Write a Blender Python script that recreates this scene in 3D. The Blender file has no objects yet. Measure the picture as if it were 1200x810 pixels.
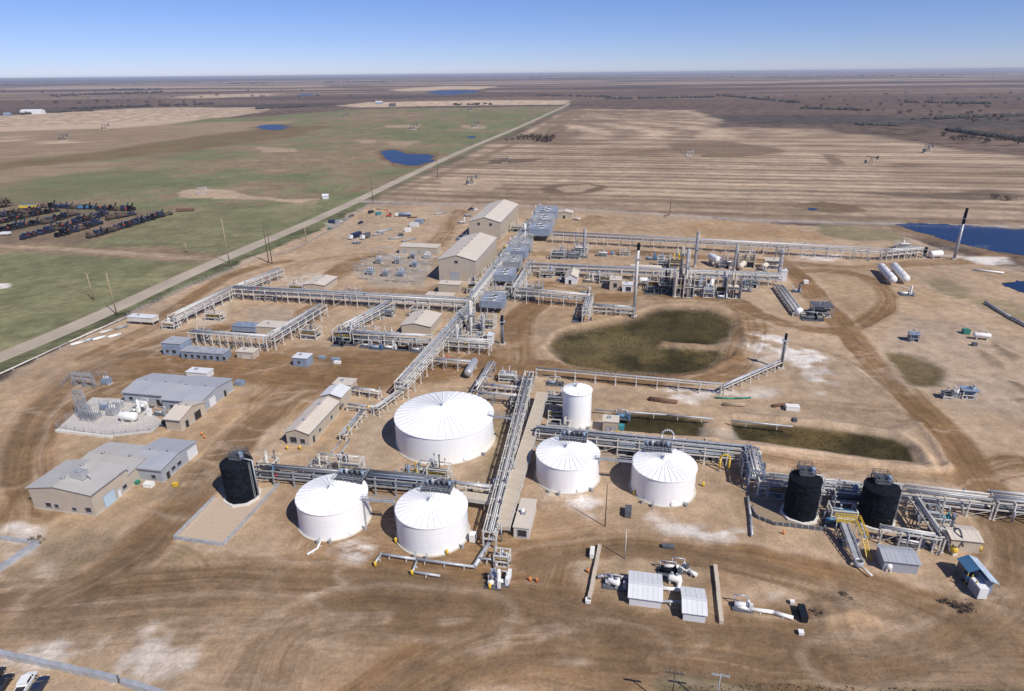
import bpy, bmesh, math, random
import numpy as np
from mathutils import Vector, Matrix
random.seed(7)
RNG = np.random.default_rng(11)
SC = bpy.context.scene
COL = SC.collection
# ------------------------------------------------------------------ camera
FPX, HZ, ROLL, CAMH = 760.0, 86.5, math.atan(0.0103), 100.0      # drone camera: focal length (px of a 1200 px frame), horizon row, roll, height
PIT = math.atan((405 - HZ) / FPX)
_r = np.array([1, 0, 0.]); _f = np.array([0, math.cos(PIT), -math.sin(PIT)]); _u = np.array([0, math.sin(PIT), math.cos(PIT)])
CX = math.cos(ROLL) * _r - math.sin(ROLL) * _u
CY = math.sin(ROLL) * _r + math.cos(ROLL) * _u
cam = bpy.data.cameras.new('camera'); camo = bpy.data.objects.new('camera', cam); COL.objects.link(camo)
cam.sensor_width = 36.0; cam.lens = 36.0 * FPX / 1200.0
cam.clip_start = 1.0; cam.clip_end = 120000.0
M = Matrix(((CX[0], CY[0], -_f[0], 0), (CX[1], CY[1], -_f[1], 0), (CX[2], CY[2], -_f[2], CAMH), (0, 0, 0, 1)))
camo.matrix_world = M
SC.camera = camo
# ------------------------------------------------------------------ sky and sun
SUN_AZ, SUN_EL = math.radians(137.0), math.radians(47.0)           # azimuth clockwise from +Y
W = bpy.data.worlds.new('World'); SC.world = W; W.use_nodes = True
nt = W.node_tree; bg = nt.nodes['Background']
sky = nt.nodes.new('ShaderNodeTexSky'); sky.sky_type = 'NISHITA'; sky.sun_disc = False
sky.sun_elevation = SUN_EL; sky.sun_rotation = SUN_AZ
sky.altitude = 3600.0; sky.air_density = 1.15; sky.dust_density = 0.0; sky.ozone_density = 8.0
wb = nt.nodes.new('ShaderNodeVectorMath'); wb.operation = 'MULTIPLY'; wb.inputs[1].default_value = (1.0, .90, 1.10)   # white balance of the picture
nt.links.new(sky.outputs[0], wb.inputs[0]); nt.links.new(wb.outputs[0], bg.inputs[0]); bg.inputs[1].default_value = 0.098
sl = bpy.data.lights.new('sun', 'SUN'); sl.energy = 5.0; sl.angle = math.radians(0.53); sl.color = (1.0, 0.935, 0.84)
so = bpy.data.objects.new('sun', sl); COL.objects.link(so)
sdir = Vector((math.sin(SUN_AZ) * math.cos(SUN_EL), math.cos(SUN_AZ) * math.cos(SUN_EL), math.sin(SUN_EL)))
so.rotation_euler = sdir.to_track_quat('Z', 'Y').to_euler(); so.location = (0, 0, 300)
SC.view_settings.view_transform = 'Standard'; SC.view_settings.look = 'None'
SC.view_settings.exposure = -0.04; SC.view_settings.gamma = 1.0; SC.view_settings.use_curve_mapping = False
SC.cycles.volume_bounces = 0; SC.cycles.max_bounces = 6; SC.cycles.transparent_max_bounces = 6
# ------------------------------------------------------------------ survey: a point of the photograph -> its place on the ground
def G(px, py, z=0.0):
    d = (px - 600) / FPX * CX - (py - 405) / FPX * CY + _f
    t = (z - CAMH) / d[2]
    return np.array([d[0] * t, d[1] * t, z])
def PR(p):
    q = np.array([p[0], p[1], p[2] - CAMH]); k = q @ _f
    return 600 + FPX * (q @ CX) / k, 405 - FPX * (q @ CY) / k
def HT(px, py, ty):                                                 # height of something standing at (px,py) whose top shows at row ty
    b = G(px, py); lo, hi = 0.0, 120.0
    for _ in range(40):
        m = (lo + hi) / 2
        if PR(b + np.array([0, 0, m]))[1] > ty: lo = m
        else: hi = m
    return lo
GA = math.radians(-11.0)                                            # the plant's own east axis
EU = np.array([math.cos(GA), math.sin(GA), 0.]); EV = np.array([-math.sin(GA), math.cos(GA), 0.])
# ------------------------------------------------------------------ materials
def mat(name, col, rough=0.7, metal=0.0, var=0.12, scale=0.6, dirt=0.0, dirtcol=(0.30, 0.21, 0.13), bump=0.0, wave=None, streak=False, coord='Object'):
    m = bpy.data.materials.new(name); m.use_nodes = True
    t = m.node_tree; b = t.nodes['Principled BSDF']
    b.inputs['Roughness'].default_value = rough; b.inputs['Metallic'].default_value = metal
    tc = t.nodes.new('ShaderNodeTexCoord')
    n = t.nodes.new('ShaderNodeTexNoise'); n.inputs['Scale'].default_value = scale; n.inputs['Detail'].default_value = 5
    if streak:
        mp = t.nodes.new('ShaderNodeMapping'); mp.inputs['Scale'].default_value = (3.0, 3.0, 0.25)
        t.links.new(tc.outputs[coord], mp.inputs[0]); t.links.new(mp.outputs[0], n.inputs['Vector'])
    else:
        t.links.new(tc.outputs[coord], n.inputs['Vector'])
    oi = t.nodes.new('ShaderNodeObjectInfo')
    mr = t.nodes.new('ShaderNodeMapRange'); mr.inputs[1].default_value = 0.3; mr.inputs[2].default_value = 0.7
    mr.inputs[3].default_value = 1 - var; mr.inputs[4].default_value = 1 + var
    t.links.new(n.outputs[0], mr.inputs[0])
    m2 = t.nodes.new('ShaderNodeMath'); m2.operation = 'MULTIPLY_ADD'; m2.inputs[1].default_value = var * 0.9; m2.inputs[2].default_value = 1 - var * 0.45
    t.links.new(oi.outputs['Random'], m2.inputs[0])
    m3 = t.nodes.new('ShaderNodeMath'); m3.operation = 'MULTIPLY'
    t.links.new(mr.outputs[0], m3.inputs[0]); t.links.new(m2.outputs[0], m3.inputs[1])
    mx = t.nodes.new('ShaderNodeVectorMath'); mx.operation = 'SCALE'; mx.inputs[0].default_value = col
    t.links.new(m3.outputs[0], mx.inputs['Scale'])
    out = mx.outputs[0]
    if dirt > 0:
        n2 = t.nodes.new('ShaderNodeTexNoise'); n2.inputs['Scale'].default_value = scale * 0.55; n2.inputs['Detail'].default_value = 8; n2.inputs['Roughness'].default_value = 0.7
        t.links.new(tc.outputs[coord], n2.inputs['Vector'])
        r2 = t.nodes.new('ShaderNodeMapRange'); r2.inputs[1].default_value = 0.45; r2.inputs[2].default_value = 0.75; r2.inputs[4].default_value = dirt
        t.links.new(n2.outputs[0], r2.inputs[0])
        mm = t.nodes.new('ShaderNodeMix'); mm.data_type = 'RGBA'; mm.inputs[7].default_value = (*dirtcol, 1)
        t.links.new(r2.outputs[0], mm.inputs[0]); t.links.new(out, mm.inputs[6]); out = mm.outputs[2]
    t.links.new(out, b.inputs['Base Color'])
    h = None
    if wave:
        w = t.nodes.new('ShaderNodeTexWave'); w.wave_type = 'BANDS'; w.bands_direction = wave[0]; w.inputs['Scale'].default_value = wave[1]
        t.links.new(tc.outputs['Object'], w.inputs['Vector']); h = w.outputs[1]
    elif bump > 0:
        h = n.outputs[0]
    if h is not None:
        bp = t.nodes.new('ShaderNodeBump'); bp.inputs['Strength'].default_value = max(bump, 0.2); bp.inputs['Distance'].default_value = 0.05
        t.links.new(h, bp.inputs['Height']); t.links.new(bp.outputs[0], b.inputs['Normal'])
    return m
MT = dict(
    white=mat('tank_white_paint', (0.86, 0.87, 0.88), 0.45, var=0.03, scale=0.25, dirt=0.10, dirtcol=(0.55, 0.5, 0.44), streak=True),
    whitepipe=mat('white_pipe_paint', (0.78, 0.78, 0.76), 0.5, var=0.06, dirt=0.2),
    steel=mat('weathered_white_steel', (0.60, 0.58, 0.54), 0.6, var=0.15, scale=0.8, dirt=0.35, dirtcol=(0.33, 0.27, 0.21)),
    galv=mat('galvanised_steel', (0.42, 0.44, 0.47), 0.5, metal=0.25, var=0.2, scale=0.7, dirt=0.2, dirtcol=(0.22, 0.2, 0.19)),
    grey=mat('grey_painted_steel', (0.30, 0.32, 0.35), 0.55, var=0.2, scale=0.7, dirt=0.25, dirtcol=(0.2, 0.17, 0.14)),
    bluegrey=mat('blue_grey_paint', (0.22, 0.28, 0.38), 0.5, var=0.18, scale=0.6, dirt=0.2, dirtcol=(0.3, 0.3, 0.3)),
    dkgrey=mat('dark_grey_steel', (0.09, 0.10, 0.12), 0.55, var=0.25, scale=0.9, dirt=0.25, dirtcol=(0.2, 0.17, 0.14)),
    alu=mat('aluminium_jacket', (0.47, 0.48, 0.50), 0.45, metal=0.35, var=0.12, scale=0.5, dirt=0.15),
    tanwall=mat('tan_metal_siding', (0.45, 0.395, 0.325), 0.6, var=0.07, scale=0.3, dirt=0.15, wave=('X', 2.2), bump=0.25),
    tanroof=mat('tan_metal_roof', (0.60, 0.54, 0.46), 0.55, var=0.05, scale=0.25, dirt=0.15),
    roofbeige=mat('pale_grey_beige_roof', (0.43, 0.42, 0.40), 0.55, var=0.06, scale=0.25, dirt=0.25, dirtcol=(.38, .36, .34)),
    greyroof=mat('grey_metal_roof', (0.36, 0.38, 0.42), 0.55, var=0.06, scale=0.2, dirt=0.2, dirtcol=(0.42, 0.38, 0.33)),
    greywall=mat('grey_metal_siding', (0.34, 0.37, 0.42), 0.6, var=0.07, scale=0.3, dirt=0.2, wave=('X', 2.2), bump=0.25),
    whiteroof=mat('white_metal_roof', (0.66, 0.68, 0.71), 0.5, var=0.05, scale=0.3, dirt=0.2, dirtcol=(0.45, 0.42, 0.38)),
    conc=mat('concrete', (0.50, 0.46, 0.40), 0.85, var=0.12, scale=0.4, dirt=0.3, bump=0.1),
    concwhite=mat('pale_concrete', (0.66, 0.64, 0.6), 0.85, var=0.1, scale=0.4, dirt=0.2, bump=0.1),
    gravel=mat('pad_gravel', (0.44, 0.42, 0.40), 0.9, var=0.3, scale=2.6, dirt=0.5, dirtcol=(0.36, 0.28, 0.2), bump=0.25),
    beige=mat('beige_cover_board', (0.52, 0.45, 0.36), 0.75, var=0.1, scale=0.5, dirt=0.25),
    black=mat('black_insulation', (0.006, 0.008, 0.013), 0.9, var=0.6, scale=1.2, dirt=0.25, dirtcol=(0.013, 0.018, 0.030), bump=0.3),
    dark=mat('dark_opening', (0.02, 0.02, 0.023), 0.5),
    glass=mat('window_glass', (0.03, 0.035, 0.045), 0.12),
    yellow=mat('safety_yellow', (0.62, 0.42, 0.04), 0.55, var=0.12, dirt=0.2),
    red=mat('red_paint', (0.5, 0.05, 0.035), 0.5, var=0.2),
    orange=mat('orange_paint', (0.65, 0.2, 0.05), 0.5, var=0.2),
    blue=mat('blue_paint', (0.06, 0.17, 0.31), 0.45, var=0.2, dirt=0.15),
    green=mat('green_paint', (0.03, 0.2, 0.15), 0.5, var=0.2),
    teal=mat('teal_paint', (0.05, 0.27, 0.33), 0.5, var=0.2),
    rust=mat('rust_steel', (0.17, 0.09, 0.055), 0.8, var=0.3, scale=1.5, dirt=0.3),
    wood=mat('weathered_wood', (0.36, 0.28, 0.20), 0.85, var=0.2, scale=1.2, streak=True),
    darkwood=mat('dark_creosote_wood', (0.10, 0.075, 0.055), 0.85, var=0.2, scale=1.2, streak=True),
    rubber=mat('tyre_rubber', (0.018, 0.018, 0.02), 0.8),
    carwhite=mat('white_car_paint', (0.75, 0.76, 0.77), 0.25, var=0.04),
    carblack=mat('black_car_paint', (0.015, 0.017, 0.022), 0.22, var=0.1),
    carnavy=mat('navy_car_paint', (0.02, 0.03, 0.07), 0.25, var=0.1),
    cargrey=mat('dark_grey_car_paint', (0.10, 0.10, 0.105), 0.3, var=0.1),
    bush=mat('bare_brush', (0.085, 0.065, 0.05), 0.9, var=0.35, scale=3),
    leafgreen=mat('dry_green_leaf', (0.075, 0.085, 0.04), 0.9, var=0.35, scale=3),
)
MT['black'].node_tree.nodes['Principled BSDF'].inputs['Specular IOR Level'].default_value = .12
# ------------------------------------------------------------------ mesh building
class MB:
    def __init__(s): s.v = []; s.f = []; s.sm = []
    def add(s, vs, fs, smooth=False):
        o = len(s.v); s.v += [tuple(map(float, p)) for p in vs]
        s.f += [tuple(i + o for i in q) for q in fs]; s.sm += [smooth] * len(fs); return s
    def box(s, x0, x1, y0, y1, z0, z1):
        return s.add([(x0, y0, z0), (x1, y0, z0), (x1, y1, z0), (x0, y1, z0), (x0, y0, z1), (x1, y0, z1), (x1, y1, z1), (x0, y1, z1)],
                     [(0, 3, 2, 1), (4, 5, 6, 7), (0, 1, 5, 4), (1, 2, 6, 5), (2, 3, 7, 6), (3, 0, 4, 7)])
    def bc(s, cx, cy, z0, w, d, h): return s.box(cx - w / 2, cx + w / 2, cy - d / 2, cy + d / 2, z0, z0 + h)
    def _fr(s, p0, p1):
        a = np.array(p0, float); b = np.array(p1, float); d = b - a; L = np.linalg.norm(d); d = d / max(L, 1e-6)
        up = np.array([0, 0, 1.]) if abs(d[2]) < 0.95 else np.array([1., 0, 0])
        x = np.cross(d, up); x /= np.linalg.norm(x); y = np.cross(x, d)
        return a, b, x, y
    def beam(s, p0, p1, w, h):
        a, b, x, y = s._fr(p0, p1); vs = []
        for q in (a, b):
            for i, j in ((-1, -1), (1, -1), (1, 1), (-1, 1)): vs.append(q + x * w / 2 * i + y * h / 2 * j)
        return s.add(vs, [(0, 3, 2, 1), (4, 5, 6, 7), (0, 1, 5, 4), (1, 2, 6, 5), (2, 3, 7, 6), (3, 0, 4, 7)])
    def cyl(s, p0, p1, r0, r1=None, n=8, caps=True):
        r1 = r0 if r1 is None else r1
        a, b, x, y = s._fr(p0, p1); vs = []
        for q, r in ((a, r0), (b, r1)):
            for k in range(n):
                t = 2 * math.pi * k / n; vs.append(q + (x * math.cos(t) + y * math.sin(t)) * r)
        s.add(vs, [(k, (k + 1) % n, n + (k + 1) % n, n + k) for k in range(n)], True)
        if caps:
            o = len(s.v) - 2 * n
            s.f += [tuple(o + k for k in reversed(range(n))), tuple(o + n + k for k in range(n))]; s.sm += [False, False]
        return s
    def tube(s, pts, r, n=8):
        for a, b in zip(pts[:-1], pts[1:]): s.cyl(a, b, r, n=n)
        return s
    def lathe(s, prof, n=24, c=(0, 0), axis=None, smooth=True):
        vs = []; m = len(prof)
        for r, z in prof:
            for k in range(n):
                t = 2 * math.pi * k / n
                vs.append((c[0] + r * math.cos(t), c[1] + r * math.sin(t), z))
        if axis is not None:                                       # lay it along axis x or y: z of the profile becomes that axis
            cz, = axis[1:]
            if axis[0] == 'x': vs = [(p[2], p[1], cz + p[0]) for p in vs]
            else: vs = [(p[0], p[2], cz + p[1]) for p in vs]
        fs = [(i * n + k, i * n + (k + 1) % n, (i + 1) * n + (k + 1) % n, (i + 1) * n + k) for i in range(m - 1) for k in range(n)]
        return s.add(vs, fs, smooth)
    def prism(s, poly, z0, z1):
        n = len(poly)
        vs = [(p[0], p[1], z0) for p in poly] + [(p[0], p[1], z1) for p in poly]
        return s.add(vs, [tuple(reversed(range(n))), tuple(range(n, 2 * n))] + [(k, (k + 1) % n, n + (k + 1) % n, n + k) for k in range(n)])
    def slab(s, quad, th):                                          # a quad in space thickened downwards
        q = [np.array(p, float) for p in quad]; lo = [p - np.array([0, 0, th]) for p in q]
        return s.add(q + lo, [(0, 1, 2, 3), (7, 6, 5, 4), (0, 4, 5, 1), (1, 5, 6, 2), (2, 6, 7, 3), (3, 7, 4, 0)])
    def mesh(s, name, m):
        me = bpy.data.meshes.new(name); me.from_pydata(s.v, [], s.f); me.materials.append(MT[m] if isinstance(m, str) else m)
        me.polygons.foreach_set('use_smooth', s.sm); me.update()
        bm = bmesh.new(); bm.from_mesh(me); bmesh.ops.recalc_face_normals(bm, faces=bm.faces); bm.to_mesh(me); bm.free()
        return me
    def build(s, name, m, parent=None, loc=None, rz=0, label=None):
        return inst(name, s.mesh(name, m), parent, loc, rz, label)
def inst(name, me, parent=None, loc=None, rz=0, label=None):
    o = bpy.data.objects.new(name, me); COL.objects.link(o)
    if parent is not None: o.parent = parent
    if loc is not None: o.location = loc
    if rz: o.rotation_euler = (0, 0, rz)
    if label: o['label'] = label
    return o
def tag(o, label, cat, group=None):
    o['label'] = label; o['category'] = cat
    if group: o['group'] = group
    return o
def thing(name, label, cat, loc, rz=GA, group=None):
    o = bpy.data.objects.new(name, None); COL.objects.link(o); o.empty_display_size = 0.5
    o.location = tuple(loc); o.rotation_euler = (0, 0, rz)
    return tag(o, label, cat, group)
def struct(o): o['kind'] = 'structure'; return o
def stuff(o): o['kind'] = 'stuff'; return o
def toloc(T, p):                                                   # world point -> the thing's own axes
    d = np.array(p, float) - np.array(T.location); a = -T.rotation_euler[2]
    return np.array([d[0] * math.cos(a) - d[1] * math.sin(a), d[0] * math.sin(a) + d[1] * math.cos(a), d[2]])
def copytree(o, loc, rz=None, label=None, group=None):
    c = o.copy(); COL.objects.link(c); c.location = tuple(loc)
    if rz is not None: c.rotation_euler = (0, 0, rz)
    if label: c['label'] = label
    if group: c['group'] = group
    def rec(src, dst):
        for ch in list(src.children):
            d = ch.copy(); COL.objects.link(d); d.parent = dst; rec(ch, d)
    rec(o, c); return c
# ------------------------------------------------------------------ the ground: one sheet to the horizon, its soil types mixed per vertex
def _hash(i, j, s):
    n = (i * 374761393 + j * 668265263 + s * 974634777) & 0xffffffff
    n = ((n ^ (n >> 13)) * 1274126177) & 0xffffffff
    return ((n ^ (n >> 16)) & 0xffff) / 65535.0
def vnoise(x, y, s=0):
    xi = np.floor(x).astype(np.int64); yi = np.floor(y).astype(np.int64); fx = x - xi; fy = y - yi
    fx = fx * fx * (3 - 2 * fx); fy = fy * fy * (3 - 2 * fy)
    a = _hash(xi, yi, s); b = _hash(xi + 1, yi, s); c = _hash(xi, yi + 1, s); d = _hash(xi + 1, yi + 1, s)
    return (a * (1 - fx) + b * fx) * (1 - fy) + (c * (1 - fx) + d * fx) * fy
def fbm(x, y, o=4, s=0):
    r = 0; w = 0.5; t = 0
    for k in range(o):
        r = r + w * vnoise(x, y, s + k * 17); t += w; w *= 0.55; x = x * 2.03 + 13.7; y = y * 2.03 + 7.1
    return r / t
def geo(a, b, n, p=None):
    return a * (b / a) ** (np.arange(1, n + 1) / n)
_xs = np.concatenate([np.arange(-150, 150, 0.62), 150 + np.arange(0, 260, 1.3)]); _xs = np.concatenate([-(150 + np.arange(1.3, 260, 1.3))[::-1], _xs])
_xs = np.concatenate([-geo(410, 46000, 105)[::-1], _xs, geo(410, 46000, 105)])
_ys = np.concatenate([-geo(30, 800, 12)[::-1], np.arange(-30, 62, 4.0), np.arange(62, 175, 0.6), np.arange(175, 420, 1.15), np.arange(420, 1100, 4.0), geo(1100, 45000, 190)])
GX, GY = np.meshgrid(_xs, _ys)
NX, NY = len(_xs), len(_ys)
X = GX.ravel(); Y = GY.ravel()
ALB = np.zeros((X.size, 3)); GRS = np.zeros(X.size); HGT = np.zeros(X.size); TRK = np.zeros((X.size, 3))
WX = X + 9 * (fbm(X / 22, Y / 22, 3, 1) - 0.5); WY = Y + 9 * (fbm(X / 22, Y / 22, 3, 2) - 0.5)       # wandering edges
FXW = X + 160 * (fbm(X / 260, Y / 260, 3, 3) - 0.5); FYW = Y + 160 * (fbm(X / 260, Y / 260, 3, 4) - 0.5)
N1 = fbm(X / 9, Y / 9, 5, 5); N2 = fbm(X / 45, Y / 45, 4, 6); N3 = fbm(X / 300, Y / 300, 5, 7); N4 = fbm(X / 2.2, Y / 2.2, 3, 8)
N5 = fbm(X / 2600, Y / 420, 5, 9); N6 = fbm(X / 700, Y / 240, 5, 14)
def C(*c): return np.array(c)
DL, DM, DT, DD = C(.435, .345, .268), C(.34, .250, .172), C(.225, .148, .086), C(.16, .105, .065)
SAND, SALT = C(.385, .292, .205), C(.60, .56, .52)
GREEN, OLIVE, DRY, CREAM, BROWN, SCRUB = C(.160, .172, .088), C(.056, .046, .020), C(.250, .188, .122), C(.49, .375, .27), C(.185, .132, .088), C(.150, .108, .084)
def ss(a, b, x):
    t = np.clip((x - a) / (b - a), 0, 1); return t * t * (3 - 2 * t)
def W2(pts): return [G(*p)[:2] for p in pts]
def sd_poly(pts, x, y):
    d = np.full(x.shape, 1e18); ins = np.zeros(x.shape, bool); n = len(pts)
    for i in range(n):
        ax, ay = pts[i]; bx, by = pts[(i + 1) % n]; ex, ey = bx - ax, by - ay
        t = np.clip(((x - ax) * ex + (y - ay) * ey) / (ex * ex + ey * ey + 1e-9), 0, 1)
        d = np.minimum(d, (x - ax - t * ex) ** 2 + (y - ay - t * ey) ** 2)
        c = ((ay > y) != (by > y)); xx = (bx - ax) * (y - ay) / (by - ay + 1e-12) + ax
        ins ^= c & (x < xx)
    d = np.sqrt(d); return np.where(ins, d, -d)
def sm_line(pts, it=2):
    pts = [np.array(p, float) for p in pts]
    for _ in range(it):
        q = [pts[0]]
        for a, b in zip(pts[:-1], pts[1:]): q += [a * .75 + b * .25, a * .25 + b * .75]
        pts = q + [pts[-1]]
    return pts
def sd_line(pts, x, y):                                            # distance and run along a track
    d = np.full(x.shape, 1e18); s = np.zeros(x.shape); sg = np.zeros(x.shape); L = 0
    for a, b in zip(pts[:-1], pts[1:]):
        e = b - a; l2 = e @ e + 1e-9; l = math.sqrt(l2)
        t = np.clip(((x - a[0]) * e[0] + (y - a[1]) * e[1]) / l2, 0, 1)
        dx = x - a[0] - t * e[0]; dy = y - a[1] - t * e[1]; q = dx * dx + dy * dy; m = q < d
        d = np.where(m, q, d); s = np.where(m, L + t * l, s); sg = np.where(m, np.sign(e[0] * dy - e[1] * dx), sg); L += l
    return np.sqrt(d), s, sg
def bbox(pts, mg):
    p = np.array(pts); return np.where((X > p[:, 0].min() - mg) & (X < p[:, 0].max() + mg) & (Y > p[:, 1].min() - mg) & (Y < p[:, 1].max() + mg))[0]
def mixin(i, m, col):
    ALB[i] = ALB[i] * (1 - m[:, None]) + col * m[:, None]
def poly(pts, col, soft=3, op=1.0, far=False, grass=None, h=0.0, rag=0.0, hs=None, crisp=False, mot=0):
    w = W2(pts); mg = (200 if far else 12) + soft; i = bbox(w, mg)
    if not len(i): return
    x, y = (X[i] + .15 * (WX[i] - X[i]), Y[i] + .15 * (WY[i] - Y[i])) if crisp else ((FXW[i], FYW[i]) if far == 1 else (WX[i], WY[i]))
    d = sd_poly(w, x, y) + rag * (N1[i] - 0.5) * 2
    m = ss(-soft / 2, soft / 2, d) * op
    if mot: m = m * ss(.39, .52, .55 * fbm(X[i] / 7, Y[i] / 3.2, 4, 61) + .45 * N1[i])
    if col is not None: mixin(i, m, col if np.ndim(col) == 1 else col[i])
    if grass is not None: GRS[i] = GRS[i] * (1 - m) + grass * m
    if h: HGT[i] += h * ss(-(hs or soft) / 2, (hs or soft) / 2, d)
def track(pts, w, col, soft=1.4, op=0.9, rut=0.55, h=0.0, seed=0, edge=.28):
    p = sm_line(W2(pts)); i = bbox(p, w + 16)
    if not len(i): return
    d, s, sg = sd_line(p, WX[i] * .3 + X[i] * .7, WY[i] * .3 + Y[i] * .7); w = w * 1.45
    d = d + 1.6 * (N1[i] - .5); e = d * sg
    if edge:                                                       # soil pushed to the side by the blade
        m = np.exp(-((d - w / 2 - 1.3) / 1.1) ** 2) * edge * ss(.35, .6, fbm(e * .2, s / 25, 3, 70 + seed)); mixin(i, m, DL * 1.12); HGT[i] += .16 * m
    m = ss(w / 2 + soft, w / 2 - soft, d)
    st = .5 * fbm(e * 1.25 + 40, s / 45, 3, 30 + seed) + .5 * fbm(e * .42, s / 70, 3, 50 + seed)
    m = np.clip(m * min(1.0, op * 1.12) * np.clip(1 - rut + rut * 1.45 * ss(.38, .57, st), 0, 1.15), 0, 1)
    mixin(i, m, col * (.86 + .28 * N1[i])[:, None]); GRS[i] *= 1 - m
    k = ss(w / 2 + 2.5, w / 2 - 1, d); b_ = k >= TRK[i, 2] * .98; j = i[b_]; TRK[j, 0] = e[b_] + 37 * seed; TRK[j, 1] = s[b_]; TRK[j, 2] = k[b_]
# --- open country
R = np.clip((Y - 300) / 2500, 0, 1)[:, None]
base = SCRUB * (1 - .0 * R) * (0.62 + 0.75 * N6 + 0.25 * (N5 - .5))[:, None]
ALB[:] = base; GRS[:] = 1.5
far_pale = ss(.44, .60, N5) * ss(2600, 5500, Y); ALB[:] = ALB * (1 - .8 * far_pale[:, None]) + (CREAM * 1.05) * .8 * far_pale[:, None]
far_dk = ss(.56, .68, fbm(X / 900, Y / 260, 5, 77)) * ss(900, 1500, Y); ALB[:] = ALB * (1 - .55 * far_dk[:, None]) + C(.05, .055, .06) * .55 * far_dk[:, None]
GRM = (ss(.43, .57, .4 * N3 + .35 * N2 + .25 * N1))[:, None]; GRASSMIX = (GREEN * (.8 + .4 * N1[:, None])) * GRM + (DRY * (.8 + .4 * N1[:, None])) * (1 - GRM)
DRYM = DRY * (.72 + .56 * (0.6 * N3 + .4 * N1))[:, None]
CRM = CREAM * (.8 + .4 * (0.5 * N3 + .5 * N2))[:, None]
poly([(-200, 153), (0, 150), (300, 137), (420, 128), (660, 124), (670, 124), (420, 240), (250, 310), (0, 420), (-500, 640)], GRASSMIX, 30, far=2, grass=1)
poly([(-60, 139), (100, 130), (180, 126), (327, 126), (293, 134), (213, 143), (157, 150), (-60, 156)], CRM * .97, 20, far=2)
poly([(-60, 156), (157, 150), (230, 144), (350, 141), (290, 155), (180, 168), (80, 182), (-60, 196)], DRYM * 1.08 + C(.02, .01, .01), 40, op=.9, far=2)
poly([(-60, 198), (110, 178), (250, 157), (350, 148), (400, 146), (330, 163), (230, 176), (110, 188), (-60, 208)], BROWN * C(.95, .98, .8), 25, op=.85, far=2)
poly([(-60, 205), (90, 190), (150, 190), (140, 200), (60, 206), (-60, 222)], DRYM * 1.15, 14, op=.85, far=2)
poly([(140, 196), (200, 205), (200, 216), (150, 228), (60, 238), (-20, 238), (-20, 226), (60, 208)], GREEN * .95, 14, op=.75, far=2)
poly([(0, 160), (30, 158), (28, 162), (0, 168)], CREAM, 10, op=.7, far=2); poly([(48, 166), (95, 164), (90, 168), (50, 169)], CREAM * 1.1, 5, op=.8, far=2)
poly([(300, 172), (345, 174), (350, 178), (308, 179)], SAND, 6, op=.8); poly([(450, 165), (492, 166), (480, 171), (456, 170)], SAND, 6, op=.7)
poly([(420, 165), (443, 164), (440, 168), (422, 169)], SAND, 5, op=.7); poly([(540, 147), (570, 147), (570, 151), (545, 151)], SAND, 6, op=.7)
poly([(450, 146), (494, 146), (490, 150), (452, 150)], SAND, 6, op=.7)
poly([(208, 227), (214, 223), (240, 221), (270, 223), (300, 230), (340, 234), (380, 233), (345, 238), (300, 234), (260, 233), (216, 232)], SAND * 1.05, 3, rag=2)
poly([(330, 240), (372, 234), (375, 242), (350, 258), (330, 262), (318, 258)], DRYM * 1.25, 8, op=.8)
poly([(0, 278), (60, 282), (150, 290), (240, 296), (240, 302), (100, 296), (0, 288)], DRYM * .9, 8, op=.6)
poly([(165, 285), (215, 284), (262, 290), (262, 298), (200, 298)], BROWN, 8, op=.7)
poly([(0, 238), (60, 236), (180, 246), (205, 252), (100, 284), (0, 286)], DRYM * .62 + C(.02, .01, .02), 10, op=.62)
track([(-40, 287), (60, 291), (150, 297), (240, 304), (256, 302)], 4.5, SAND * .95, 1.2, rut=.3)
poly([(-60, 300), (60, 298), (150, 303), (232, 310), (180, 340), (90, 385), (0, 424), (-80, 450)], GREEN * (.85 + .35 * N1)[:, None] + C(.05, .03, .02) * ss(.5, .65, N2)[:, None], 6, op=.85, far=0)
poly([(60, 288), (110, 286), (160, 262), (205, 250), (330, 240), (400, 236), (330, 285), (260, 300), (200, 290)], GREEN * (.85 + .35 * N1)[:, None] + C(.05, .03, .02) * ss(.5, .62, N2)[:, None], 8, op=.7)
poly([(0, 332), (14, 333), (10, 338), (0, 340)], SALT, 2); poly([(150, 395), (190, 370), (188, 362), (130, 390), (20, 430), (0, 436), (0, 428), (90, 392)], DRYM * 1.1, 5, op=.7)
poly([(455, 105), (520, 101), (585, 101.3), (560, 105), (470, 107)], CREAM * 1.2, 40, op=.95, far=2)
poly([(395, 124), (430, 120), (560, 117.5), (668, 117.5), (664, 122.5), (560, 123.5), (420, 126)], CREAM * 1.15, 25, op=.95, far=2)
poly([(195, 115), (240, 111), (320, 109.5), (318, 112.5), (235, 115.5)], CREAM * 1.1, 40, op=.9, far=2)
poly([(0, 104), (90, 101), (250, 101), (380, 100), (380, 102), (150, 104), (0, 106)], CREAM * 1.1, 60, op=.6, far=2)
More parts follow.
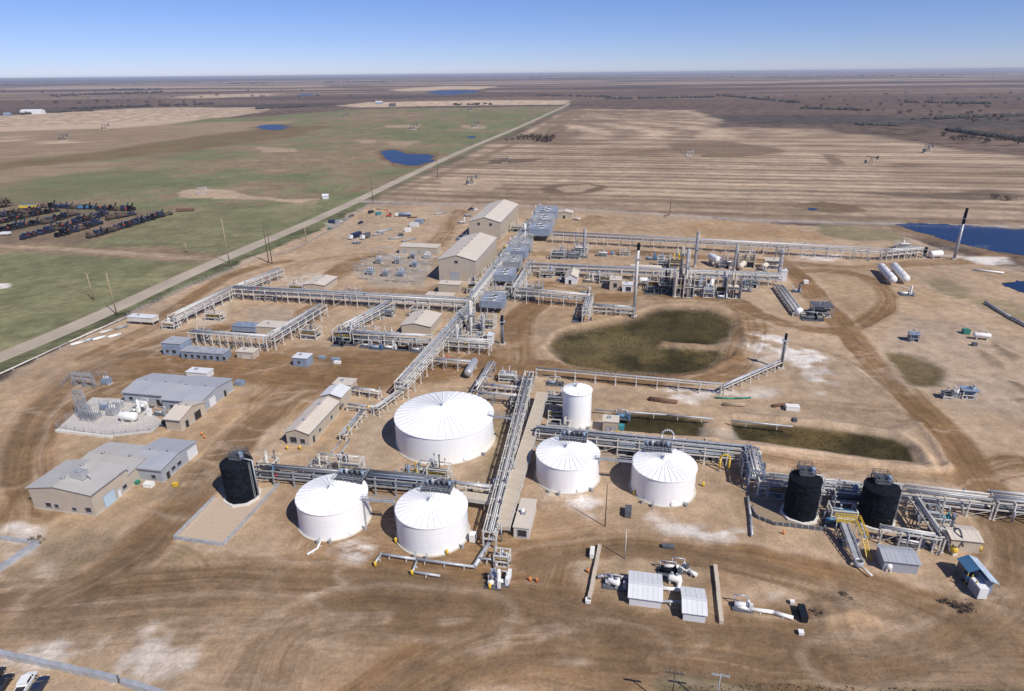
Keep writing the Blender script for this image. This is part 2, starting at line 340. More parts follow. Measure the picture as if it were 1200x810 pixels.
# --- stubble field in windrows right of the road
w = W2([(668, 128), (700, 128), (800, 129), (845, 149), (950, 150), (1010, 158), (1100, 172), (1230, 188), (1230, 300), (1050, 275), (960, 262), (700, 246), (430, 244), (440, 234), (520, 196), (590, 164)])
i = bbox(w, 60); d = sd_poly(w, X[i] + .2 * (FXW[i] - X[i]), Y[i] + .2 * (FYW[i] - Y[i])); m = ss(-8, 8, d)
vv = X[i] * EV[0] + Y[i] * EV[1]; uu = X[i] * EU[0] + Y[i] * EU[1]
ph = vv + 9 * np.sin(uu / 260 + 1.3 * np.sin(vv / 500)) + 13 * (fbm(X[i] / 160, Y[i] / 160, 3, 21) - .5)
per = 23.0; sw = 0.5 + 0.5 * np.sin(ph * 2 * math.pi / per); sw = .55 * sw + .45 * (0.5 + 0.5 * np.sin(ph * 2 * math.pi / (per * 2.9) + 1))
sw = ss(.18, .82, sw + .5 * (fbm(uu / 120, vv / 9, 4, 23) - .5))
near = ss(640, 500, Y[i] + .25 * X[i])
sw = .10 + .88 * sw; colr = (CREAM * .98) * sw[:, None] + (BROWN * 1.06 + .02) * (1 - sw[:, None]); patch = ss(.46, .70, N3[i] * .5 + fbm(X[i] / 170, Y[i] / 90, 4, 25) * .5)[:, None]
colr = colr * (1 - .75 * patch) + (BROWN * .85) * .75 * patch
colr = colr * (1 - .62 * near[:, None]) + (BROWN * .98) * .62 * near[:, None]
mixin(i, m, colr * (.85 + .3 * N1[i])[:, None]); GRS[i] = GRS[i] * (1 - m) + .35 * m
poly([(840, 146), (810, 133), (800, 129), (812, 129), (850, 143)], CREAM * 1.05, 8, op=.7)
poly([(780, 168), (850, 166), (905, 172), (925, 178), (870, 184), (800, 184)], BROWN * .9, 16, op=.8, rag=4)
poly([(1000, 225), (1100, 228), (1160, 222), (1200, 226), (1200, 236), (1140, 235), (1060, 231)], C(.10, .075, .055), 9, op=.75, rag=4)
poly([(925, 240), (960, 236), (1000, 241), (1018, 247), (985, 251), (945, 246)], C(.14, .095, .06), 6, op=.85, rag=3)
poly([(770, 235), (930, 236), (1010, 250), (920, 250), (800, 243)], DRYM * .8, 8, op=.5)
poly([(512, 217), (520, 211), (556, 208), (588, 213), (590, 218), (568, 223), (535, 222)], SAND * .98, 4, rag=2)
poly([(628, 222), (650, 216), (690, 215), (712, 218), (706, 224), (670, 228), (640, 226)], BROWN * .9, 5, rag=3); poly([(650, 221), (668, 217), (692, 216), (700, 219), (680, 225), (660, 225)], SAND * .95, 5)
poly([(640, 185), (625, 190), (570, 192), (575, 187), (620, 186)], C(.12, .085, .06), 5, op=.8, rag=3)
poly([(965, 190), (985, 183), (1010, 186), (1050, 193), (1010, 195)], SAND * .95, 5, op=.8); poly([(962, 180), (978, 182), (990, 192), (975, 194)], BROWN * .8, 5, op=.7)
poly([(790, 181), (825, 180), (820, 185), (795, 186)], SAND, 5, op=.6); poly([(905, 187), (950, 187), (940, 193), (905, 192)], SAND * .9, 5, op=.5)
poly([(715, 134), (735, 133), (728, 136)], BROWN, 5, op=.8); poly([(638, 155), (655, 146), (668, 150), (650, 160)], BROWN * .8, 5, op=.6)
poly([(660, 148), (690, 130), (668, 130), (600, 168), (470, 222), (440, 238), (510, 212), (590, 176)], DRY * .8, 8, op=.7)
poly([(-60, 446), (0, 421), (110, 376), (230, 320), (300, 290), (420, 237), (440, 240), (430, 245), (300, 306), (230, 332), (150, 371), (0, 440), (-60, 466)], GREEN * .9, 3, op=.9, rag=1.5)
poly([(-60, 434), (0, 411), (110, 367), (230, 312), (300, 283), (300, 289), (230, 318), (0, 420), (-60, 444)], DRY * 1.05, 4, op=.7, rag=1.5)
for q in ([(440, 177), (456, 173.5), (470, 175), (492, 179.5), (512, 180), (514, 188), (502, 195), (484, 198), (462, 195), (446, 187)], [(294, 149), (308, 145.5), (328, 145), (342, 148), (336, 153), (318, 154.5), (302, 152.5)], [(498, 108), (515, 105), (548, 104.8), (572, 106.5), (560, 110.5), (520, 113)]):
    poly(q, C(.17, .115, .07), 6, op=.85, rag=4)
# --- the works yard
YARD = [(-60, 470), (0, 446), (75, 408), (150, 372), (260, 318), (330, 288), (400, 258), (430, 240), (560, 238), (650, 242), (780, 252), (900, 262), (1010, 268), (1060, 278), (1120, 300), (1240, 330), (1400, 900), (600, 1100), (-200, 1100)]
YD = (DL * (.82 + .36 * (.5 * N1 + .5 * N2))[:, None]); mk = ss(.52, .66, .6 * N2 + .4 * N1)[:, None]; YD = YD * (1 - .5 * mk) + DM * .5 * mk
poly(YARD, YD, 5, grass=0, rag=2)
poly([(1036, 262), (1060, 259), (1120, 260), (1240, 268), (1240, 314), (1160, 299), (1110, 288), (1080, 280)], C(.19, .13, .08), 5, op=.8, rag=3)
poly([(1060, 300), (1240, 314), (1240, 345), (1150, 330), (1130, 300), (1080, 290)], DM * .95, 6, op=.8, rag=3)
poly([(960, 262), (1000, 266), (1050, 274), (1060, 282), (1000, 282), (962, 276)], C(.18, .17, .085), 5, op=.75, rag=4, grass=.7)
poly([(790, 262), (850, 257), (900, 260), (960, 274), (975, 282), (800, 276)], SAND * C(.98, .93, .88), 4, rag=3)
poly([(640, 258), (720, 254), (790, 262), (800, 274), (650, 270)], SAND * .92, 5); poly([(690, 253), (705, 252), (712, 262), (695, 265), (680, 262)], DT, 4, op=.8)
poly([(430, 240), (560, 239), (660, 243), (720, 247), (660, 249), (560, 244), (430, 245)], DL * .85, 3, op=.8)
track([(426, 236), (540, 240), (640, 243), (760, 250), (880, 258), (1000, 261), (1240, 267)], 5, C(.36, .31, .28), 1.5, rut=.3, seed=3)
poly([(1070, 285), (1240, 322), (1240, 420), (1110, 360), (1050, 330), (1000, 318)], DL * .95, 10, op=.6)
poly([(1085, 328), (1110, 326), (1140, 340), (1125, 350), (1100, 342)], C(.17, .155, .085), 6, op=.7, rag=4, grass=.6)
poly([(1125, 346), (1180, 352), (1240, 370), (1240, 402), (1180, 378), (1150, 362)], C(.2, .17, .09), 6, op=.65, rag=4, grass=.6)
poly([(1050, 305), (1110, 355), (1090, 362), (1030, 345), (1026, 330)], SAND * .95, 4, op=.8); poly([(956, 322), (990, 318), (1025, 328), (1034, 342), (1010, 378), (985, 365)], SAND * .92, 5, op=.8)
# gravel and pale pads
GV = C(.37, .355, .345)
for q in ([(416, 322), (432, 298), (470, 296), (512, 296), (500, 318), (488, 337), (440, 335)], [(70, 446), (100, 436), (128, 438), (126, 448), (104, 458), (66, 456)], [(380, 262), (470, 252), (505, 242), (520, 246), (470, 280), (400, 290)]):
    poly(q, GV * (.85 + .3 * N4)[:, None], 2, op=.75, rag=1)
poly([(390, 268), (430, 248), (500, 243), (520, 250), (470, 282), (390, 300), (340, 310), (330, 300)], C(.50, .39, .285) * .86, 6, op=.7)
poly([(290, 362), (310, 356), (344, 362), (340, 378), (290, 378)], GV * .9, 2, op=.7); poly([(230, 375), (262, 352), (282, 355), (270, 375), (240, 388)], SALT * .9, 5, op=.6, rag=4)
poly([(330, 325), (380, 318), (384, 338), (340, 344)], SALT * .85, 5, op=.5, rag=3)
poly([(640, 382), (660, 372), (690, 376), (700, 390), (680, 400), (650, 398)], SALT * .8, 6, op=.45, rag=4)
poly([(400, 505), (450, 470), (470, 480), (452, 510), (460, 540), (430, 560)], C(.46, .40, .34) * .86, 8, op=.6, rag=5)
for q, o_ in (([(30, 600), (52, 530), (62, 492), (120, 446), (160, 434), (290, 446), (280, 478), (250, 510), (236, 560), (170, 606), (110, 628), (40, 622)], .7), ([(640, 455), (770, 462), (900, 472), (1060, 488), (1070, 506), (940, 492), (800, 480), (690, 480)], .65), ([(276, 352), (400, 362), (380, 372), (320, 408), (230, 402)], .5), ([(470, 392), (545, 376), (560, 400), (480, 416)], .4), ([(330, 530), (345, 500), (400, 470), (420, 500), (400, 540), (350, 545)], .5), ([(250, 570), (330, 556), (346, 600), (300, 640), (240, 640)], .5), ([(500, 436), (610, 446), (600, 470), (480, 466)], .45), ([(600, 560), (640, 600), (720, 600), (860, 606), (872, 560), (820, 560), (800, 600), (690, 580)], .4), ([(870, 610), (1010, 632), (1160, 655), (1150, 690), (1060, 680), (900, 640)], .45), ([(620, 300), (760, 300), (900, 312), (900, 338), (740, 345), (620, 330)], .45), ([(650, 250), (780, 262), (900, 290), (1010, 300), (700, 284), (640, 280)], .5), ([(640, 376), (700, 372), (700, 396), (650, 400)], .6), ([(0, 450), (80, 412), (150, 376), (190, 384), (120, 410), (60, 440), (10, 500), (-20, 520)], .6), ([(0, 735), (130, 738), (190, 770), (140, 800), (0, 800)], .5)):
    poly(q, SAND * (.88 + .24 * N1)[:, None], 7, op=o_, rag=5)
# wheel-worn tracks
BS = (DT * 1.25) * (.8 + .4 * N1)[:, None]
for q, o_ in (([(-80, 660), (140, 655), (330, 650), (560, 640), (690, 690), (860, 730), (1300, 760), (1300, 810), (700, 805), (420, 830), (230, 830), (260, 760), (150, 735), (-80, 745)], .72), ([(150, 415), (330, 405), (480, 395), (560, 415), (500, 440), (380, 452), (300, 520), (230, 600), (150, 650), (60, 690), (160, 610), (250, 520), (240, 500), (290, 455), (180, 434), (90, 450), (40, 520), (10, 620), (-40, 640), (0, 520), (50, 450), (100, 425)], .75), ([(590, 440), (600, 370), (650, 345), (860, 345), (890, 385), (870, 445), (780, 452), (640, 432)], .6), ([(1100, 510), (1170, 560), (1220, 660), (1200, 740), (1060, 780), (900, 760), (1010, 745), (1150, 720), (1180, 660)], .6), ([(600, 640), (700, 626), (860, 645), (1000, 680), (1140, 720), (1000, 700), (840, 662), (700, 645)], .5)):
    poly(q, BS, 10, op=o_ * .72, rag=7)
TR = lambda p, w, c=DT, op=.9, rut=.5, seed=0, soft=1.6: track(p, w, c, soft, op, rut, 0, seed)
TR([(-80, 722), (120, 712), (300, 706), (450, 704), (600, 720), (720, 742), (900, 766), (1050, 778), (1300, 786)], 17, DT * .98, .95, .5, 1, 4)
TR([(-80, 690), (60, 688), (200, 682), (420, 672), (560, 690), (700, 716), (860, 742)], 9, DT, .85, .55, 2, 3)
TR([(-60, 755), (150, 735), (330, 735), (500, 748), (640, 780), (760, 800)], 8, DM * .9, .75, .6, 3, 3)
TR([(300, 830), (330, 740), (400, 715), (520, 720)], 10, DT * .92, .8, .6, 4, 4); TR([(440, 830), (520, 770), (620, 745), (760, 760)], 13, DT, .8, .6, 5, 4)
TR([(60, 700), (140, 660), (200, 610), (240, 560), (282, 512), (325, 472), (380, 446), (460, 440)], 8.5, DT * .95, .95, .35, 6)
TR([(-20, 640), (10, 560), (30, 500), (70, 450), (120, 418), (190, 396), (260, 384)], 7, DT, .75, .6, 7); TR([(50, 600), (30, 540), (70, 480), (120, 450), (200, 430), (300, 432)], 8, DT * .95, .7, .6, 8, 3)
TR([(80, 480), (140, 462), (180, 440), (240, 425)], 6, DT, .7, .4, 9)
TR([(150, 428), (260, 424), (340, 432), (420, 440), (490, 430), (560, 420)], 19, DT * 1.02, .92, .4, 10, 5); TR([(330, 470), (370, 440), (420, 420), (480, 415)], 16, DT, .8, .4, 11, 5)
TR([(100, 420), (170, 388), (210, 360), (260, 326), (300, 312), (340, 306)], 6, DT, .9, .35, 12)
TR([(360, 366), (385, 355), (420, 342), (470, 344), (512, 346), (520, 334)], 9, DT, .8, .4, 13, 3); TR([(384, 330), (400, 316), (425, 302), (440, 298)], 9, DT, .9, .35, 14, 3)
TR([(330, 318), (360, 306), (400, 302), (440, 296)], 6, DM, .7, .4, 15); TR([(500, 296), (520, 276), (532, 258), (540, 248)], 9, DT, .8, .4, 16, 3)
TR([(616, 340), (640, 332), (670, 338), (720, 342), (760, 346)], 8, DT, .85, .4, 17, 3)
TR([(600, 440), (606, 415), (606, 385), (612, 366), (640, 350), (700, 350), (760, 346), (830, 346), (872, 356), (884, 385), (876, 415), (850, 438), (790, 446), (700, 440), (640, 430), (606, 430), (560, 428)], 8.5, DT, .92, .35, 18)
TR([(520, 428), (560, 418), (600, 426)], 8, DT, .8, .4, 19); TR([(470, 432), (520, 424), (560, 420), (600, 395)], 7, DT, .7, .5, 20)
TR([(610, 298), (700, 294), (780, 298), (860, 304), (930, 308), (1000, 316), (1080, 308), (1140, 306), (1170, 300)], 8, DT * 1.05, .85, .4, 21)
TR([(905, 300), (930, 318), (950, 342), (985, 382), (1030, 430), (1075, 476), (1115, 515), (1140, 552), (1165, 590), (1196, 640), (1200, 700), (1150, 740), (1080, 765)], 7.5, DT, .95, .3, 22)
TR([(930, 318), (980, 316), (1020, 326), (1042, 345), (1040, 362), (1010, 378), (990, 390)], 6, DT, .85, .35, 23); TR([(872, 360), (910, 378), (960, 388), (990, 388)], 5, DT, .8, .4, 24)
TR([(1180, 650), (1160, 700), (1100, 742), (1000, 770)], 9, DT * 1.03, .7, .6, 25, 4)
TR([(1150, 560), (1060, 556), (960, 545), (860, 528), (790, 516)], 5, DT, .8, .4, 26); TR([(1200, 545), (1130, 560)], 8, DT, .7, .5, 27)
TR([(600, 650), (690, 636), (780, 640), (870, 650), (950, 668), (1040, 690), (1120, 720), (1200, 735)], 5.5, DT, .95, .35, 28); TR([(560, 640), (640, 640), (700, 632)], 8, DT, .7, .5, 29, 3)
TR([(640, 700), (660, 650), (690, 630), (720, 640)], 5, DT, .6, .5, 30); TR([(850, 430), (880, 400), (930, 405), (990, 420), (1030, 450)], 4, DM * .9, .6, 31)
TR([(1060, 480), (1000, 478), (920, 472)], 4, DM * .85, .6, .5, 32); TR([(1100, 530), (1090, 500), (1060, 495)], 3, DT, .7, .4, 33)
TR([(240, 690), (235, 660), (210, 640), (180, 640)], 5, DM * .9, .6, .5, 34); TR([(380, 640), (430, 660), (520, 670), (600, 660)], 10, DT, .6, .5, 35, 4)
TR([(520, 600), (470, 590), (420, 600)], 9, DT, .6, .4, 36, 4)
poly([(565, 700), (560, 620), (610, 590), (680, 600), (690, 640), (660, 700), (640, 790), (560, 790)], DT, 12, op=.55, rag=6)
poly([(440, 560), (580, 590), (580, 640), (420, 640), (330, 640), (330, 560)], DT * 1.05, 8, op=.6, rag=4)
poly([(600, 600), (700, 590), (870, 600), (870, 640), (720, 630), (600, 640)], DM, 8, op=.5, rag=5)
poly([(30, 690), (0, 690), (0, 672), (60, 650), (130, 640), (220, 628), (240, 640), (150, 660)], C(.22, .185, .125), 8, op=.6, rag=5, grass=.25)
poly([(48, 672), (70, 650), (82, 655), (66, 672), (40, 676)], SALT, 5, op=.75, rag=4); poly([(0, 640), (10, 618), (50, 622), (46, 640), (30, 648)], C(.55, .47, .40) * .86, 6, op=.7)
poly([(55, 628), (130, 622), (140, 642), (100, 656), (60, 648)], C(.2, .165, .105), 5, op=.65, rag=4, grass=.3)
poly([(180, 650), (215, 640), (230, 660), (222, 680), (185, 675)], C(.25, .19, .12), 6, op=.6, rag=4)
poly([(0, 740), (120, 735), (180, 755), (150, 790), (0, 770)], C(.46, .36, .275) * .86, 10, op=.7, rag=5)
poly([(150, 790), (185, 745), (205, 755), (222, 775), (215, 790), (180, 795), (160, 830)], C(.55, .49, .42) * .86, 6, op=.75, rag=6); poly([(205, 790), (190, 780), (210, 775), (225, 800), (200, 820), (180, 810)], C(.2, .15, .09), 5, op=.6, rag=5)
poly([(760, 812), (780, 800), (900, 797), (1100, 803), (1300, 808), (1300, 900), (760, 900)], C(.12, .11, .065), 4, op=.8, rag=3, grass=.8)
poly([(900, 797), (1100, 800), (1300, 803), (1300, 806), (1100, 804), (900, 801)], SAND, 1.5, op=.6)
# metering compound, spoil and brush
poly([(696, 640), (845, 660), (850, 735), (690, 712)], C(.36, .28, .205) * .86, 5, op=.7, rag=3); poly([(680, 640), (692, 640), (680, 690), (672, 680)], C(.46, .41, .36) * .86, 5, op=.6)
poly([(955, 700), (1000, 690), (1020, 705), (1000, 718), (960, 716)], C(.24, .175, .11), 6, op=.8, rag=4); poly([(958, 722), (966, 714), (990, 716), (1010, 726), (990, 736), (966, 733)], C(.40, .27, .15) * .95, 4, op=.95, rag=3, h=2.2, hs=6)
poly([(985, 700), (1000, 693), (1016, 708), (1000, 716), (988, 714)], C(.31, .26, .21), 3, op=.8, h=.8, hs=5)
poly([(1098, 700), (1110, 696), (1150, 706), (1148, 720), (1112, 722)], C(.20, .15, .10), 4, op=.7, rag=3, grass=.5); poly([(905, 694), (922, 692), (918, 700), (906, 701)], SALT, 2.5, op=.7)
poly([(1010, 740), (1020, 725), (1060, 730), (1050, 752), (1020, 755)], DD * 1.3, 6, op=.6, rag=4)
poly([(760, 640), (800, 645), (880, 662), (880, 680), (800, 690), (850, 660)], DT * .9, 6, op=.5, rag=4)
# green basins: sunken, weedy
OL = OLIVE * .9 * (.6 + .9 * N1)[:, None] + C(.05, .032, .012) * ss(.46, .62, .5 * N2 + .5 * N1)[:, None]
poly([(600, 380), (660, 358), (760, 352), (850, 352), (880, 380), (876, 416), (820, 448), (700, 446), (610, 420)], C(.40, .31, .225) * .86, 6, op=.2)
poly([(640, 402), (652, 388), (700, 382), (748, 372), (770, 360), (830, 361), (862, 374), (868, 392), (850, 403), (855, 415), (826, 432), (800, 441), (740, 440), (690, 434), (648, 420)], OL, 9, rag=4, grass=1, h=-1.3, hs=10)
poly([(648, 398), (690, 388), (760, 390), (780, 402), (760, 412), (690, 420), (650, 412)], C(.16, .125, .06), 10, op=.6, rag=4)
poly([(764, 401), (770, 397), (800, 399), (866, 402), (870, 412), (840, 409), (790, 405), (766, 404)], C(.29, .215, .145), 3, h=1.2, hs=6, grass=0, rag=1)
poly([(740, 374), (770, 361), (830, 362), (860, 375), (864, 392), (800, 396), (762, 394), (735, 390)], C(.05, .042, .02), 7, op=.6, rag=4)
poly([(716, 481), (780, 482), (825, 490), (828, 511), (780, 509), (716, 502)], OL * 1.0, 2, rag=.8, grass=1, h=-1.3, hs=6, crisp=True)
poly([(856, 492), (930, 497), (1040, 508), (1066, 522), (1072, 540), (1030, 536), (940, 522), (858, 512)], OL * .95, 2, rag=.8, grass=1, h=-1.3, hs=6, crisp=True)
poly([(820, 498), (858, 500), (872, 520), (838, 524), (826, 516)], C(.46, .40, .34) * .86, 3, op=.8); poly([(832, 500), (848, 500), (856, 514), (836, 516)], SALT * .92, 3, op=.6)
for q in ([(700, 505), (780, 508), (830, 512), (960, 528), (1040, 542), (1090, 548), (1080, 556), (980, 545), (830, 522), (700, 512)], [(1040, 505), (1080, 516), (1098, 540), (1112, 548), (1100, 500), (1080, 490)]):
    poly(q, DL * 1.08, 3, op=.75, h=.7, hs=5, crisp=True)
poly([(1034, 412), (1060, 414), (1098, 428), (1104, 440), (1090, 449), (1068, 450), (1050, 440)], C(.13, .11, .055), 6, op=.9, rag=3, grass=.8); poly([(1060, 420), (1120, 432), (1140, 448), (1090, 452)], C(.3, .22, .12), 6, op=.5, rag=3)
poly([(565, 480), (606, 480), (590, 540), (575, 560), (555, 555), (580, 520)], C(.19, .145, .08), 6, op=.8, rag=4, grass=.4); poly([(860, 525), (880, 560), (905, 620), (890, 640), (868, 600), (850, 560)], DM * .8, 6, op=.6)
# pale banks pushed up round the ditches and basin
def bank(pts, w, h, col=DL * 1.15, op=.8):
    p = sm_line(W2(pts)); i = bbox(p, w + 6); d, e, g = sd_line(p, X[i], Y[i]); d = d + 1.2 * (N1[i] - .5); m = ss(w / 2 + 1.0, w / 2 - .8, d)
    mixin(i, m * op, col); HGT[i] += h * ss(w / 2 + 1.0, 0, d); GRS[i] *= 1 - m
bank([(860, 488), (940, 493), (1020, 503), (1062, 512), (1082, 530), (1092, 548)], 3.2, 1.0); bank([(1078, 500), (1094, 516), (1106, 536), (1112, 548)], 2.6, .7); bank([(1084, 502), (1101, 520), (1112, 542)], 1.4, -.5, DD * 1.1, .8)
bank([(836, 524), (930, 530), (1020, 544), (1090, 552), (1112, 549)], 3.0, .7); bank([(716, 508), (770, 513), (836, 518)], 2.4, .6)
bank([(634, 404), (640, 418), (690, 440), (760, 446), (822, 438), (856, 420)], 3.0, .6); bank([(866, 372), (874, 392), (872, 410), (858, 424)], 3.2, .7); bank([(640, 402), (650, 386), (690, 378), (740, 368), (770, 356), (830, 356), (866, 370)], 2.6, .4, DL * 1.05, .5)
bank([(1000, 430), (1030, 452), (1058, 482)], 2.2, .4)
TR([(600, 440), (606, 415), (606, 385), (612, 366), (640, 350), (700, 350), (760, 346), (830, 346), (872, 356), (884, 385), (876, 415), (850, 438), (790, 446), (700, 440), (640, 430), (606, 430), (560, 428)], 8.5, DT, .92, .35, 18)
TR([(905, 300), (930, 318), (950, 342), (985, 382), (1030, 430), (1075, 476), (1115, 515), (1140, 552), (1165, 590), (1196, 640), (1200, 700), (1150, 740), (1080, 765)], 7.5, DT, .95, .3, 22)
TR([(872, 360), (910, 378), (960, 388), (990, 388)], 5.5, DT, .95, .35, 24)
TR([(600, 650), (690, 636), (780, 640), (870, 650), (950, 668), (1040, 690), (1120, 720), (1200, 735)], 5.5, DT, .95, .35, 28)
TR([(60, 700), (140, 660), (200, 610), (240, 560), (282, 512), (325, 472), (380, 446), (460, 440)], 8.5, DT * .95, .95, .35, 6)
TR([(150, 428), (260, 424), (340, 432), (420, 440), (490, 430), (560, 420)], 19, DT * 1.02, .92, .4, 10, 5)
i = np.where((Y < 700) & (np.abs(X) < 500))[0]; ALB[i] *= 1 - ss(-6, 6, sd_poly(W2(YARD), X[i], Y[i]))[:, None] * (1 - np.clip(GRS[i], 0, 1))[:, None] * (1 - C(.97, .90, .79))
# salt crust
for q in ([(925, 412), (960, 416), (974, 430), (980, 444), (962, 440), (940, 424), (925, 420)], [(942, 428), (960, 438), (962, 450), (950, 440)], [(890, 396), (915, 400), (935, 408), (912, 412), (896, 408)], [(890, 418), (905, 420), (900, 430), (888, 426)], [(880, 455), (900, 458), (905, 465), (870, 466)], [(770, 458), (850, 462), (846, 468), (790, 464)], [(960, 455), (972, 462), (966, 468), (956, 462)], [(935, 298), (985, 300), (975, 305), (930, 304)], [(1110, 300), (1180, 302), (1190, 312), (1170, 314), (1140, 306)], [(700, 490), (660, 500), (650, 512), (690, 512)], [(740, 600), (800, 612), (870, 618), (862, 625), (790, 618), (735, 606)], [(640, 568), (700, 590), (690, 596), (640, 576)], [(400, 640), (440, 636), (430, 650), (405, 650)]):
    poly(q, SALT * 1.05, 6, op=1.0, rag=5, mot=1)
poly([(860, 395), (930, 402), (985, 420), (1000, 450), (930, 470), (870, 460), (880, 420)], SAND * .92, 8, op=.6, rag=5)
poly([(880, 470), (1060, 480), (1080, 510), (960, 500), (860, 490)], SAND * .85, 6, op=.6)
poly([(1050, 372), (1150, 380), (1220, 420), (1220, 500), (1120, 480), (1080, 440), (1040, 400)], C(.42, .34, .265) * .86, 10, op=.6, rag=5)
for q in ([(1160, 440), (1190, 450), (1196, 458), (1188, 458), (1172, 446)], [(1150, 412), (1170, 426), (1166, 430), (1146, 418)], [(1170, 404), (1198, 420), (1192, 424), (1168, 408)], [(1186, 464), (1200, 468), (1198, 474), (1184, 470)]):
    poly(q, C(.16, .115, .075), 2, op=.85, rag=2, h=.6, hs=3)
poly([(285, 360), (340, 360), (350, 395), (280, 390)], DL, 3, op=.3)
poly([(1024, 408), (1064, 408), (1108, 426), (1114, 446), (1092, 456), (1062, 456), (1042, 442)], DL * 1.05, 5, op=.6, rag=2, h=.4, hs=5)
poly([(1034, 413), (1060, 414), (1098, 428), (1104, 440), (1090, 449), (1068, 450), (1050, 440)], OLIVE * 1.1 * (.6 + .9 * N1)[:, None] + C(.045, .03, .012), 5, op=.92, rag=3, grass=.8, h=-1.2, hs=8)
for q in ([(-80, 724), (120, 712), (300, 706), (450, 706), (600, 722), (720, 744), (900, 768), (1050, 780), (1300, 788)],): TR(q, 11, DT * .85, .95, .65, 41, 2)
for q, w_, k in (([(-80, 694), (60, 690), (200, 680), (360, 676), (520, 690), (660, 716), (800, 740)], 5, 42), ([(300, 840), (318, 760), (360, 722), (440, 712), (560, 722)], 7, 43), ([(440, 840), (520, 776), (610, 752), (740, 764)], 7, 44), ([(60, 702), (140, 662), (200, 612), (240, 562), (282, 514), (325, 474)], 6, 45), ([(20, 560), (32, 500), (72, 452), (122, 422), (200, 408)], 5, 46), ([(620, 660), (700, 640), (790, 646), (880, 664), (960, 690), (1060, 720)], 4.5, 47), ([(1192, 620), (1202, 690), (1160, 738), (1090, 766), (980, 778)], 6, 48)): TR(q, w_, DT * .82, .95, .6, k, 1.6)
for q in ([(915, 405), (950, 408), (975, 424), (990, 446), (975, 458), (950, 446), (930, 424)], [(880, 392), (920, 396), (915, 412), (890, 410)], [(150, 800), (182, 748), (200, 752), (214, 772), (206, 796), (176, 808)], [(0, 772), (70, 752), (120, 758), (60, 778)], [(30, 640), (20, 616), (56, 622), (52, 640)], [(780, 458), (850, 462), (846, 470), (790, 466)]):
    poly(q, SALT * 1.08, 6, op=.95, rag=6, mot=1)
# graded ridges, old ruts and damp veins over the whole yard
i = np.where((Y < 520) & (np.abs(X) < 420))[0]; ym = ss(-4, 4, sd_poly(W2(YARD), X[i], Y[i])) * (1 - np.clip(GRS[i], 0, 1))
q1 = fbm(X[i] / 34 + 1.5 * (N2[i] - .5), Y[i] / 15 + 2.2 * (N1[i] - .5), 4, 63); v1 = np.exp(-((q1 - .5) / .022) ** 2); q2 = fbm(X[i] / 60, Y[i] / 22, 5, 64); v2 = np.exp(-((q2 - .47) / .015) ** 2)
mixin(i, ym * v1 * .30, DM * .8); mixin(i, ym * v2 * .35, DL * 1.15); HGT[i] += ym * (.10 * v2 - .05 * v1)
q3 = ss(.52, .64, fbm(X[i] / 40, Y[i] / 24, 5, 66)); mixin(i, ym * q3 * .38, DM)
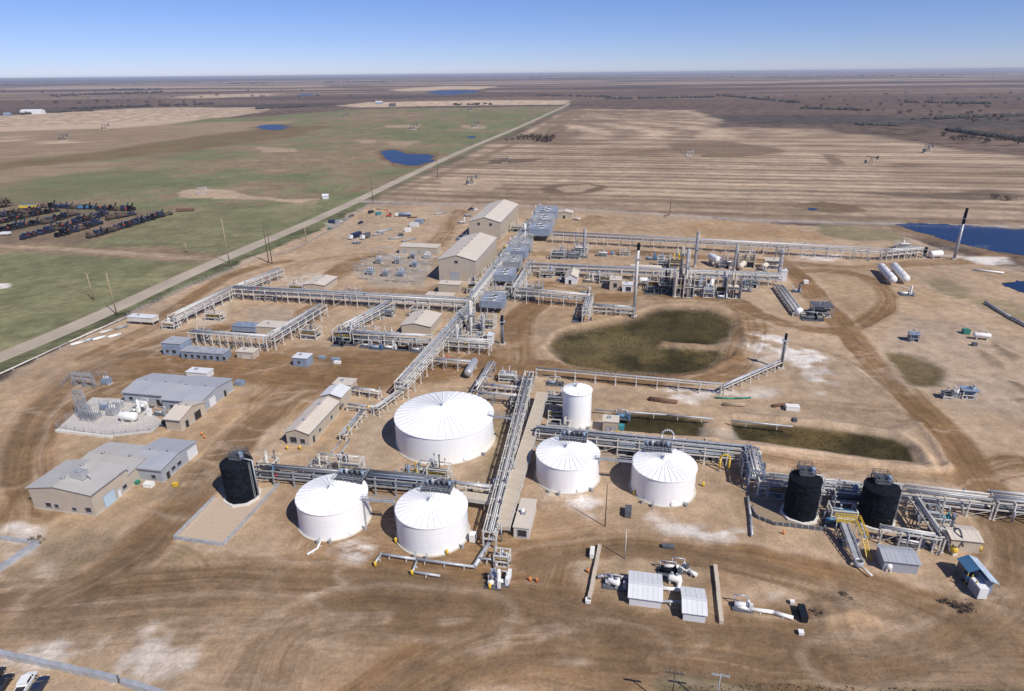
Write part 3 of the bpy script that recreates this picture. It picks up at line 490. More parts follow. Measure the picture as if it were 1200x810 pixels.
# mottling everywhere
ALB *= (1 + .34 * (N4 - .5) * ss(900, 300, Y) + .34 * (N1 - .5))[:, None]
HGT += .10 * (N2 - .5) * ss(700, 300, Y)
def ground_mesh():
    me = bpy.data.meshes.new('ground'); nv = X.size
    co = np.column_stack([X, Y, HGT - .02]).astype(np.float32)
    idx = np.arange(nv).reshape(NY, NX); q = np.column_stack([idx[:-1, :-1].ravel(), idx[:-1, 1:].ravel(), idx[1:, 1:].ravel(), idx[1:, :-1].ravel()]).astype(np.int32)
    me.vertices.add(nv); me.vertices.foreach_set('co', co.ravel()); me.loops.add(q.size); me.loops.foreach_set('vertex_index', q.ravel())
    me.polygons.add(len(q)); me.polygons.foreach_set('loop_start', np.arange(0, q.size, 4, dtype=np.int32)); me.polygons.foreach_set('loop_total', np.full(len(q), 4, dtype=np.int32))
    me.polygons.foreach_set('use_smooth', np.ones(len(q), bool)); me.update()
    a = me.attributes.new('soil', 'FLOAT_COLOR', 'POINT')
    a.data.foreach_set('color', np.column_stack([np.clip(ALB, .01, .9), GRS]).astype(np.float32).ravel())
    a2 = me.attributes.new('rut', 'FLOAT_VECTOR', 'POINT'); a2.data.foreach_set('vector', TRK.astype(np.float32).ravel())
    m = bpy.data.materials.new('ground_soil'); m.use_nodes = True; t = m.node_tree; b = t.nodes['Principled BSDF']; b.inputs['Roughness'].default_value = .95
    b.inputs['Specular IOR Level'].default_value = .12
    at = t.nodes.new('ShaderNodeAttribute'); at.attribute_name = 'soil'
    tc = t.nodes.new('ShaderNodeTexCoord')
    def noise(sc, det, rough=.6):
        n = t.nodes.new('ShaderNodeTexNoise'); n.inputs['Scale'].default_value = sc; n.inputs['Detail'].default_value = det; n.inputs['Roughness'].default_value = rough
        t.links.new(tc.outputs['Object'], n.inputs['Vector']); return n
    n1 = noise(1.3, 6, .7); n2 = noise(.23, 6, .65); n3 = noise(.02, 8, .7)
    def rng(n, a, b_, c, d):
        r = t.nodes.new('ShaderNodeMapRange'); r.inputs[1].default_value = a; r.inputs[2].default_value = b_; r.inputs[3].default_value = c; r.inputs[4].default_value = d
        t.links.new(n.outputs[0], r.inputs[0]); return r
    def mul(a, b_):
        x = t.nodes.new('ShaderNodeMath'); x.operation = 'MULTIPLY'; t.links.new(a.outputs[0], x.inputs[0]); t.links.new(b_.outputs[0], x.inputs[1]); return x
    k = mul(mul(rng(n1, .3, .7, .78, 1.22), rng(n2, .3, .7, .80, 1.20)), rng(n3, .3, .7, .84, 1.16))
    ar = t.nodes.new('ShaderNodeAttribute'); ar.attribute_name = 'rut'; sx = t.nodes.new('ShaderNodeSeparateXYZ'); t.links.new(ar.outputs['Vector'], sx.inputs[0])
    n4 = noise(.035, 10, .75); w4 = t.nodes.new('ShaderNodeMapRange'); w4.inputs[1].default_value = 1.0; w4.inputs[2].default_value = 1.45; t.links.new(at.outputs['Alpha'], w4.inputs[0])
    r4 = rng(n4, .42, .62, .25, -.60); m4 = t.nodes.new('ShaderNodeMath'); m4.operation = 'MULTIPLY_ADD'; m4.inputs[2].default_value = 1.0; t.links.new(r4.outputs[0], m4.inputs[0]); t.links.new(w4.outputs[0], m4.inputs[1]); k = mul(k, m4)
    mp = t.nodes.new('ShaderNodeMapping'); mp.inputs['Scale'].default_value = (.75, .018, 0); t.links.new(ar.outputs['Vector'], mp.inputs[0])
    nr = t.nodes.new('ShaderNodeTexNoise'); nr.noise_dimensions = '2D'; nr.inputs['Scale'].default_value = 1.0; nr.inputs['Detail'].default_value = 4; nr.inputs['Roughness'].default_value = .7; t.links.new(mp.outputs[0], nr.inputs['Vector'])
    rr_ = rng(nr, .30, .70, -.20, .20); m1 = t.nodes.new('ShaderNodeMath'); m1.operation = 'MULTIPLY_ADD'; m1.inputs[2].default_value = 1.0; t.links.new(rr_.outputs[0], m1.inputs[0]); t.links.new(sx.outputs[2], m1.inputs[1]); k = mul(k, m1)
    s = t.nodes.new('ShaderNodeVectorMath'); s.operation = 'SCALE'; t.links.new(at.outputs['Color'], s.inputs[0]); t.links.new(k.outputs[0], s.inputs['Scale'])
    t.links.new(s.outputs[0], b.inputs['Base Color'])
    bp = t.nodes.new('ShaderNodeBump'); bp.inputs['Strength'].default_value = .55; bp.inputs['Distance'].default_value = .25
    t.links.new(n1.outputs[0], bp.inputs['Height']); t.links.new(bp.outputs[0], b.inputs['Normal'])
    me.materials.append(m); return me
struct(inst('ground', ground_mesh()))
# ------------------------------------------------------------------ roads and water
def strip(name, pts, w, m, z=.05, smooth=2):
    p = sm_line([G(*q)[:2] for q in pts], smooth); mb = MB(); n = len(p); vs = []
    for k in range(n):
        a = p[max(k - 1, 0)]; b = p[min(k + 1, n - 1)]; d = (b - a) / np.linalg.norm(b - a); nn = np.array([-d[1], d[0]])
        vs += [(*(p[k] + nn * w / 2), z - .08), (*(p[k] + nn * (w / 2 - .6)), z), (*(p[k] - nn * (w / 2 - .6)), z), (*(p[k] - nn * w / 2), z - .08)]
    mb.add(vs, [(4 * k + j, 4 * k + 4 + j, 4 * k + 5 + j, 4 * k + 1 + j) for k in range(n - 1) for j in range(3)])
    return struct(mb.build(name, m))
RM = mat('road_gravel_asphalt', (.42, .36, .285), .9, var=.14, scale=.05, dirt=.6, dirtcol=(.30, .235, .165), bump=.2)
strip('road', [(-330, 560), (-120, 466), (0, 419), (110, 373), (230, 317), (300, 287), (360, 262), (420, 234.5), (470, 210), (520, 186.5), (560, 169), (610, 148.5), (650, 130), (668, 121.5)], 10.5, RM)
def water(name, pts, z, col=(.004, .020, .075)):
    if name not in MT:
        m = mat(name + '_surface', col, .3, var=.2, scale=.03, bump=.5); MT[name] = m; m.node_tree.nodes['Principled BSDF'].inputs['Specular IOR Level'].default_value = .22
    w = W2(pts); w = [np.array([*q]) for q in w]; c = sm_line(w + [w[0]], 2)
    rr = np.random.default_rng(3); mb = MB(); n = len(c) - 1
    out = []
    for k in range(n):
        for f in (0, .33, .66):
            p = c[k] * (1 - f) + c[k + 1] * f; sc = max(3.0, np.linalg.norm(c[k + 1] - c[k]) * .6); out.append(p + sc * .8 * np.array([vnoise(p[0:1] / sc, p[1:2] / sc, 91)[0] - .5, vnoise(p[0:1] / sc, p[1:2] / sc, 92)[0] - .5]) * 2)
    mb.add([(p[0], p[1], z) for p in out], [tuple(range(len(out)))]); return struct(mb.build('pond', MT[name]))
for q in ([(446, 178), (456, 175.5), (468, 177), (472, 180), (490, 181), (507, 181), (508, 187), (500, 192), (484, 195), (466, 192), (456, 189), (450, 185)],
          [(300, 149), (308, 146.5), (325, 146), (337, 148), (334, 151.5), (318, 153), (306, 151)],
          [(503, 108), (515, 106), (545, 105.8), (565, 106.5), (560, 109), (540, 110), (525, 112), (508, 111)],
          [(1050, 263), (1070, 261.5), (1120, 263.5), (1160, 267), (1250, 272), (1250, 306), (1200, 300), (1160, 293.5), (1120, 285), (1090, 276)],
          [(1176, 334), (1185, 329), (1240, 328), (1240, 348), (1205, 344), (1186, 341)],
          [(548, 160), (558, 159), (557, 162), (549, 162)], [(348, 111), (366, 110), (365, 112.5), (350, 112.5)], [(944, 244.5), (956, 243.5), (962, 246), (950, 246.8)]):
    water('lake_water', q, .10)
# ------------------------------------------------------------------ kit: builders for the things of the works
def du(a, b, z=0): return float((G(*b, z) - G(*a, z)) @ EU)
def dv(a, b, z=0): return float((G(*b, z) - G(*a, z)) @ EV)
def ang(a, b): d = G(*b) - G(*a); return math.atan2(d[1], d[0])
_cache = {}
def shared(key, fn, name, m):
    if key not in _cache:
        mb = MB(); fn(mb); _cache[key] = mb.mesh(name, m)
    return _cache[key]
def bar(name, T, p0, p1, w, h, m, label=None): return MB().beam(p0, p1, w, h).build(name, m, T, label=label)
def railing(mb, pts, h=1.1, r=.05, step=2.2, closed=False):
    P = [np.array(p, float) for p in pts]; P = P + [P[0]] if closed else P
    for a, b in zip(P[:-1], P[1:]):
        L = np.linalg.norm(b - a); n = max(1, int(L / step))
        for k in range(n + 1):
            q = a + (b - a) * k / n; mb.beam(q, q + np.array([0, 0, h]), r, r)
        for f in (.5, 1): mb.beam(a + np.array([0, 0, h * f]), b + np.array([0, 0, h * f]), r, r)
    return mb
# --- pipe racks -------------------------------------------------------------------------------------------------------
def rack(label, a, b, h=5.5, w=4.0, n=4, lev=2, sp=6.0, pm=('alu', 'steel', 'galv', 'grey'), post='steel', group=None, name='pipe_rack', rad=(.12, .28), tray=False, brace=True, world=False, zoff=0, seed=0):
    A = np.array(a, float) if world else G(*a); B = np.array(b, float) if world else G(*b)
    d = B - A; L = float(np.hypot(d[0], d[1])); rz = math.atan2(d[1], d[0])
    T = thing(name, label, 'pipe rack', (A[0], A[1], zoff), rz, group); rr = random.Random(int(L * 100) + seed)
    nb = max(1, round(L / sp)); st = L / nb; ps = .32
    pme = shared(('post', h, post), lambda m: (m.beam((0, 0, 0), (0, 0, h), ps, ps), m.box(-.3, .3, -.3, .3, 0, .25)), 'post', post)
    cme = shared(('xb', w, post), lambda m: m.box(-.14, .14, -w / 2 - .3, w / 2 + .3, -.18, .18), 'crossbeam', post)
    zs = [h - .2 - 2.0 * k for k in range(lev)]
    for k in range(nb + 1):
        x = min(max(k * st, .2), L - .2)
        for s in (-1, 1): inst('post', pme, T, (x, s * w / 2, 0))
        for z in zs: inst('crossbeam', cme, T, (x + .004, 0, z))
    for z in zs:
        sme = shared(('str', round(L, 2), post), lambda m: m.box(0, L, -.09, .09, -.17, .17), 'stringer', post)
        for s in (-1, 1): inst('stringer', sme, T, (0, s * (w / 2 + .06), z - .02))
        for j in range(n):
            r = rr.uniform(*rad); y = (-w / 2 + .5) + (w - 1.0) * (j + .5 * rr.random()) / max(1, n - .5); x0 = rr.uniform(0, .12) * L * (rr.random() < .35); x1 = L - rr.uniform(0, .2) * L * (rr.random() < .3)
            MB().cyl((x0, y, z + .2 + r), (x1, y, z + .2 + r), r, n=8).build('pipe', rr.choice(pm), T)
    if tray:
        mb = MB().box(0, L, -.45, .45, h + .9, h + 1.05)
        for k in range(int(L / 3)): mb.beam((k * 3 + .5, -.4, h), (k * 3 + .5, -.4, h + .9), .08, .08).beam((k * 3 + .5, .4, h), (k * 3 + .5, .4, h + .9), .08, .08)
        mb.build('cable_tray', 'galv', T)
    if brace:                                                      # drop legs, valves and boxes hung along the rack
        for k in range(int(L / 4.5)):
            x = rr.uniform(.6, L - .6); y = rr.choice((-1, 1)) * (w / 2 + rr.uniform(.35, .9)); r = rr.uniform(.09, .2); zt = rr.choice(zs) + .35; q = rr.random()
            if q < .6: MB().tube([(x, y * .4, zt), (x, y, zt), (x, y, rr.uniform(.2, 1.2))], r, 7).build('riser', rr.choice(pm), T)
            elif q < .85: MB().lathe([(.01, zt), (.35, zt + .02), (.35, zt + .3), (.1, zt + .35), (.1, zt + .9), (.4, zt + .92), (.4, zt + 1.0), (.01, zt + 1.02)], 10, c=(x, y * .5)).build('valve', rr.choice(('dkgrey', 'galv', 'yellow', 'red', 'blue')), T)
            else: MB().box(x - .4, x + .4, y - .3, y + .3, .1, 1.7).build('junction_box', rr.choice(('galv', 'grey', 'dkgrey')), T)
    if brace and nb > 1:
        for k in range(0, nb, 3):
            for s in (-1, 1): bar('brace', T, (k * st, s * w / 2, .3), ((k + 1) * st, s * w / 2, zs[-1]), .12, .12, post)
    return T
def pipeline(label, pts, r, m, z=.5, sup=True, sp=5.0, group=None, name='pipeline', flange=True, world=False):
    P = [np.array(p, float) if world else G(*p) for p in pts]; T = thing(name, label, 'pipeline', (P[0][0], P[0][1], 0), 0, group)
    Q = [toloc(T, p) + np.array([0, 0, z]) for p in P]
    for a, b in zip(Q[:-1], Q[1:]): MB().cyl(a, b, r, n=8).build('pipe', m, T)
    for q in Q[1:-1]: MB().lathe([(0.01, -r * 1.1), (r * .8, -r * .8), (r * 1.12, 0), (r * .8, r * .8), (.01, r * 1.1)], 10).build('elbow', m, T, tuple(q))
    if sup and z > .45:
        me = shared(('sup', z, r), lambda mb: (mb.box(-.1, .1, -.55, .55, z - r - .16, z - r), mb.box(-.09, .09, -.5, -.32, 0, z - r - .16), mb.box(-.09, .09, .32, .5, 0, z - r - .16)), 'support', 'steel')
        for a, b in zip(Q[:-1], Q[1:]):
            L = np.linalg.norm(b - a); n = max(1, int(L / sp)); an = math.atan2(b[1] - a[1], b[0] - a[0])
            for k in range(n):
                q = a + (b - a) * (k + .5) / n; inst('support', me, T, (q[0], q[1], 0), an)
    return T
# --- tanks ------------------------------------------------------------------------------------------------------------
def place_round(bot, left, right, rim):                              # axis, radius and height of a round tank from its outline
    cx = (left + right) / 2; f = G(cx, bot); p = np.array([f[0], f[1] + 6., 6., 8.]); t = np.linspace(0, 2 * math.pi, 73)
    def meas(p):
        a = [PR((p[0] + p[2] * math.cos(k), p[1] + p[2] * math.sin(k), 0)) for k in t]; b = [PR((p[0] + p[2] * math.cos(k), p[1] + p[2] * math.sin(k), p[3])) for k in t]
        xs = [q[0] for q in a + b]; return np.array([min(xs), max(xs), max(q[1] for q in a), max(q[1] for q in b)])
    g = np.array([left, right, bot, rim], float)
    for _ in range(8):
        m0 = meas(p); J = np.zeros((4, 4))
        for j in range(4): d = np.zeros(4); d[j] = .05; J[:, j] = (meas(p + d) - m0) / .05
        p = p + np.clip(np.linalg.solve(J, g - m0), -6, 6)
    return np.array([p[0], p[1], 0.]), float(p[2]), float(p[3])
def tank(label, cx, bot, left, right, rim, rise, npan, courses=4, group=None, platform=None, name='storage_tank', m='white'):
    c, R, H = place_round(bot, left, right, rim)
    T = thing(name, label, 'tank', c, GA, group)
    MB().lathe([(.01, .0), (R + .5, .0), (R + .5, .18), (R, .2)], 48, smooth=False).build('base_ring', 'conc', T)
    for k in range(courses):
        z0 = .2 + (H - .2) * k / courses; z1 = .2 + (H - .2) * (k + 1) / courses; r = R - .012 * k
        MB().lathe([(r, z0), (r, z1)], 64).build('shell_course', m, T)
    MB().lathe([(R - .05, H - .12), (R + .14, H - .12), (R + .14, H + .03), (R - .1, H + .05)], 64).build('rim_angle', m, T)
    da = 2 * math.pi / npan
    def pan(mb):
        a0, a1 = 0, da; r1 = R + .05; r0 = .6
        P = lambda r, a, z: (r * math.cos(a), r * math.sin(a), z)
        mb.add([P(r0, a0, H + rise), P(r1, a0, H), P(r1, a1, H), P(r0, a1, H + rise)], [(0, 1, 2, 3)])
        e = .11 / R * 3
        for rr_ in ((r0, r1),):
            up = .16
            mb.add([P(r0, a0, H + rise), P(r1, a0, H), P(r1, a0 + e * .6, H), P(r0, a0 + e, H + rise), P(r0, a0, H + rise + up), P(r1, a0, H + up), P(r1, a0 + e * .6, H + up), P(r0, a0 + e, H + rise + up)],
                   [(4, 5, 6, 7), (0, 1, 5, 4), (3, 7, 6, 2), (1, 2, 6, 5)])
    me = shared(('pan', label), pan, 'roof_panel', m)
    for k in range(npan): inst('roof_panel', me, T, (0, 0, 0), k * da)
    MB().lathe([(.9, H + rise - .1), (.9, H + rise + .35), (.35, H + rise + .5), (.35, H + rise + .9), (.01, H + rise + .95)], 14).build('roof_vent', 'white', T)
    # stair ladder on the shell with cage and a manway
    vd = math.atan2(-c[1], -c[0]) - GA
    a = vd + .35; MB().cyl((R * math.cos(a), R * math.sin(a), 1.1), ((R + .35) * math.cos(a), (R + .35) * math.sin(a), 1.1), .45, n=12).build('manway', 'white', T)
    for da_ in (-.5, -.2, .75):
        a = vd + da_; MB().cyl((R * math.cos(a), R * math.sin(a), .7), ((R + 1.2) * math.cos(a), (R + 1.2) * math.sin(a), .7), .16).box((R + 1.1) * math.cos(a) - .25, (R + 1.1) * math.cos(a) + .25, (R + 1.1) * math.sin(a) - .25, (R + 1.1) * math.sin(a) + .25, 0, 1.2).build('nozzle', 'galv', T)
    if platform:
        pw, pd, off = platform; y0 = R - pd + .9; zp = H + .95
        dk = MB(); n = int(pw / .9)
        for k in range(n): dk.box(off - pw / 2 + k * pw / n, off - pw / 2 + (k + .8) * pw / n, y0, y0 + pd, zp, zp + .12)
        D = dk.build('platform_deck', 'dkgrey', T)
        MB().box(off - pw / 2 + .1, off + pw / 2 - .1, y0 + .1, y0 + pd - .1, zp - .14, zp - .02).build('platform_floor', 'black', T)
        lg = MB()
        for x in (-pw / 2 + .2, 0, pw / 2 - .2):
            for y in (y0 + .2, y0 + pd - .2):
                lg.beam((off + x, y, H - (.6 if y > R - 1 else 0)), (off + x, y, zp), .2, .2)
        for y in (y0 + .1, y0 + pd - .1): lg.box(off - pw / 2, off + pw / 2, y - .1, y + .1, zp - .3, zp - .01)
        lg.build('platform_frame', 'dkgrey', T)
        railing(MB(), [(off - pw / 2, y0, zp + .12), (off - pw / 2, y0 + pd, zp + .12), (off + pw / 2, y0 + pd, zp + .12), (off + pw / 2, y0, zp + .12)], closed=True, r=.07).build('railing', 'galv', T)
        for k in range(5):
            x = off + (-.4 + .19 * k) * pw; MB().cyl((x, y0 + pd * .55, zp + .1), (x, y0 + pd * .55, zp + 1.3 + .4 * (k % 2)), .4, n=10).cyl((x, y0 + pd * .55, zp + 1.0), (x + 1.1, y0 + pd * .8, zp + 1.0), .16).build('vent_valve', ('bluegrey', 'galv', 'dkgrey', 'dkgrey', 'bluegrey')[k], T)
    return T, R, H
def silo(label, cx, bot, left, right, rim, group, side=1):
    c, R, H = place_round(bot, left, right, rim); T = thing('insulated_tank', label, 'tank', c, GA, group)
    MB().lathe([(.01, 0), (R + .9, 0), (R + .9, .5), (R + .2, .52)], 8, smooth=False).build('base_slab', 'concwhite', T)
    n = 22
    for k in range(4):
        z0 = .5 + (H - .5) * k / 4; z1 = .5 + (H - .5) * (k + 1) / 4; 
        mb = MB(); rj = random.Random(k + int(bot)); nn = 26; vs = []
        for q_ in range(5):
            for j in range(nn): t_ = 2 * math.pi * j / nn; r_ = R + rj.uniform(-.11, .09) + .05 * (j % 2); vs.append((r_ * math.cos(t_), r_ * math.sin(t_), z0 + (z1 - z0) * q_ / 4))
        mb.add(vs, [(a_ * nn + j, a_ * nn + (j + 1) % nn, (a_ + 1) * nn + (j + 1) % nn, (a_ + 1) * nn + j) for a_ in range(4) for j in range(nn)]).build('insulation_band', 'black', T)
    MB().lathe([(R + .1, H - .25), (R + .1, H + .05), (1.0, H + R * .24), (.01, H + R * .25)], 20, smooth=False).build('roof', 'black', T)
    railing(MB(), [(R * .96 * math.cos(t), R * .96 * math.sin(t), H + .05) for t in np.linspace(.4, math.pi - .2, 8)], r=.07).build('railing', 'dkgrey', T)
    zt = H + R * .24
    MB().box(-1.6, 1.6, -.6, 1.6, zt, zt + .14).build('roof_platform', 'dkgrey', T)
    railing(MB(), [(-1.6, -.6, zt + .14), (1.6, -.6, zt + .14), (1.6, 1.6, zt + .14), (-1.6, 1.6, zt + .14)], closed=True, r=.06).build('platform_railing', 'dkgrey', T)
    MB().cyl((1.3 * side, .5, zt), (1.3 * side, .5, zt + 1.5), .55, n=12).cyl((1.3 * side, .5, zt + 1.5), (1.3 * side, .5, zt + 2.0), .75, .3, n=12).build('relief_vent', 'bluegrey', T)
    MB().box(-.8, .2, .2, 1.2, zt + .14, zt + 1.3).build('valve_box', 'dkgrey', T)
    fr = MB(); z1 = H + .1; b = R * .42
    for x in (-b, b):
        for y in (.2, R * .8): fr.beam((x, y, z1), (x, y, zt + .7), .2, .2)
    for y in (.2, R * .8): fr.beam((-b, y, zt + .6), (b, y, zt + .6), .2, .2)
    fr.build('platform_frame', 'dkgrey', T); MB().box(-b, b, .25, R * .8, zt + .7, zt + .82).build('upper_deck', 'dkgrey', T)
    railing(MB(), [(-b, .25, zt + .82), (b, .25, zt + .82), (b, R * .8, zt + .82), (-b, R * .8, zt + .82)], closed=True, r=.09, step=1.2).build('upper_railing', 'dkgrey', T)
    a = 0.0; MB().cyl((R + .3, .6, .5), (R + .3, .6, H + .6), .18).cyl((R + .3, .6, H + .6), (R * .4, .6, H + R * .25), .18).build('riser_pipe', 'galv', T)
    lad = MB()
    for s in (-.28, .28): lad.beam((R + .25, s - .8, .5), (R + .25, s - .8, H + 1), .07, .07)
    for k in range(int(H / .6)): lad.beam((R + .25, -1.08, .8 + .6 * k), (R + .25, -.52, .8 + .6 * k), .05, .05)
    lad.build('ladder', 'galv', T)
    return T, R, H
# --- buildings ----------------------------------------------------------------------------------------------------------
def gable(label, A, w, d, h, rise, ridge='y', wall='tanwall', roof='tanroof', windows=(), doors=(), over=.35, rz=GA, name='building', cat='building', group=None, world=False, peak=.5, seams=0, panels=0, extras=True):
    P = np.array(A, float) if world else G(*A); T = thing(name, label, cat, (P[0], P[1], 0), rz, group)
    q = peak
    if ridge == 'y':
        prof = [(0, 0), (w, 0), (w, h), (w * q, h + rise), (0, h)]
        mb = MB(); n = 5; vs = [(x, 0, z) for x, z in prof] + [(x, d, z) for x, z in prof]
        mb.add(vs, [(4, 3, 2, 1, 0), (5, 6, 7, 8, 9)] + [(k, (k + 1) % n, n + (k + 1) % n, n + k) for k in range(n)]); mb.build('wall', wall, T)
        sl = rise / (w * q); sr = rise / (w * (1 - q)); o = over; t = .16
        L = [(-o, -o, h - sl * o + t), (w * q, -o, h + rise + t), (w * q, d + o, h + rise + t), (-o, d + o, h - sl * o + t)]
        Rr = [(w * q, -o, h + rise + t), (w + o, -o, h - sr * o + t), (w + o, d + o, h - sr * o + t), (w * q, d + o, h + rise + t)]
        rid = ((w * q, -o, h + rise + t + .03), (w * q, d + o, h + rise + t + .03)); run = ((-o, -o), (w + o, -o))
    else:
        prof = [(0, 0), (d, 0), (d, h), (d * q, h + rise), (0, h)]
        mb = MB(); n = 5; vs = [(0, y, z) for y, z in prof] + [(w, y, z) for y, z in prof]
        mb.add(vs, [(0, 1, 2, 3, 4), (9, 8, 7, 6, 5)] + [(k, (k + 1) % n, n + (k + 1) % n, n + k) for k in range(n)]); mb.build('wall', wall, T)
        sl = rise / (d * q); sr = rise / (d * (1 - q)); o = over; t = .16
        L = [(-o, -o, h - sl * o + t), (w + o, -o, h - sl * o + t), (w + o, d * q, h + rise + t), (-o, d * q, h + rise + t)]
        Rr = [(-o, d * q, h + rise + t), (w + o, d * q, h + rise + t), (w + o, d + o, h - sr * o + t), (-o, d + o, h - sr * o + t)]
        rid = ((-o, d * q, h + rise + t + .03), (w + o, d * q, h + rise + t + .03))
    if panels:                                                     # roof sheets one by one, each a little proud of the next
        for S in (L, Rr):
            S = [np.array(p) for p in S]; ax = 1 if ridge == 'y' else 0
            for k in range(panels):
                f0, f1 = k / panels, (k + .965) / panels
                if ridge == 'y': Q = [S[0] + (S[3] - S[0]) * f0, S[1] + (S[2] - S[1]) * f0, S[1] + (S[2] - S[1]) * f1, S[0] + (S[3] - S[0]) * f1]
                else: Q = [S[0] + (S[1] - S[0]) * f0, S[0] + (S[1] - S[0]) * f1, S[3] + (S[2] - S[3]) * f1, S[3] + (S[2] - S[3]) * f0]
                MB().slab([p + np.array([0, 0, .02 * (k % 2)]) for p in Q], .12).build('roof_panel', roof, T)
    else:
        for S in (L, Rr): MB().slab(S, .14).build('roof', roof, T)
    MB().beam(rid[0], rid[1], .5, .1).build('ridge_cap', roof, T)
    openings(T, w, d, windows, doors)
    if extras and d * w > 60:                                      # gutters, vents, plinth
        e = .05; pl = MB().box(-e, w + e, -e, -.003, 0, .35).box(-e, -.003, 0, d, 0, .35).box(w + .003, w + e, 0, d, 0, .35); pl.build('plinth', 'conc', T)
        for k in range(max(2, int((d if ridge == 'y' else w) / 7))):
            f = (k + .5) / max(2, int((d if ridge == 'y' else w) / 7)); vx, vy = (w * q, d * f) if ridge == 'y' else (w * f, d * q); zr = h + rise + .16
            MB().cyl((vx, vy, zr - .1), (vx, vy, zr + .45), .3, n=10).cyl((vx, vy, zr + .45), (vx, vy, zr + .62), .5, .2, n=10).build('roof_vent', 'galv', T)
        mb = MB()
        if ridge == 'y':
            for x, s in ((-over - .08, sl), (w + over + .08, sr)): mb.box(x - .09, x + .09, -over, d + over, h - s * over - .1, h - s * over + .1)
        else:
            for y, s in ((-over - .08, sl), (d + over + .08, sr)): mb.box(-over, w + over, y - .09, y + .09, h - s * over - .1, h - s * over + .1)
        mb.build('gutter', 'grey', T)
    return T
def openings(T, w, d, windows, doors):
    for side, x, z, ww, hh in windows: frame_on(T, w, d, side, x, z, ww, hh, 'window', 'glass')
    for dd in doors:
        side, x, ww, hh = dd[:4]; frame_on(T, w, d, side, x, .05, ww, hh, 'door', dd[4] if len(dd) > 4 else 'greywall')
def frame_on(T, w, d, side, x, z, ww, hh, kind, m):
    e = .07
    def mk(a, b, z0, z1, o0, o1):
        if side == 'f': return (a, b, -o1, -o0, z0, z1)
        if side == 'b': return (a, b, d + o0, d + o1, z0, z1)
        if side == 'l': return (-o1, -o0, a, b, z0, z1)
        return (w + o0, w + o1, a, b, z0, z1)
    o = MB().box(*mk(x, x + ww, z, z + hh, .004, e)).build(kind, m, T)
    f = MB()
    for a, b, z0, z1 in ((x - .12, x, z - .0, z + hh + .12), (x + ww, x + ww + .12, z, z + hh + .12), (x, x + ww, z + hh, z + hh + .12)): f.box(*mk(a, b, z0, z1, .004, e + .05))
    f.build('frame', 'grey', o)
    if kind == 'window': MB().box(*mk(x - .15, x + ww + .15, z - .12, z - .01, .004, e + .1)).build('sill', 'grey', o)
def flat(label, A, w, d, h, wall='tanwall', roof='tanroof', windows=(), doors=(), rz=GA, name='building', cat='building', group=None, legs=0, world=False):
    P = np.array(A, float) if world else G(*A); T = thing(name, label, cat, (P[0], P[1], 0), rz, group)
    MB().box(0, w, 0, d, legs, legs + h).build('wall', wall, T)
    MB().box(-.2, w + .2, -.2, d + .2, legs + h, legs + h + .22).build('roof', roof, T)
    if legs:
        for x in np.linspace(.2, w - .2, max(2, int(w / 4))):
            for y in (.2, d - .2): MB().beam((x, y, 0), (x, y, legs), .25, .25).build('leg', 'grey', T)
    openings(T, w, d, windows, doors)
    if w * d > 12: MB().box(w * .3, w * .3 + 1.0, d * .4, d * .4 + .9, legs + h + .22, legs + h + .85).build('air_unit', 'galv', T)
    return T
# --- process gear ---------------------------------------------------------------------------------------------------------
def vessel(label, a, b, r, z, m='whitepipe', name='horizontal_vessel', cat='vessel', group=None, world=False, saddle='steel', noz=2):
    A = np.array(a, float) if world else G(*a); B = np.array(b, float) if world else G(*b); d = B - A; L = float(np.hypot(d[0], d[1])); rz = math.atan2(d[1], d[0])
    T = thing(name, label, cat, (A[0], A[1], 0), rz, group); c = z + r
    MB().lathe([(.01, 0), (r * .6, r * .1), (r * .9, r * .35), (r, r * .6), (r, L - r * .6), (r * .9, L - r * .35), (r * .6, L - r * .1), (.01, L)], 20, axis=('x', c)).build('shell', m, T)
    for f in (.22, .78):
        MB().box(L * f - .2, L * f + .2, -r * .8, r * .8, 0, c - r * .55).build('saddle', saddle, T)
    for k in range(noz):
        f = .3 + .4 * k; MB().cyl((L * f, 0, c + r * .9), (L * f, 0, c + r + .45), .16).cyl((L * f, 0, c + r + .4), (L * f, 0, c + r + .52), .3).build('nozzle', 'galv', T)
    return T
def column(label, px, r, h, m='alu', plats=(.6,), group=None, name='process_column', cat='column', cap='dome', pm='galv', world=False):
    r *= .78; P = np.array(px, float) if world else G(*px); T = thing(name, label, cat, P, GA, group)
    MB().lathe([(.01, .0), (r + .5, 0), (r + .5, .4), (r * 1.15, .42), (r * 1.05, 1.6), (r, 1.62)], 18, smooth=False).build('skirt', 'conc', T)
    MB().lathe([(r, 1.6), (r, h - r * .6), (r * .85, h - r * .2), (r * .4, h), (.01, h)], 20).build('shell', m, T)
    for f in plats:
        z = h * f; mb = MB(); mb.lathe([(r + .02, z), (r + 1.0, z), (r + 1.0, z + .1), (r + .02, z + .1)], 12, smooth=False); p = mb.build('platform', pm, T)
        railing(MB(), [((r + .95) * math.cos(t), (r + .95) * math.sin(t), z + .1) for t in np.linspace(0, 2 * math.pi, 9)[:-1]], closed=True, r=.06, step=3).build('railing', pm, p)
    lad = MB()
    for s in (-.25, .25): lad.beam((s, -r - .2, .5), (s, -r - .2, h * max(plats or (.9,))), .07, .07)
    for k in range(int(h * max(plats or (.9,)) / .8)): lad.beam((-.25, -r - .2, .6 + .8 * k), (.25, -r - .2, .6 + .8 * k), .05, .05)
    lad.build('ladder', 'galv', T)
    MB().tube([(r + .35, 0, 1.0), (r + .35, 0, h - .3), (0, 0, h + .25)], .14).build('overhead_pipe', 'alu', T)
    return T
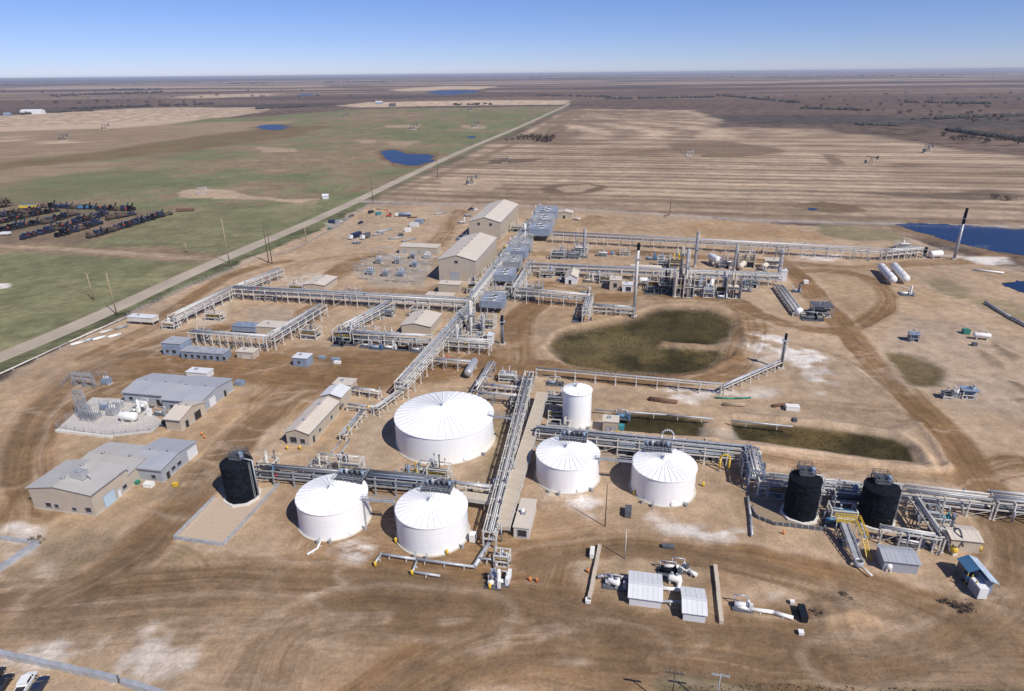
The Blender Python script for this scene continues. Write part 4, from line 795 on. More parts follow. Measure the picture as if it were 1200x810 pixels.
def cooler(label, A, w, d, h, group=None, m='bluegrey', fans=2, legs=True):
    P = G(*A); T = thing('air_cooler', label, 'air cooler', P, GA, group); z0 = h * .45 if legs else .3
    if legs:
        for x in (.2, w - .2):
            for y in (.2, d / 2, d - .2): MB().beam((x, y, 0), (x, y, z0), .3, .3).build('leg', 'galv', T)
    mb = MB().box(0, w, 0, d, z0, h); mb.build('plenum', m, T)
    rb = MB()
    for k in range(int(w / 1.1)):
        x = .3 + k * 1.1; rb.box(x, x + .12, -.1, -.004, z0, h)
    rb.build('louvre', 'grey', T)
    for k in range(fans):
        cy = d * (k + .5) / fans; r = min(w, d / fans) * .4
        f = MB().lathe([(r, h), (r, h + .55), (r - .08, h + .55), (r - .08, h + .02)], 18, c=(w / 2, cy)).build('fan_ring', 'galv', T)
        bl = MB().lathe([(.01, h + .35), (.3, h + .35), (.3, h + .2)], 8, c=(w / 2, cy))
        for j in range(5):
            t = j * 2 * math.pi / 5; bl.beam((w / 2, cy, h + .28), (w / 2 + (r - .15) * math.cos(t), cy + (r - .15) * math.sin(t), h + .28), .4, .04)
        bl.build('fan', 'black', f)
    MB().box(-.5, -.02, .2, d - .2, z0 + .3, h - .3).build('header_box', 'grey', T)
    MB().box(w * .04, w * .96, d - .7, d - .15, h + .02, h + 1.5).build('end_header', 'alu', T)
    MB().tube([(w * .2, d - .4, h + 1.5), (w * .2, d - .4, h + 2.2), (-1.2, d - .4, h + 2.2), (-1.2, d - .4, .6)], .25).build('pipe', 'alu', T)
    MB().box(.1, w - .1, .05, .5, h + .01, h + .06).box(.1, w - .1, d * .48, d * .52, h + .01, h + .06).build('walkway', 'steel', T)
    railing(MB(), [(0, 0, h), (w, 0, h), (w, d, h), (0, d, h)], closed=True, r=.06).build('railing', 'galv', T)
    MB().cyl((w * .3, -.3, z0 - .4), (w * .3, d, z0 - .4), .22).cyl((w * .65, -.3, z0 - .4), (w * .65, d, z0 - .4), .18).build('pipe', 'alu', T)
    return T
def skid(label, px, w=4, d=2.6, seed=0, m=('galv', 'bluegrey', 'whitepipe', 'dkgrey'), group=None, name='pump_skid', rz=GA, tall=False, cat='pump skid'):
    P = G(*px); T = thing(name, label, cat, P, rz, group); r = random.Random(seed * 77 + 5)
    MB().box(0, w, 0, .25, 0, .35).box(0, w, d - .25, d, 0, .35).box(0, .25, .25, d - .25, 0, .35).box(w - .25, w, .25, d - .25, 0, .35).box(.25, w - .25, .25, d - .25, .2, .3).build('base_frame', 'dkgrey', T)
    rr = r.uniform(.4, .6); x1 = w * r.uniform(.5, .65)
    MB().lathe([(.01, .4), (rr, .5), (rr, x1), (.01, x1 + .1)], 14, axis=('x', .4 + rr)).build('motor', r.choice(m), T, (0, d * .45, 0))
    MB().box(x1 + .2, x1 + .9, d * .25, d * .7, .35, 1.5).cyl((x1 + .55, d * .47, 1.5), (x1 + .55, d * .47, 2.2), .22).build('pump', r.choice(m), T)
    MB().box(w - .8, w - .15, .2, .8, .35, r.uniform(1.8, 2.6)).build('control_panel', r.choice(m), T)
    hh = r.uniform(1.8, 3.2)
    MB().tube([(.4, d - .5, .3), (.4, d - .5, hh), (w * .75, d - .5, hh), (w * .75, d - .5, .4)], .14).build('pipe', 'alu', T)
    if tall: MB().lathe([(.45, .35), (.45, 4.2), (.3, 4.5), (.01, 4.6)], 12, c=(w * .8, d * .5)).build('scrubber', r.choice(m), T)
    return T
def pole(label, px, top, m='wood', arms=0, group=None, r=.2, lean=0, name='utility_pole', h=None):
    P = G(*px); H = h or HT(px[0], px[1], top); T = thing(name, label, 'pole', P, GA, group)
    MB().cyl((0, 0, 0), (lean * H, 0, H), r, r * .6, n=8).build('shaft', m, T)
    for k in range(arms):
        z = H - .4 - 1.2 * k; MB().box(lean * z - 1.5, lean * z + 1.5, -.1, .1, z - .12, z + .12).build('crossarm', m, T)
        mb = MB()
        for x in (-1.3, -.6, .6, 1.3): mb.cyl((lean * z + x, 0, z + .12), (lean * z + x, 0, z + .45), .07, n=6)
        mb.build('insulator', 'grey', T)
    return T
def lattice(mb, p0, p1, s0, s1, n, r=.09):
    a = np.array(p0, float); b = np.array(p1, float); C4 = [(-1, -1), (1, -1), (1, 1), (-1, 1)]
    def ring(k): f = k / n; s = s0 + (s1 - s0) * f; c = a + (b - a) * f; return [c + np.array([i * s / 2, j * s / 2, 0]) for i, j in C4]
    for k in range(n):
        A_, B_ = ring(k), ring(k + 1)
        for j in range(4):
            mb.beam(A_[j], B_[j], r * 1.5, r * 1.5); mb.beam(A_[j], B_[(j + 1) % 4], r, r); mb.beam(B_[j], B_[(j + 1) % 4], r, r)
    return mb

def module(label, px, w, d, h, seed, m=('galv', 'tanroof', 'bluegrey', 'dkgrey', 'alu'), fr='steel', name='process_module', group='process modules among the racks', hor=2, ver=1, cover=False):
    P = G(*px); T = thing(name, label, 'process module', P, GA, group); r = random.Random(seed * 31 + 3)
    if 'tan ' in label and h > 5:
        h *= 1.35
        for x0 in (.32, w * .48, w - .5): MB().box(x0, x0 + .18, .35, d - .35, .2, h - .35).build('side_panel', r.choice(m), T)
    for x in (.15, w - .15):
        for y in (.15, d - .15): MB().beam((x, y, 0), (x, y, h), .28, .28).build('post', fr, T)
    for z in (h * .5, h):
        for y in (.15, d - .15): MB().box(.3, w - .3, y - .12, y + .12, z - .3, z - .02).build('beam', fr, T)
        for x in (.15, w - .15): MB().box(x - .12, x + .12, .3, d - .3, z - .3, z - .02).build('beam', fr, T)
    if not cover: MB().box(.3, w - .3, .3, d * .45, h * .5 - .02, h * .5 + .06).build('deck', 'dkgrey', T)
    MB().box(0, w, 0, d, .01, .14).build('slab', 'conc', T)
    for k in range(hor):
        rr = r.uniform(.5, .85); y = d * (.25 + .5 * k); z = (h * .5 if k % 2 == 0 else .3) + rr + .2
        MB().lathe([(.01, .5), (rr * .8, .6), (rr, 1.0), (rr, w - 1.0), (rr * .8, w - .6), (.01, w - .5)], 14, axis=('x', z)).build('drum', r.choice(m), T, (0, y, 0))
    for k in range(ver):
        x = w * r.uniform(.2, .8); y = d * r.uniform(.3, .7); rr = r.uniform(.4, .7); MB().lathe([(rr, .14), (rr, h * 1.15), (rr * .6, h * 1.25), (.01, h * 1.28)], 14, c=(x, y)).build('scrubber', r.choice(m), T)
    for k in range(4):
        y = d * r.uniform(.1, .9); z0 = h * r.uniform(.15, .9); x1 = w * r.uniform(.6, 1.0); MB().tube([(.2, y, .2), (.2, y, z0), (x1, y, z0), (x1, y, .2)], r.uniform(.1, .2), 7).build('pipe', r.choice(('alu', 'galv', 'grey', 'steel')), T)
    for k in range(3):
        x = w * r.uniform(.1, .9); y = d * r.uniform(.1, .9); hz = h * r.uniform(1.1, 1.6); MB().cyl((x, y, .14), (x, y, hz), r.uniform(.09, .2), n=7).cyl((x, y, hz), (x, y, hz + .35), .26, n=8).build('vent_pipe', r.choice(('galv', 'dkgrey', 'steel', 'grey')), T)
        x = w * r.uniform(.1, .8); MB().box(x, x + r.uniform(.5, 1.3), d * .1, d * .1 + .7, .14, r.uniform(1.0, 2.2)).build('cabinet', r.choice(('dkgrey', 'galv', 'grey', 'black')), T)
    if cover: MB().box(-.3, w + .3, -.3, d + .3, h, h + .14).build('roof', r.choice(m), T)
    else: railing(MB(), [(.2, .2, h * .5), (w - .2, .2, h * .5)], r=.08).build('railing', r.choice(('galv', 'yellow')), T)
    return T
# ------------------------------------------------------------------ storage tanks
PLAT = 'white tanks with a dark platform on the rear rim'
T1, R1, H1 = tank('largest white storage tank, low cone roof with radial ribs, left of the beige walkway', 520.5, 545, 462, 579, 515, 2.6, 40, 4)
T2, R2, H2 = tank('white tank at the front left, next to the black tank on the gravel bay', 390, 634, 346, 434, 604, 1.5, 32, 4, PLAT, (7.4, 5.2, 2.4))
T3, R3, H3 = tank('white tank nearest the camera, in front of the beige cross walkway', 506, 652, 463, 549, 620, 1.5, 32, 4, PLAT, (7.4, 5.2, -.2))
T4, R4, H4 = tank('white tank just right of the beige walkway, in front of the tall narrow tank', 665.5, 579, 628, 703, 551, 1.5, 32, 4, PLAT, (7.2, 5.0, 1.0))
T5, R5, H5 = tank('white tank on the right, with blue grey valves and a hoop pipe at its back', 778, 594, 739, 817, 565, 1.5, 32, 4, PLAT, (7.2, 5.0, -1.6))
T6, R6, H6 = tank('tall narrow white tank between the green ditch and the pipe racks', 676.5, 504, 659, 694, 464, .9, 18, 5, name='tall_tank')
BLK = 'black insulated tanks'
B1, _, _ = silo('black insulated tank standing alone at the head of the walled gravel bay', 0, 593, 257, 303.5, 552, BLK, 1)
B2, _, _ = silo('left of the two black insulated tanks by the yellow walkway', 0, 614, 917.5, 964.5, 571, BLK, 1)
B3, _, _ = silo('right of the two black insulated tanks, beside the white diagonal pipe rack', 0, 622, 1003, 1056, 582, BLK, 1)
# stair tower and walk from the big tank to the rack
def walk(label, a, b, z, w=1.0, posts=True, m='galv', group=None, name='catwalk', rail='galv', world=False):
    A = np.array(a, float) if world else G(*a, z); B = np.array(b, float) if world else G(*b, z); d = B - A; L = float(np.hypot(d[0], d[1])); T = thing(name, label, 'catwalk', (A[0], A[1], 0), math.atan2(d[1], d[0]), group)
    MB().box(0, L, -w / 2, w / 2, z - .12, z).build('deck', m, T)
    for s in (-1, 1): railing(MB(), [(0, s * w / 2, z), (L, s * w / 2, z)], r=.07, step=2.5).build('railing', rail, T)
    if posts:
        for x in np.linspace(.3, L - .3, max(2, int(L / 6) + 1)): MB().beam((x, 0, 0), (x, 0, z - .12), .3, .3).build('post', m, T)
    return T
walk('grey catwalk from the rim of the largest tank to the central rack', (572, 487), (602, 491), H1 + .3)
walk('grey catwalk joining the roofs of the two right hand white tanks', (697, 537), (742, 541), H4 + .3)
walk('grey catwalk joining the roofs of the two front white tanks', (424, 585), (463, 588), H2 + .3)
# walled gravel bay of the single black tank
def dike(label, pts, h=.9, w=.5, m='galv', group=None, ribs=True):
    P = [G(*p) for p in pts]; T = thing('containment_wall', label, 'wall', (P[0][0], P[0][1], 0), 0, group); Q = [toloc(T, p) for p in P]
    for a, b in zip(Q[:-1], Q[1:]):
        d = (b - a) / np.linalg.norm(b - a); b2 = b - d * w * .52
        MB().beam(a + [0, 0, h / 2], b2 + np.array([0, 0, h / 2]), w, h).build('wall_panel', m, T)
        if ribs:
            mb = MB(); L = np.linalg.norm(b - a)
            for k in range(int(L / 1.4)):
                q = a + d * (k + .5) * 1.4; mb.beam(q + [0, 0, .02], q + np.array([0, 0, h + .06]), w + .14, .25)
            mb.build('rib', 'grey', T)
    return T
dike('low grey corrugated wall round the gravel bay of the single black tank', [(252, 584), (204, 632), (262, 640), (328, 568)], .9, .35)
q = [G(*p) for p in [(254, 583), (207, 631), (261, 638), (325, 569)]]
mb = MB(); mb.prism([p[:2] for p in q], .0, .09); mb.build('gravel_bed', mat('clean_bay_gravel', (.45, .355, .265), .95, var=.15, scale=4, bump=.5)).__setitem__('kind', 'structure')
dike('dark ribbed containment wall in front of the left black tank', [(880, 596), (886, 607), (906, 615), (966, 622), (968, 610)], .9, .35, 'dkgrey')
dike('dark ribbed containment wall in front of the right black tank', [(1010, 628), (1042, 632), (1098, 634)], .8, .35, 'dkgrey')
for q_, lab in ((((880, 585), (886, 606), (966, 620), (1005, 612), (1000, 590)), 'gravel_bed'),):
    MB().prism([G(*p)[:2] for p in q_], 0, .06).build('gravel_bed', mat('brown_bed_gravel', (.26, .195, .135), .95, var=.25, scale=2.0, dirt=.3, bump=.4))['kind'] = 'structure'
# ------------------------------------------------------------------ pipe racks
GR = 'pipe racks of the works'
rack('white and grey rack along the west side of the works, near the road', (204, 384), (275, 349), 5.5, 4.5, 5, group=GR)
rack('short rack running up from the north west corner towards the road', (277, 349), (331, 326), 5.5, 4.0, 4, group=GR)
rack('long cross rack from the north west corner to the tan buildings', (276, 350), (549, 366), 5.8, 4.6, 6, tray=True, group=GR)
rack('front cross rack on many white legs beside the blue grey modules', (226, 403), (317, 410), 5.6, 3.0, 3, lev=1, sp=3.4, group=GR)
rack('diagonal rack closing the east side of the left equipment square', (318, 410), (380, 371), 6.0, 4.0, 5, group=GR)
rack('rack crossing the brown yard towards the dark pump cluster', (402, 396), (459, 365), 5.0, 4.0, 5, group=GR)
rack('cross rack in front of the small tan shed', (416, 402), (508, 407), 4.6, 3.0, 4, group=GR)
rack('rack on dense legs running on to the pale box by the pond road', (516, 410), (575, 414), 5.0, 4.0, 5, sp=4, group=GR)
rack('broad spine rack from the tan buildings down towards the largest tank', (550, 374), (471, 467), 6.0, 4.6, 7, tray=True, group=GR)
rack('spine rack between the tan buildings and the air coolers', (551, 366), (628, 262), 6.5, 4.6, 6, tray=True, group=GR)
rack('short rack along the right side of the stepped air coolers', (603, 350), (623, 316), 5.5, 3, 4, group=GR)
rack('rack from the coolers to the ladder frame beside the green pond', (604, 353), (691, 361), 6.2, 3.4, 4, group=GR)
rack('short rack dropping towards the green pond', (691, 359), (686, 379), 6.0, 3.0, 3, sp=4, group=GR)
rack('rack stub from the ladder frame to the tall white stack', (694, 367), (744, 371), 4.0, 3.0, 3, group=GR)
rack('main process rack behind the pond, under the columns', (622, 322), (914, 335), 5.6, 4.6, 6, tray=True, group=GR)
rack('longest rack, along the back of the yard to the flare', (648, 284), (1032, 305), 6.6, 4.2, 5, sp=7, group=GR)
rack('white end piece of the back rack next to the white dome vessel', (1034, 305), (1077, 301), 5.5, 4.2, 5, sp=4, group=GR)
rack('low grey rack running to the silver drum behind the largest tank', (506, 430), (554, 434), 3.4, 2.6, 3, lev=1, group=GR)
rack('short dark rack dropping beside the silver drum', (577, 434), (557, 468), 3.4, 2.4, 3, lev=1, post='grey', group=GR)
rack('low link rack between the silver drum and the central rack', (566, 458), (618, 463), 2.4, 2.0, 3, lev=1, group=GR)
rack('low rack behind the largest tank joining the central rack', (560, 471), (616, 476), 3.4, 2.6, 3, lev=1, post='grey', group=GR)
rack('central rack beside the long beige walkway', (620, 450), (574, 644), 5.0, 2.9, 4, lev=2, pm=('grey', 'bluegrey', 'galv', 'steel', 'galv'), post='steel', rad=(.1, .2), tray=False, group=GR)
rack('narrow flare line rack south of the green pond', (628, 442), (845, 462), 3.6, 1.6, 2, lev=1, sp=7, brace=False, group=GR, rad=(.2, .3))
rack('rising end of the flare line leading to the small flare', (845, 462), (914, 431), 2.8, 1.6, 2, lev=1, sp=5, brace=False, group=GR, rad=(.25, .35))
rack('dark rack from the single black tank past the front left tank', (302, 563), (420, 573), 4.6, 3.0, 4, lev=2, post='grey', pm=('dkgrey', 'grey', 'alu'), group=GR)
rack('dark rack behind the two front white tanks', (420, 573), (516, 582), 5.0, 3.6, 5, lev=2, post='grey', pm=('dkgrey', 'bluegrey', 'grey'), group=GR)
rack('thin rack from the front tanks to the beige walkway', (520, 581), (576, 588), 4.4, 2.0, 3, lev=1, group=GR)
rack('long rack behind the two right hand white tanks', (628, 520), (876, 545), 5.0, 4.0, 5, lev=2, pm=('bluegrey', 'alu', 'grey'), tray=True, group=GR)
rack('short blue grey rack stepping down left of the black tanks', (877, 546), (884, 576), 6.2, 3.4, 4, lev=2, sp=3.5, post='bluegrey', group=GR)
rack('rack passing behind the left black tank', (885, 575), (1006, 588), 4.6, 4.0, 5, lev=2, group=GR)
rack('rack running right from behind the right black tank', (1044, 589), (1156, 602), 4.6, 4.4, 5, lev=2, group=GR)
rack('wide white rack leaving the picture at the right edge', (1157, 602), (1235, 610), 5.2, 5.0, 6, lev=2, group=GR)
rack('dark pipe rack running diagonally beside the right black tank', (1066, 600), (1098, 648), 4.4, 2.0, 3, lev=1, post='steel', pm=('dkgrey', 'grey'), group=GR)
rack('white rack in front of the right black tank, above the ribbed wall', (1028, 634), (1098, 646), 4.0, 2.0, 3, lev=1, sp=4, group=GR)
rack('bundle of low pipes fanning down towards the dark skids', (912, 338), (936, 371), 1.6, 5.0, 6, lev=1, sp=5, brace=False, group=GR, rad=(.2, .34))
rack('low rack stepping from the spine to the long tan building', (470, 467), (441, 488), 3.0, 2.2, 3, lev=1, sp=4, group=GR)
rack('low rack along the right side of the long tan building', (426, 488), (402, 517), 2.2, 2.0, 4, lev=1, sp=4, group=GR)
rack('small rack linking the tan block house with the low racks', (412, 462), (446, 467), 2.4, 2.0, 3, lev=1, sp=4, group=GR)
rack('small frame of pipes between the low racks', (408, 480), (438, 484), 2.0, 2.0, 3, lev=1, sp=4, group=GR)
rack('upper rack above the silver drum on the tank side', (376, 550), (426, 556), 5.0, 1.6, 2, lev=1, sp=6, group=GR)
# covered walkways / duct boxes
def duct(label, a, b, w, z0, z1, sp=6):
    A = G(*a); B = G(*b); d = B - A; L = float(np.hypot(d[0], d[1])); T = thing('covered_walkway', label, 'walkway', (A[0], A[1], 0), math.atan2(d[1], d[0]))
    n = max(1, int(L / 3.0)); st = L / n
    me = shared(('cov', w, z0, z1, st), lambda m: m.box(0, st - .06, -w / 2, w / 2, z0, z1), 'cover_panel', 'beige')
    for k in range(n): inst('cover_panel', me, T, (k * st, 0, .02 * (k % 2)))
    ed = MB()
    for s in (-1, 1): ed.box(0, L, s * (w / 2 + .08) - .07, s * (w / 2 + .08) + .07, z0 - .1, z1 + .12)
    ed.build('edge_beam', 'steel', T)
    for x in np.arange(.5, L, sp):
        for s in (-1, 1): MB().beam((x, s * (w / 2 - .2), 0), (x, s * (w / 2 - .2), z0), .25, .25).build('post', 'steel', T)
    return T
duct('long beige covered walkway running from the tall tank down to the front', (636, 471), (588, 632), 3.4, 2.6, 3.6)
duct('short beige covered walkway behind the front white tank', (540, 592), (588, 599), 2.4, 2.4, 3.3)
# ------------------------------------------------------------------ pipes on the ground
pipeline('white pipeline on supports along the west fence by the road', [(-60, 465), (0, 441), (82, 403), (150, 373)], .26, 'steel', .9, sp=8)
pipeline('grey pipe from the central rack down to the front manifold', [(577, 634), (556, 668)], .55, 'galv', .9, sp=4)
pipeline('grey front pipe with yellow valves below the front white tank', [(556, 668), (487, 659), (447, 653), (440, 663)], .32, 'galv', .9, sp=4)
pipeline('short branch pipe down from the front pipe towards the road', [(489, 659), (484, 673), (516, 678)], .28, 'galv', .7, sp=4)
pipeline('pipe loop between the ground pipe and the front manifold', [(562, 660), (580, 662), (582, 670)], .25, 'galv', 1.4, sp=3)
pipeline('grey pipe crossing above the left green ditch', [(696, 485), (780, 491), (836, 496)], .28, 'galv', 1.5, sp=7)
pipeline('grey pipe along the far edge of the right green ditch', [(856, 498), (928, 505)], .28, 'galv', 1.5, sp=6)
pipeline('grey twin pipeline on the ground at the right edge of the yard', [(1154, 356), (1184, 374), (1215, 390)], .6, 'galv', .8, sp=6)
pipeline('pale pipe lying on the ground near the flare', [(1140, 317), (1176, 321)], .5, 'whitepipe', .55, sp=9)
pipeline('long white pipe lying beside the metering compound', [(860, 712), (876, 716), (905, 720), (929, 727)], .40, 'whitepipe', .6, sp=9)
pipeline('curved white pipe behind the metering sheds', [(778, 667), (794, 668), (806, 672), (816, 678)], .45, 'whitepipe', .9, sp=5)
pipeline('white pipe loop linking the metering sheds to the rear headers', [(774, 692), (794, 694), (797, 684), (795, 672)], .42, 'whitepipe', .7, sp=4)
pipeline('grey pipe between the two metering sheds', [(770, 708), (800, 710)], .3, 'galv', .9, sp=3)
pipeline('grey inlet pipe entering the left metering shed', [(700, 680), (714, 678), (738, 682)], .35, 'galv', 1.0, sp=4)
pipeline('green hose lying south of the flare line', [(838, 467), (860, 468), (880, 467)], .3, 'green', .35, sp=90)
pipeline('long grey pipe down the slope right of the right white tank', [(876, 584), (879, 606), (881, 630)], .3, 'galv', .6, sp=5)
pipeline('parallel dark pipes at the foot of the low rack', [(400, 518), (389, 532)], .25, 'grey', .5, sp=4)
pipeline('second ground pipe leaving the low rack by the long building', [(410, 516), (401, 532)], .25, 'grey', .5, sp=4)
pipeline('pipe on low sleepers left of the pale bay wall', [(376, 636), (372, 645), (360, 652)], .25, 'whitepipe', .5, sp=3)
for k, (a, b) in enumerate((((524, 532), (540, 552)), ((560, 560), (566, 575)))): pass
# ------------------------------------------------------------------ buildings
def bld(fn, label, A, B, hpx, depth, *a, **k): return fn(label, A, du(A, B), depth, HT(*A, hpx), *a, **k)
w1 = [('f', .32 * 20, 4.8, 1.6, 1.2), ('f', .62 * 20, 4.8, 1.6, 1.2)]
wB1 = du((550, 281), (586, 283)); hB1 = HT(550, 281, 259.5)
gable('far tan compressor hall with two dark gable windows', (550, 281), wB1, 64, hB1, 3.0, 'y', windows=[('f', wB1 * .28, hB1 - 2.2, 1.6, 1.6), ('f', wB1 * .66, hB1 - 2.4, 1.6, 1.6), ('r', 10, 3, 1.5, 1.2), ('r', 30, 3, 1.5, 1.2)], doors=[('l', 6, 4.5, 5, 'dark')], name='compressor_hall', cat='hall')
wB2 = du((515, 329), (557, 332)); hB2 = HT(515, 329, 304)
gable('nearer tan hall with one gable window and a grey door', (515, 329), wB2, 52, hB2, 2.6, 'y', windows=[('f', wB2 * .44, hB2 - 1.6, 1.7, 1.3)], doors=[('f', wB2 * .32, 4.6, 5.0, 'greywall'), ('f', wB2 * .06, 1.2, 2.2)], name='compressor_hall', cat='hall')
flat('small tan flat annex in front of the nearer tan hall', (514, 343), du((514, 343), (539, 344)), 6, HT(514, 343, 333), roof='tanroof')
flat('low tan box beside the long cross rack', (499, 351), du((499, 351), (530, 353)), 5, 2.2, roof='tanroof', name='equipment_shelter', cat='shelter')
flat('long low tan control house at the back of the substation', (468, 297), du((468, 297), (512, 299)), 9, HT(468, 297, 289), doors=[('f', 3, 1.1, 2.2), ('f', 12, 1.1, 2.2)], name='control_house')
gable('small tan building at the far right end of the coolers', (652, 256), du((652, 256), (670, 257)), 9, 4.2, 1.2, 'y', windows=[], doors=[('f', 5, 1.5, 2.2, 'dark')])
gable('tan shed with a pale roof in front of the spine rack', (471, 392), du((471, 392), (504, 395)), 16, 4.2, 1.2, 'y', roof='tanroof', peak=.45)
gable('white fronted cabin with a ridged tan roof behind the pond road', (662, 333), du((662, 333), (676, 333)), 15, 3.8, 1.6, 'y', wall='whiteroof', doors=[('f', 2, 1.2, 2.2, 'dark')], name='cabin')
flat('tan block house beside the tall white stack', (714, 340), du((714, 340), (727, 341)), 7, 5.2, windows=[('f', 2, 1.5, 1.6, 2.2)])
flat('small white shelter with a dark opening right of the tan block house', (729, 342), du((729, 342), (741, 343)), 5, 3.6, wall='whiteroof', roof='whiteroof', windows=[('f', 1.8, .6, 2.4, 2.0)], name='shelter', cat='shelter')
# maintenance hall of two grey bays
hA = HT(147, 472, 463); hA = max(hA, 4.0)
wA = du((147, 472), (192, 478)); dA = dv((146, 463), (180, 441), hA)
gable('left bay of the big grey roofed workshop', (147, 472), wA, dA, hA, 1.1, 'x', wall='greywall', roof='greyroof', doors=[('f', wA * .8, 1.2, 2.3, 'dark')], windows=[('f', 2, 1.4, 1.4, 1)], name='workshop')
P2 = G(192, 481); wB = du((192, 481), (235, 487))
gable('right bay of the big grey roofed workshop', (192, 481), wB, dA + 3, hA + .15, 1.1, 'x', wall='greywall', roof='greyroof', doors=[('r', 4, 3.5, 3.2, 'whiteroof'), ('f', wB * .2, 1.2, 2.2, 'dark'), ('r', 12, 1.2, 2.2, 'dark')], name='workshop')
hS = HT(207, 506, 492)
gable('small tan gabled shed between the workshop and the office', (196, 504), du((196, 504), (224, 507)) * .62, 12, 4.0, 1.6, 'x', roof='tanroof', doors=[('r', 2, 1.4, 2.4, 'dark'), ('r', 6.5, 3, 2.8, 'dark')], name='shed', cat='shed')
# office
hO = HT(112, 606, 581); wO = du((41, 596), (112, 606)); dO = dv((112, 606), (157, 573))
gable('tan office block with a blue garage door at the lower left', (41, 596), wO, dO, hO, 1.2, 'y', wall='tanwall', roof='roofbeige', peak=.44,
      windows=[('f', wO * .22, 1.2, 1.5, 1.2), ('f', wO * .36, 1.2, 1.1, 1.0), ('f', wO * .64, 1.0, 1.2, .9), ('f', wO * .86, 1.1, 1.6, 1.3), ('r', dO * .78, 1.3, 1.3, 1.0)], doors=[('r', dO * .26, 3.6, 3.4, mat('pale_blue_door', (.42, .55, .66), .5, var=.05)), ('r', dO * .62, 1.1, 2.2, 'whiteroof')], name='office_block', cat='office')
hW = 4.0; wing = G(84, 549, hW)
gable('tan roofed wing of the office behind the dark gap', (wing[0], wing[1], 0), du((84, 549), (150, 556), hW), dv((150, 556), (171, 523), hW), hW, .8, 'x', roof='roofbeige', name='office_wing', cat='office', world=True)
wG = du((150, 561), (186, 571)); dG = dv((184, 568), (228, 533), hW)
gable('grey roofed wing of the office with a white side door', (150, 561), wG, dG, 4.0, .9, 'x', wall='greywall', roof='greyroof', doors=[('r', dG * .72, 4.2, 3.3, 'whiteroof'), ('r', dG * .1, 1.2, 2.1, 'dark')], windows=[('r', dG * .25, 1.3, 1.5, 1), ('r', dG * .42, 1.3, 1.5, 1), ('f', wG * .2, 1.2, 1.3, 1), ('f', wG * .7, 1.2, 1.3, 1)], name='office_wing', cat='office')
def hvac(label, px, z, s=1.6, m='alu'):
    P = G(*px, z); T = thing('air_handler', label, 'air handler', P, GA)
    MB().box(0, s * 1.5, 0, s, .15, s * .9).build('casing', m, T); MB().box(.1, s * 1.4, .1, s - .1, 0, .15).build('curb', 'grey', T)
    MB().cyl((s * .75, s / 2, s * .9), (s * .75, s / 2, s * 1.1), s * .36, n=14).build('fan_hood', 'grey', T)
    MB().tube([(s * 1.5, s / 2, s * .5), (s * 2, s / 2, s * .5), (s * 2, s / 2, 0)], .18).build('duct', 'alu', T)
hvac('silver air handler at the rear left corner of the office roof', (84, 562), hO + .9, 2.2)
hvac('silver air handler beside the dark gap behind the office', (108, 552), hW + .6, 2.2); hvac('small silver air handler on the far left of the office roofs', (82, 552), hW + .3, 1.6)
# long tan building
hL = HT(337, 520, 505)
gable('long tan building with a grey and tan roof, left of the low racks', (337, 521), du((337, 521), (364, 523)), dv((336, 505), (376, 468), hL), hL, 1.2, 'y', roof='tanroof', windows=[('f', 1.2, 1.0, 2.0, 1.8), ('f', 4.4, 1.0, 1.4, 1.4), ('r', 6, 1.4, 1.2, 1), ('r', 14, 1.4, 1.2, 1), ('r', 22, 1.4, 1.2, 1)], doors=[('r', 2, 1.1, 2.2, 'dark')], name='pump_house')
gable('white roofed end section of the long tan building', (378, 478), du((378, 478), (400, 481)), 7, hL + .15, 1.0, 'y', roof='whiteroof', name='pump_house')
flat('tan block house behind the white roofed end section', (391, 460), du((391, 460), (412, 462)), 5, 3.2, wall='tanwall', roof='tanroof', doors=[('f', 3.4, 1.1, 2.1, 'dark')])
# blue grey modules
flat('blue grey switch house at the left end of the low modules', (192, 416), du((192, 416), (212, 419)), 6.5, HT(192, 416, 402), wall='bluegrey', roof='greyroof', windows=[('f', 1.5, 1.2, 1.2, 1.2), ('f', 4.2, 1.0, 1.6, 1.5)], name='switch_house')
flat('low grey module row with bays in front of the legged rack', (213, 420), du((213, 420), (262, 424)), 5, 3.0, wall='bluegrey', roof='galv', windows=[('f', 1.5 + 2.7 * k, .6, 1.3, 1.4) for k in range(7)], name='switch_house')
flat('small grey box house standing alone on the brown yard', (344, 429), du((344, 429), (361, 430)), 4.5, 3.4, wall='bluegrey', roof='whiteroof', windows=[('f', 2, 1.2, 1.0, 1)], name='switch_house')
flat('tan skid house below the front cross rack', (278, 420), du((278, 420), (297, 422)), 4, 2.8, doors=[('f', 2.2, 3.4, 1.8, 'tanroof')], name='skid_house')
flat('low pale shed at the back of the big grey workshop', (219, 442), du((219, 442), (243, 444)), 4, 2.0, wall='whiteroof', roof='whiteroof', name='skid_house')
flat('blue module on legs beside the tan box in the left square', (273, 391), du((273, 391), (300, 393)), 5, 2.2, wall='bluegrey', roof='bluegrey', legs=1.2, name='switch_house')
flat('tan box house inside the left equipment square', (301, 392), du((301, 392), (333, 394)), 7, 3.6, wall='tanwall', roof='tanroof', name='skid_house')
gable('flat pale tan building above the long cross rack', (356, 341), du((356, 341), (381, 342)), 15, 3.4, .7, 'y', roof='tanroof', name='skid_house')
flat('pale launcher shelter at the west end of the west rack', (151, 380), du((151, 380), (178, 383)), 4, 2.0, wall='steel', roof='whiteroof', legs=1.4, name='shelter', cat='shelter')
flat('grey roofed skid shelter below the central rack with a blue box inside', (602, 630), du((602, 630), (620, 632)), 11, 3.0, wall='steel', roof='tanroof', name='skid_house', windows=[('f', 1.0, .6, 2.0, 1.8)])
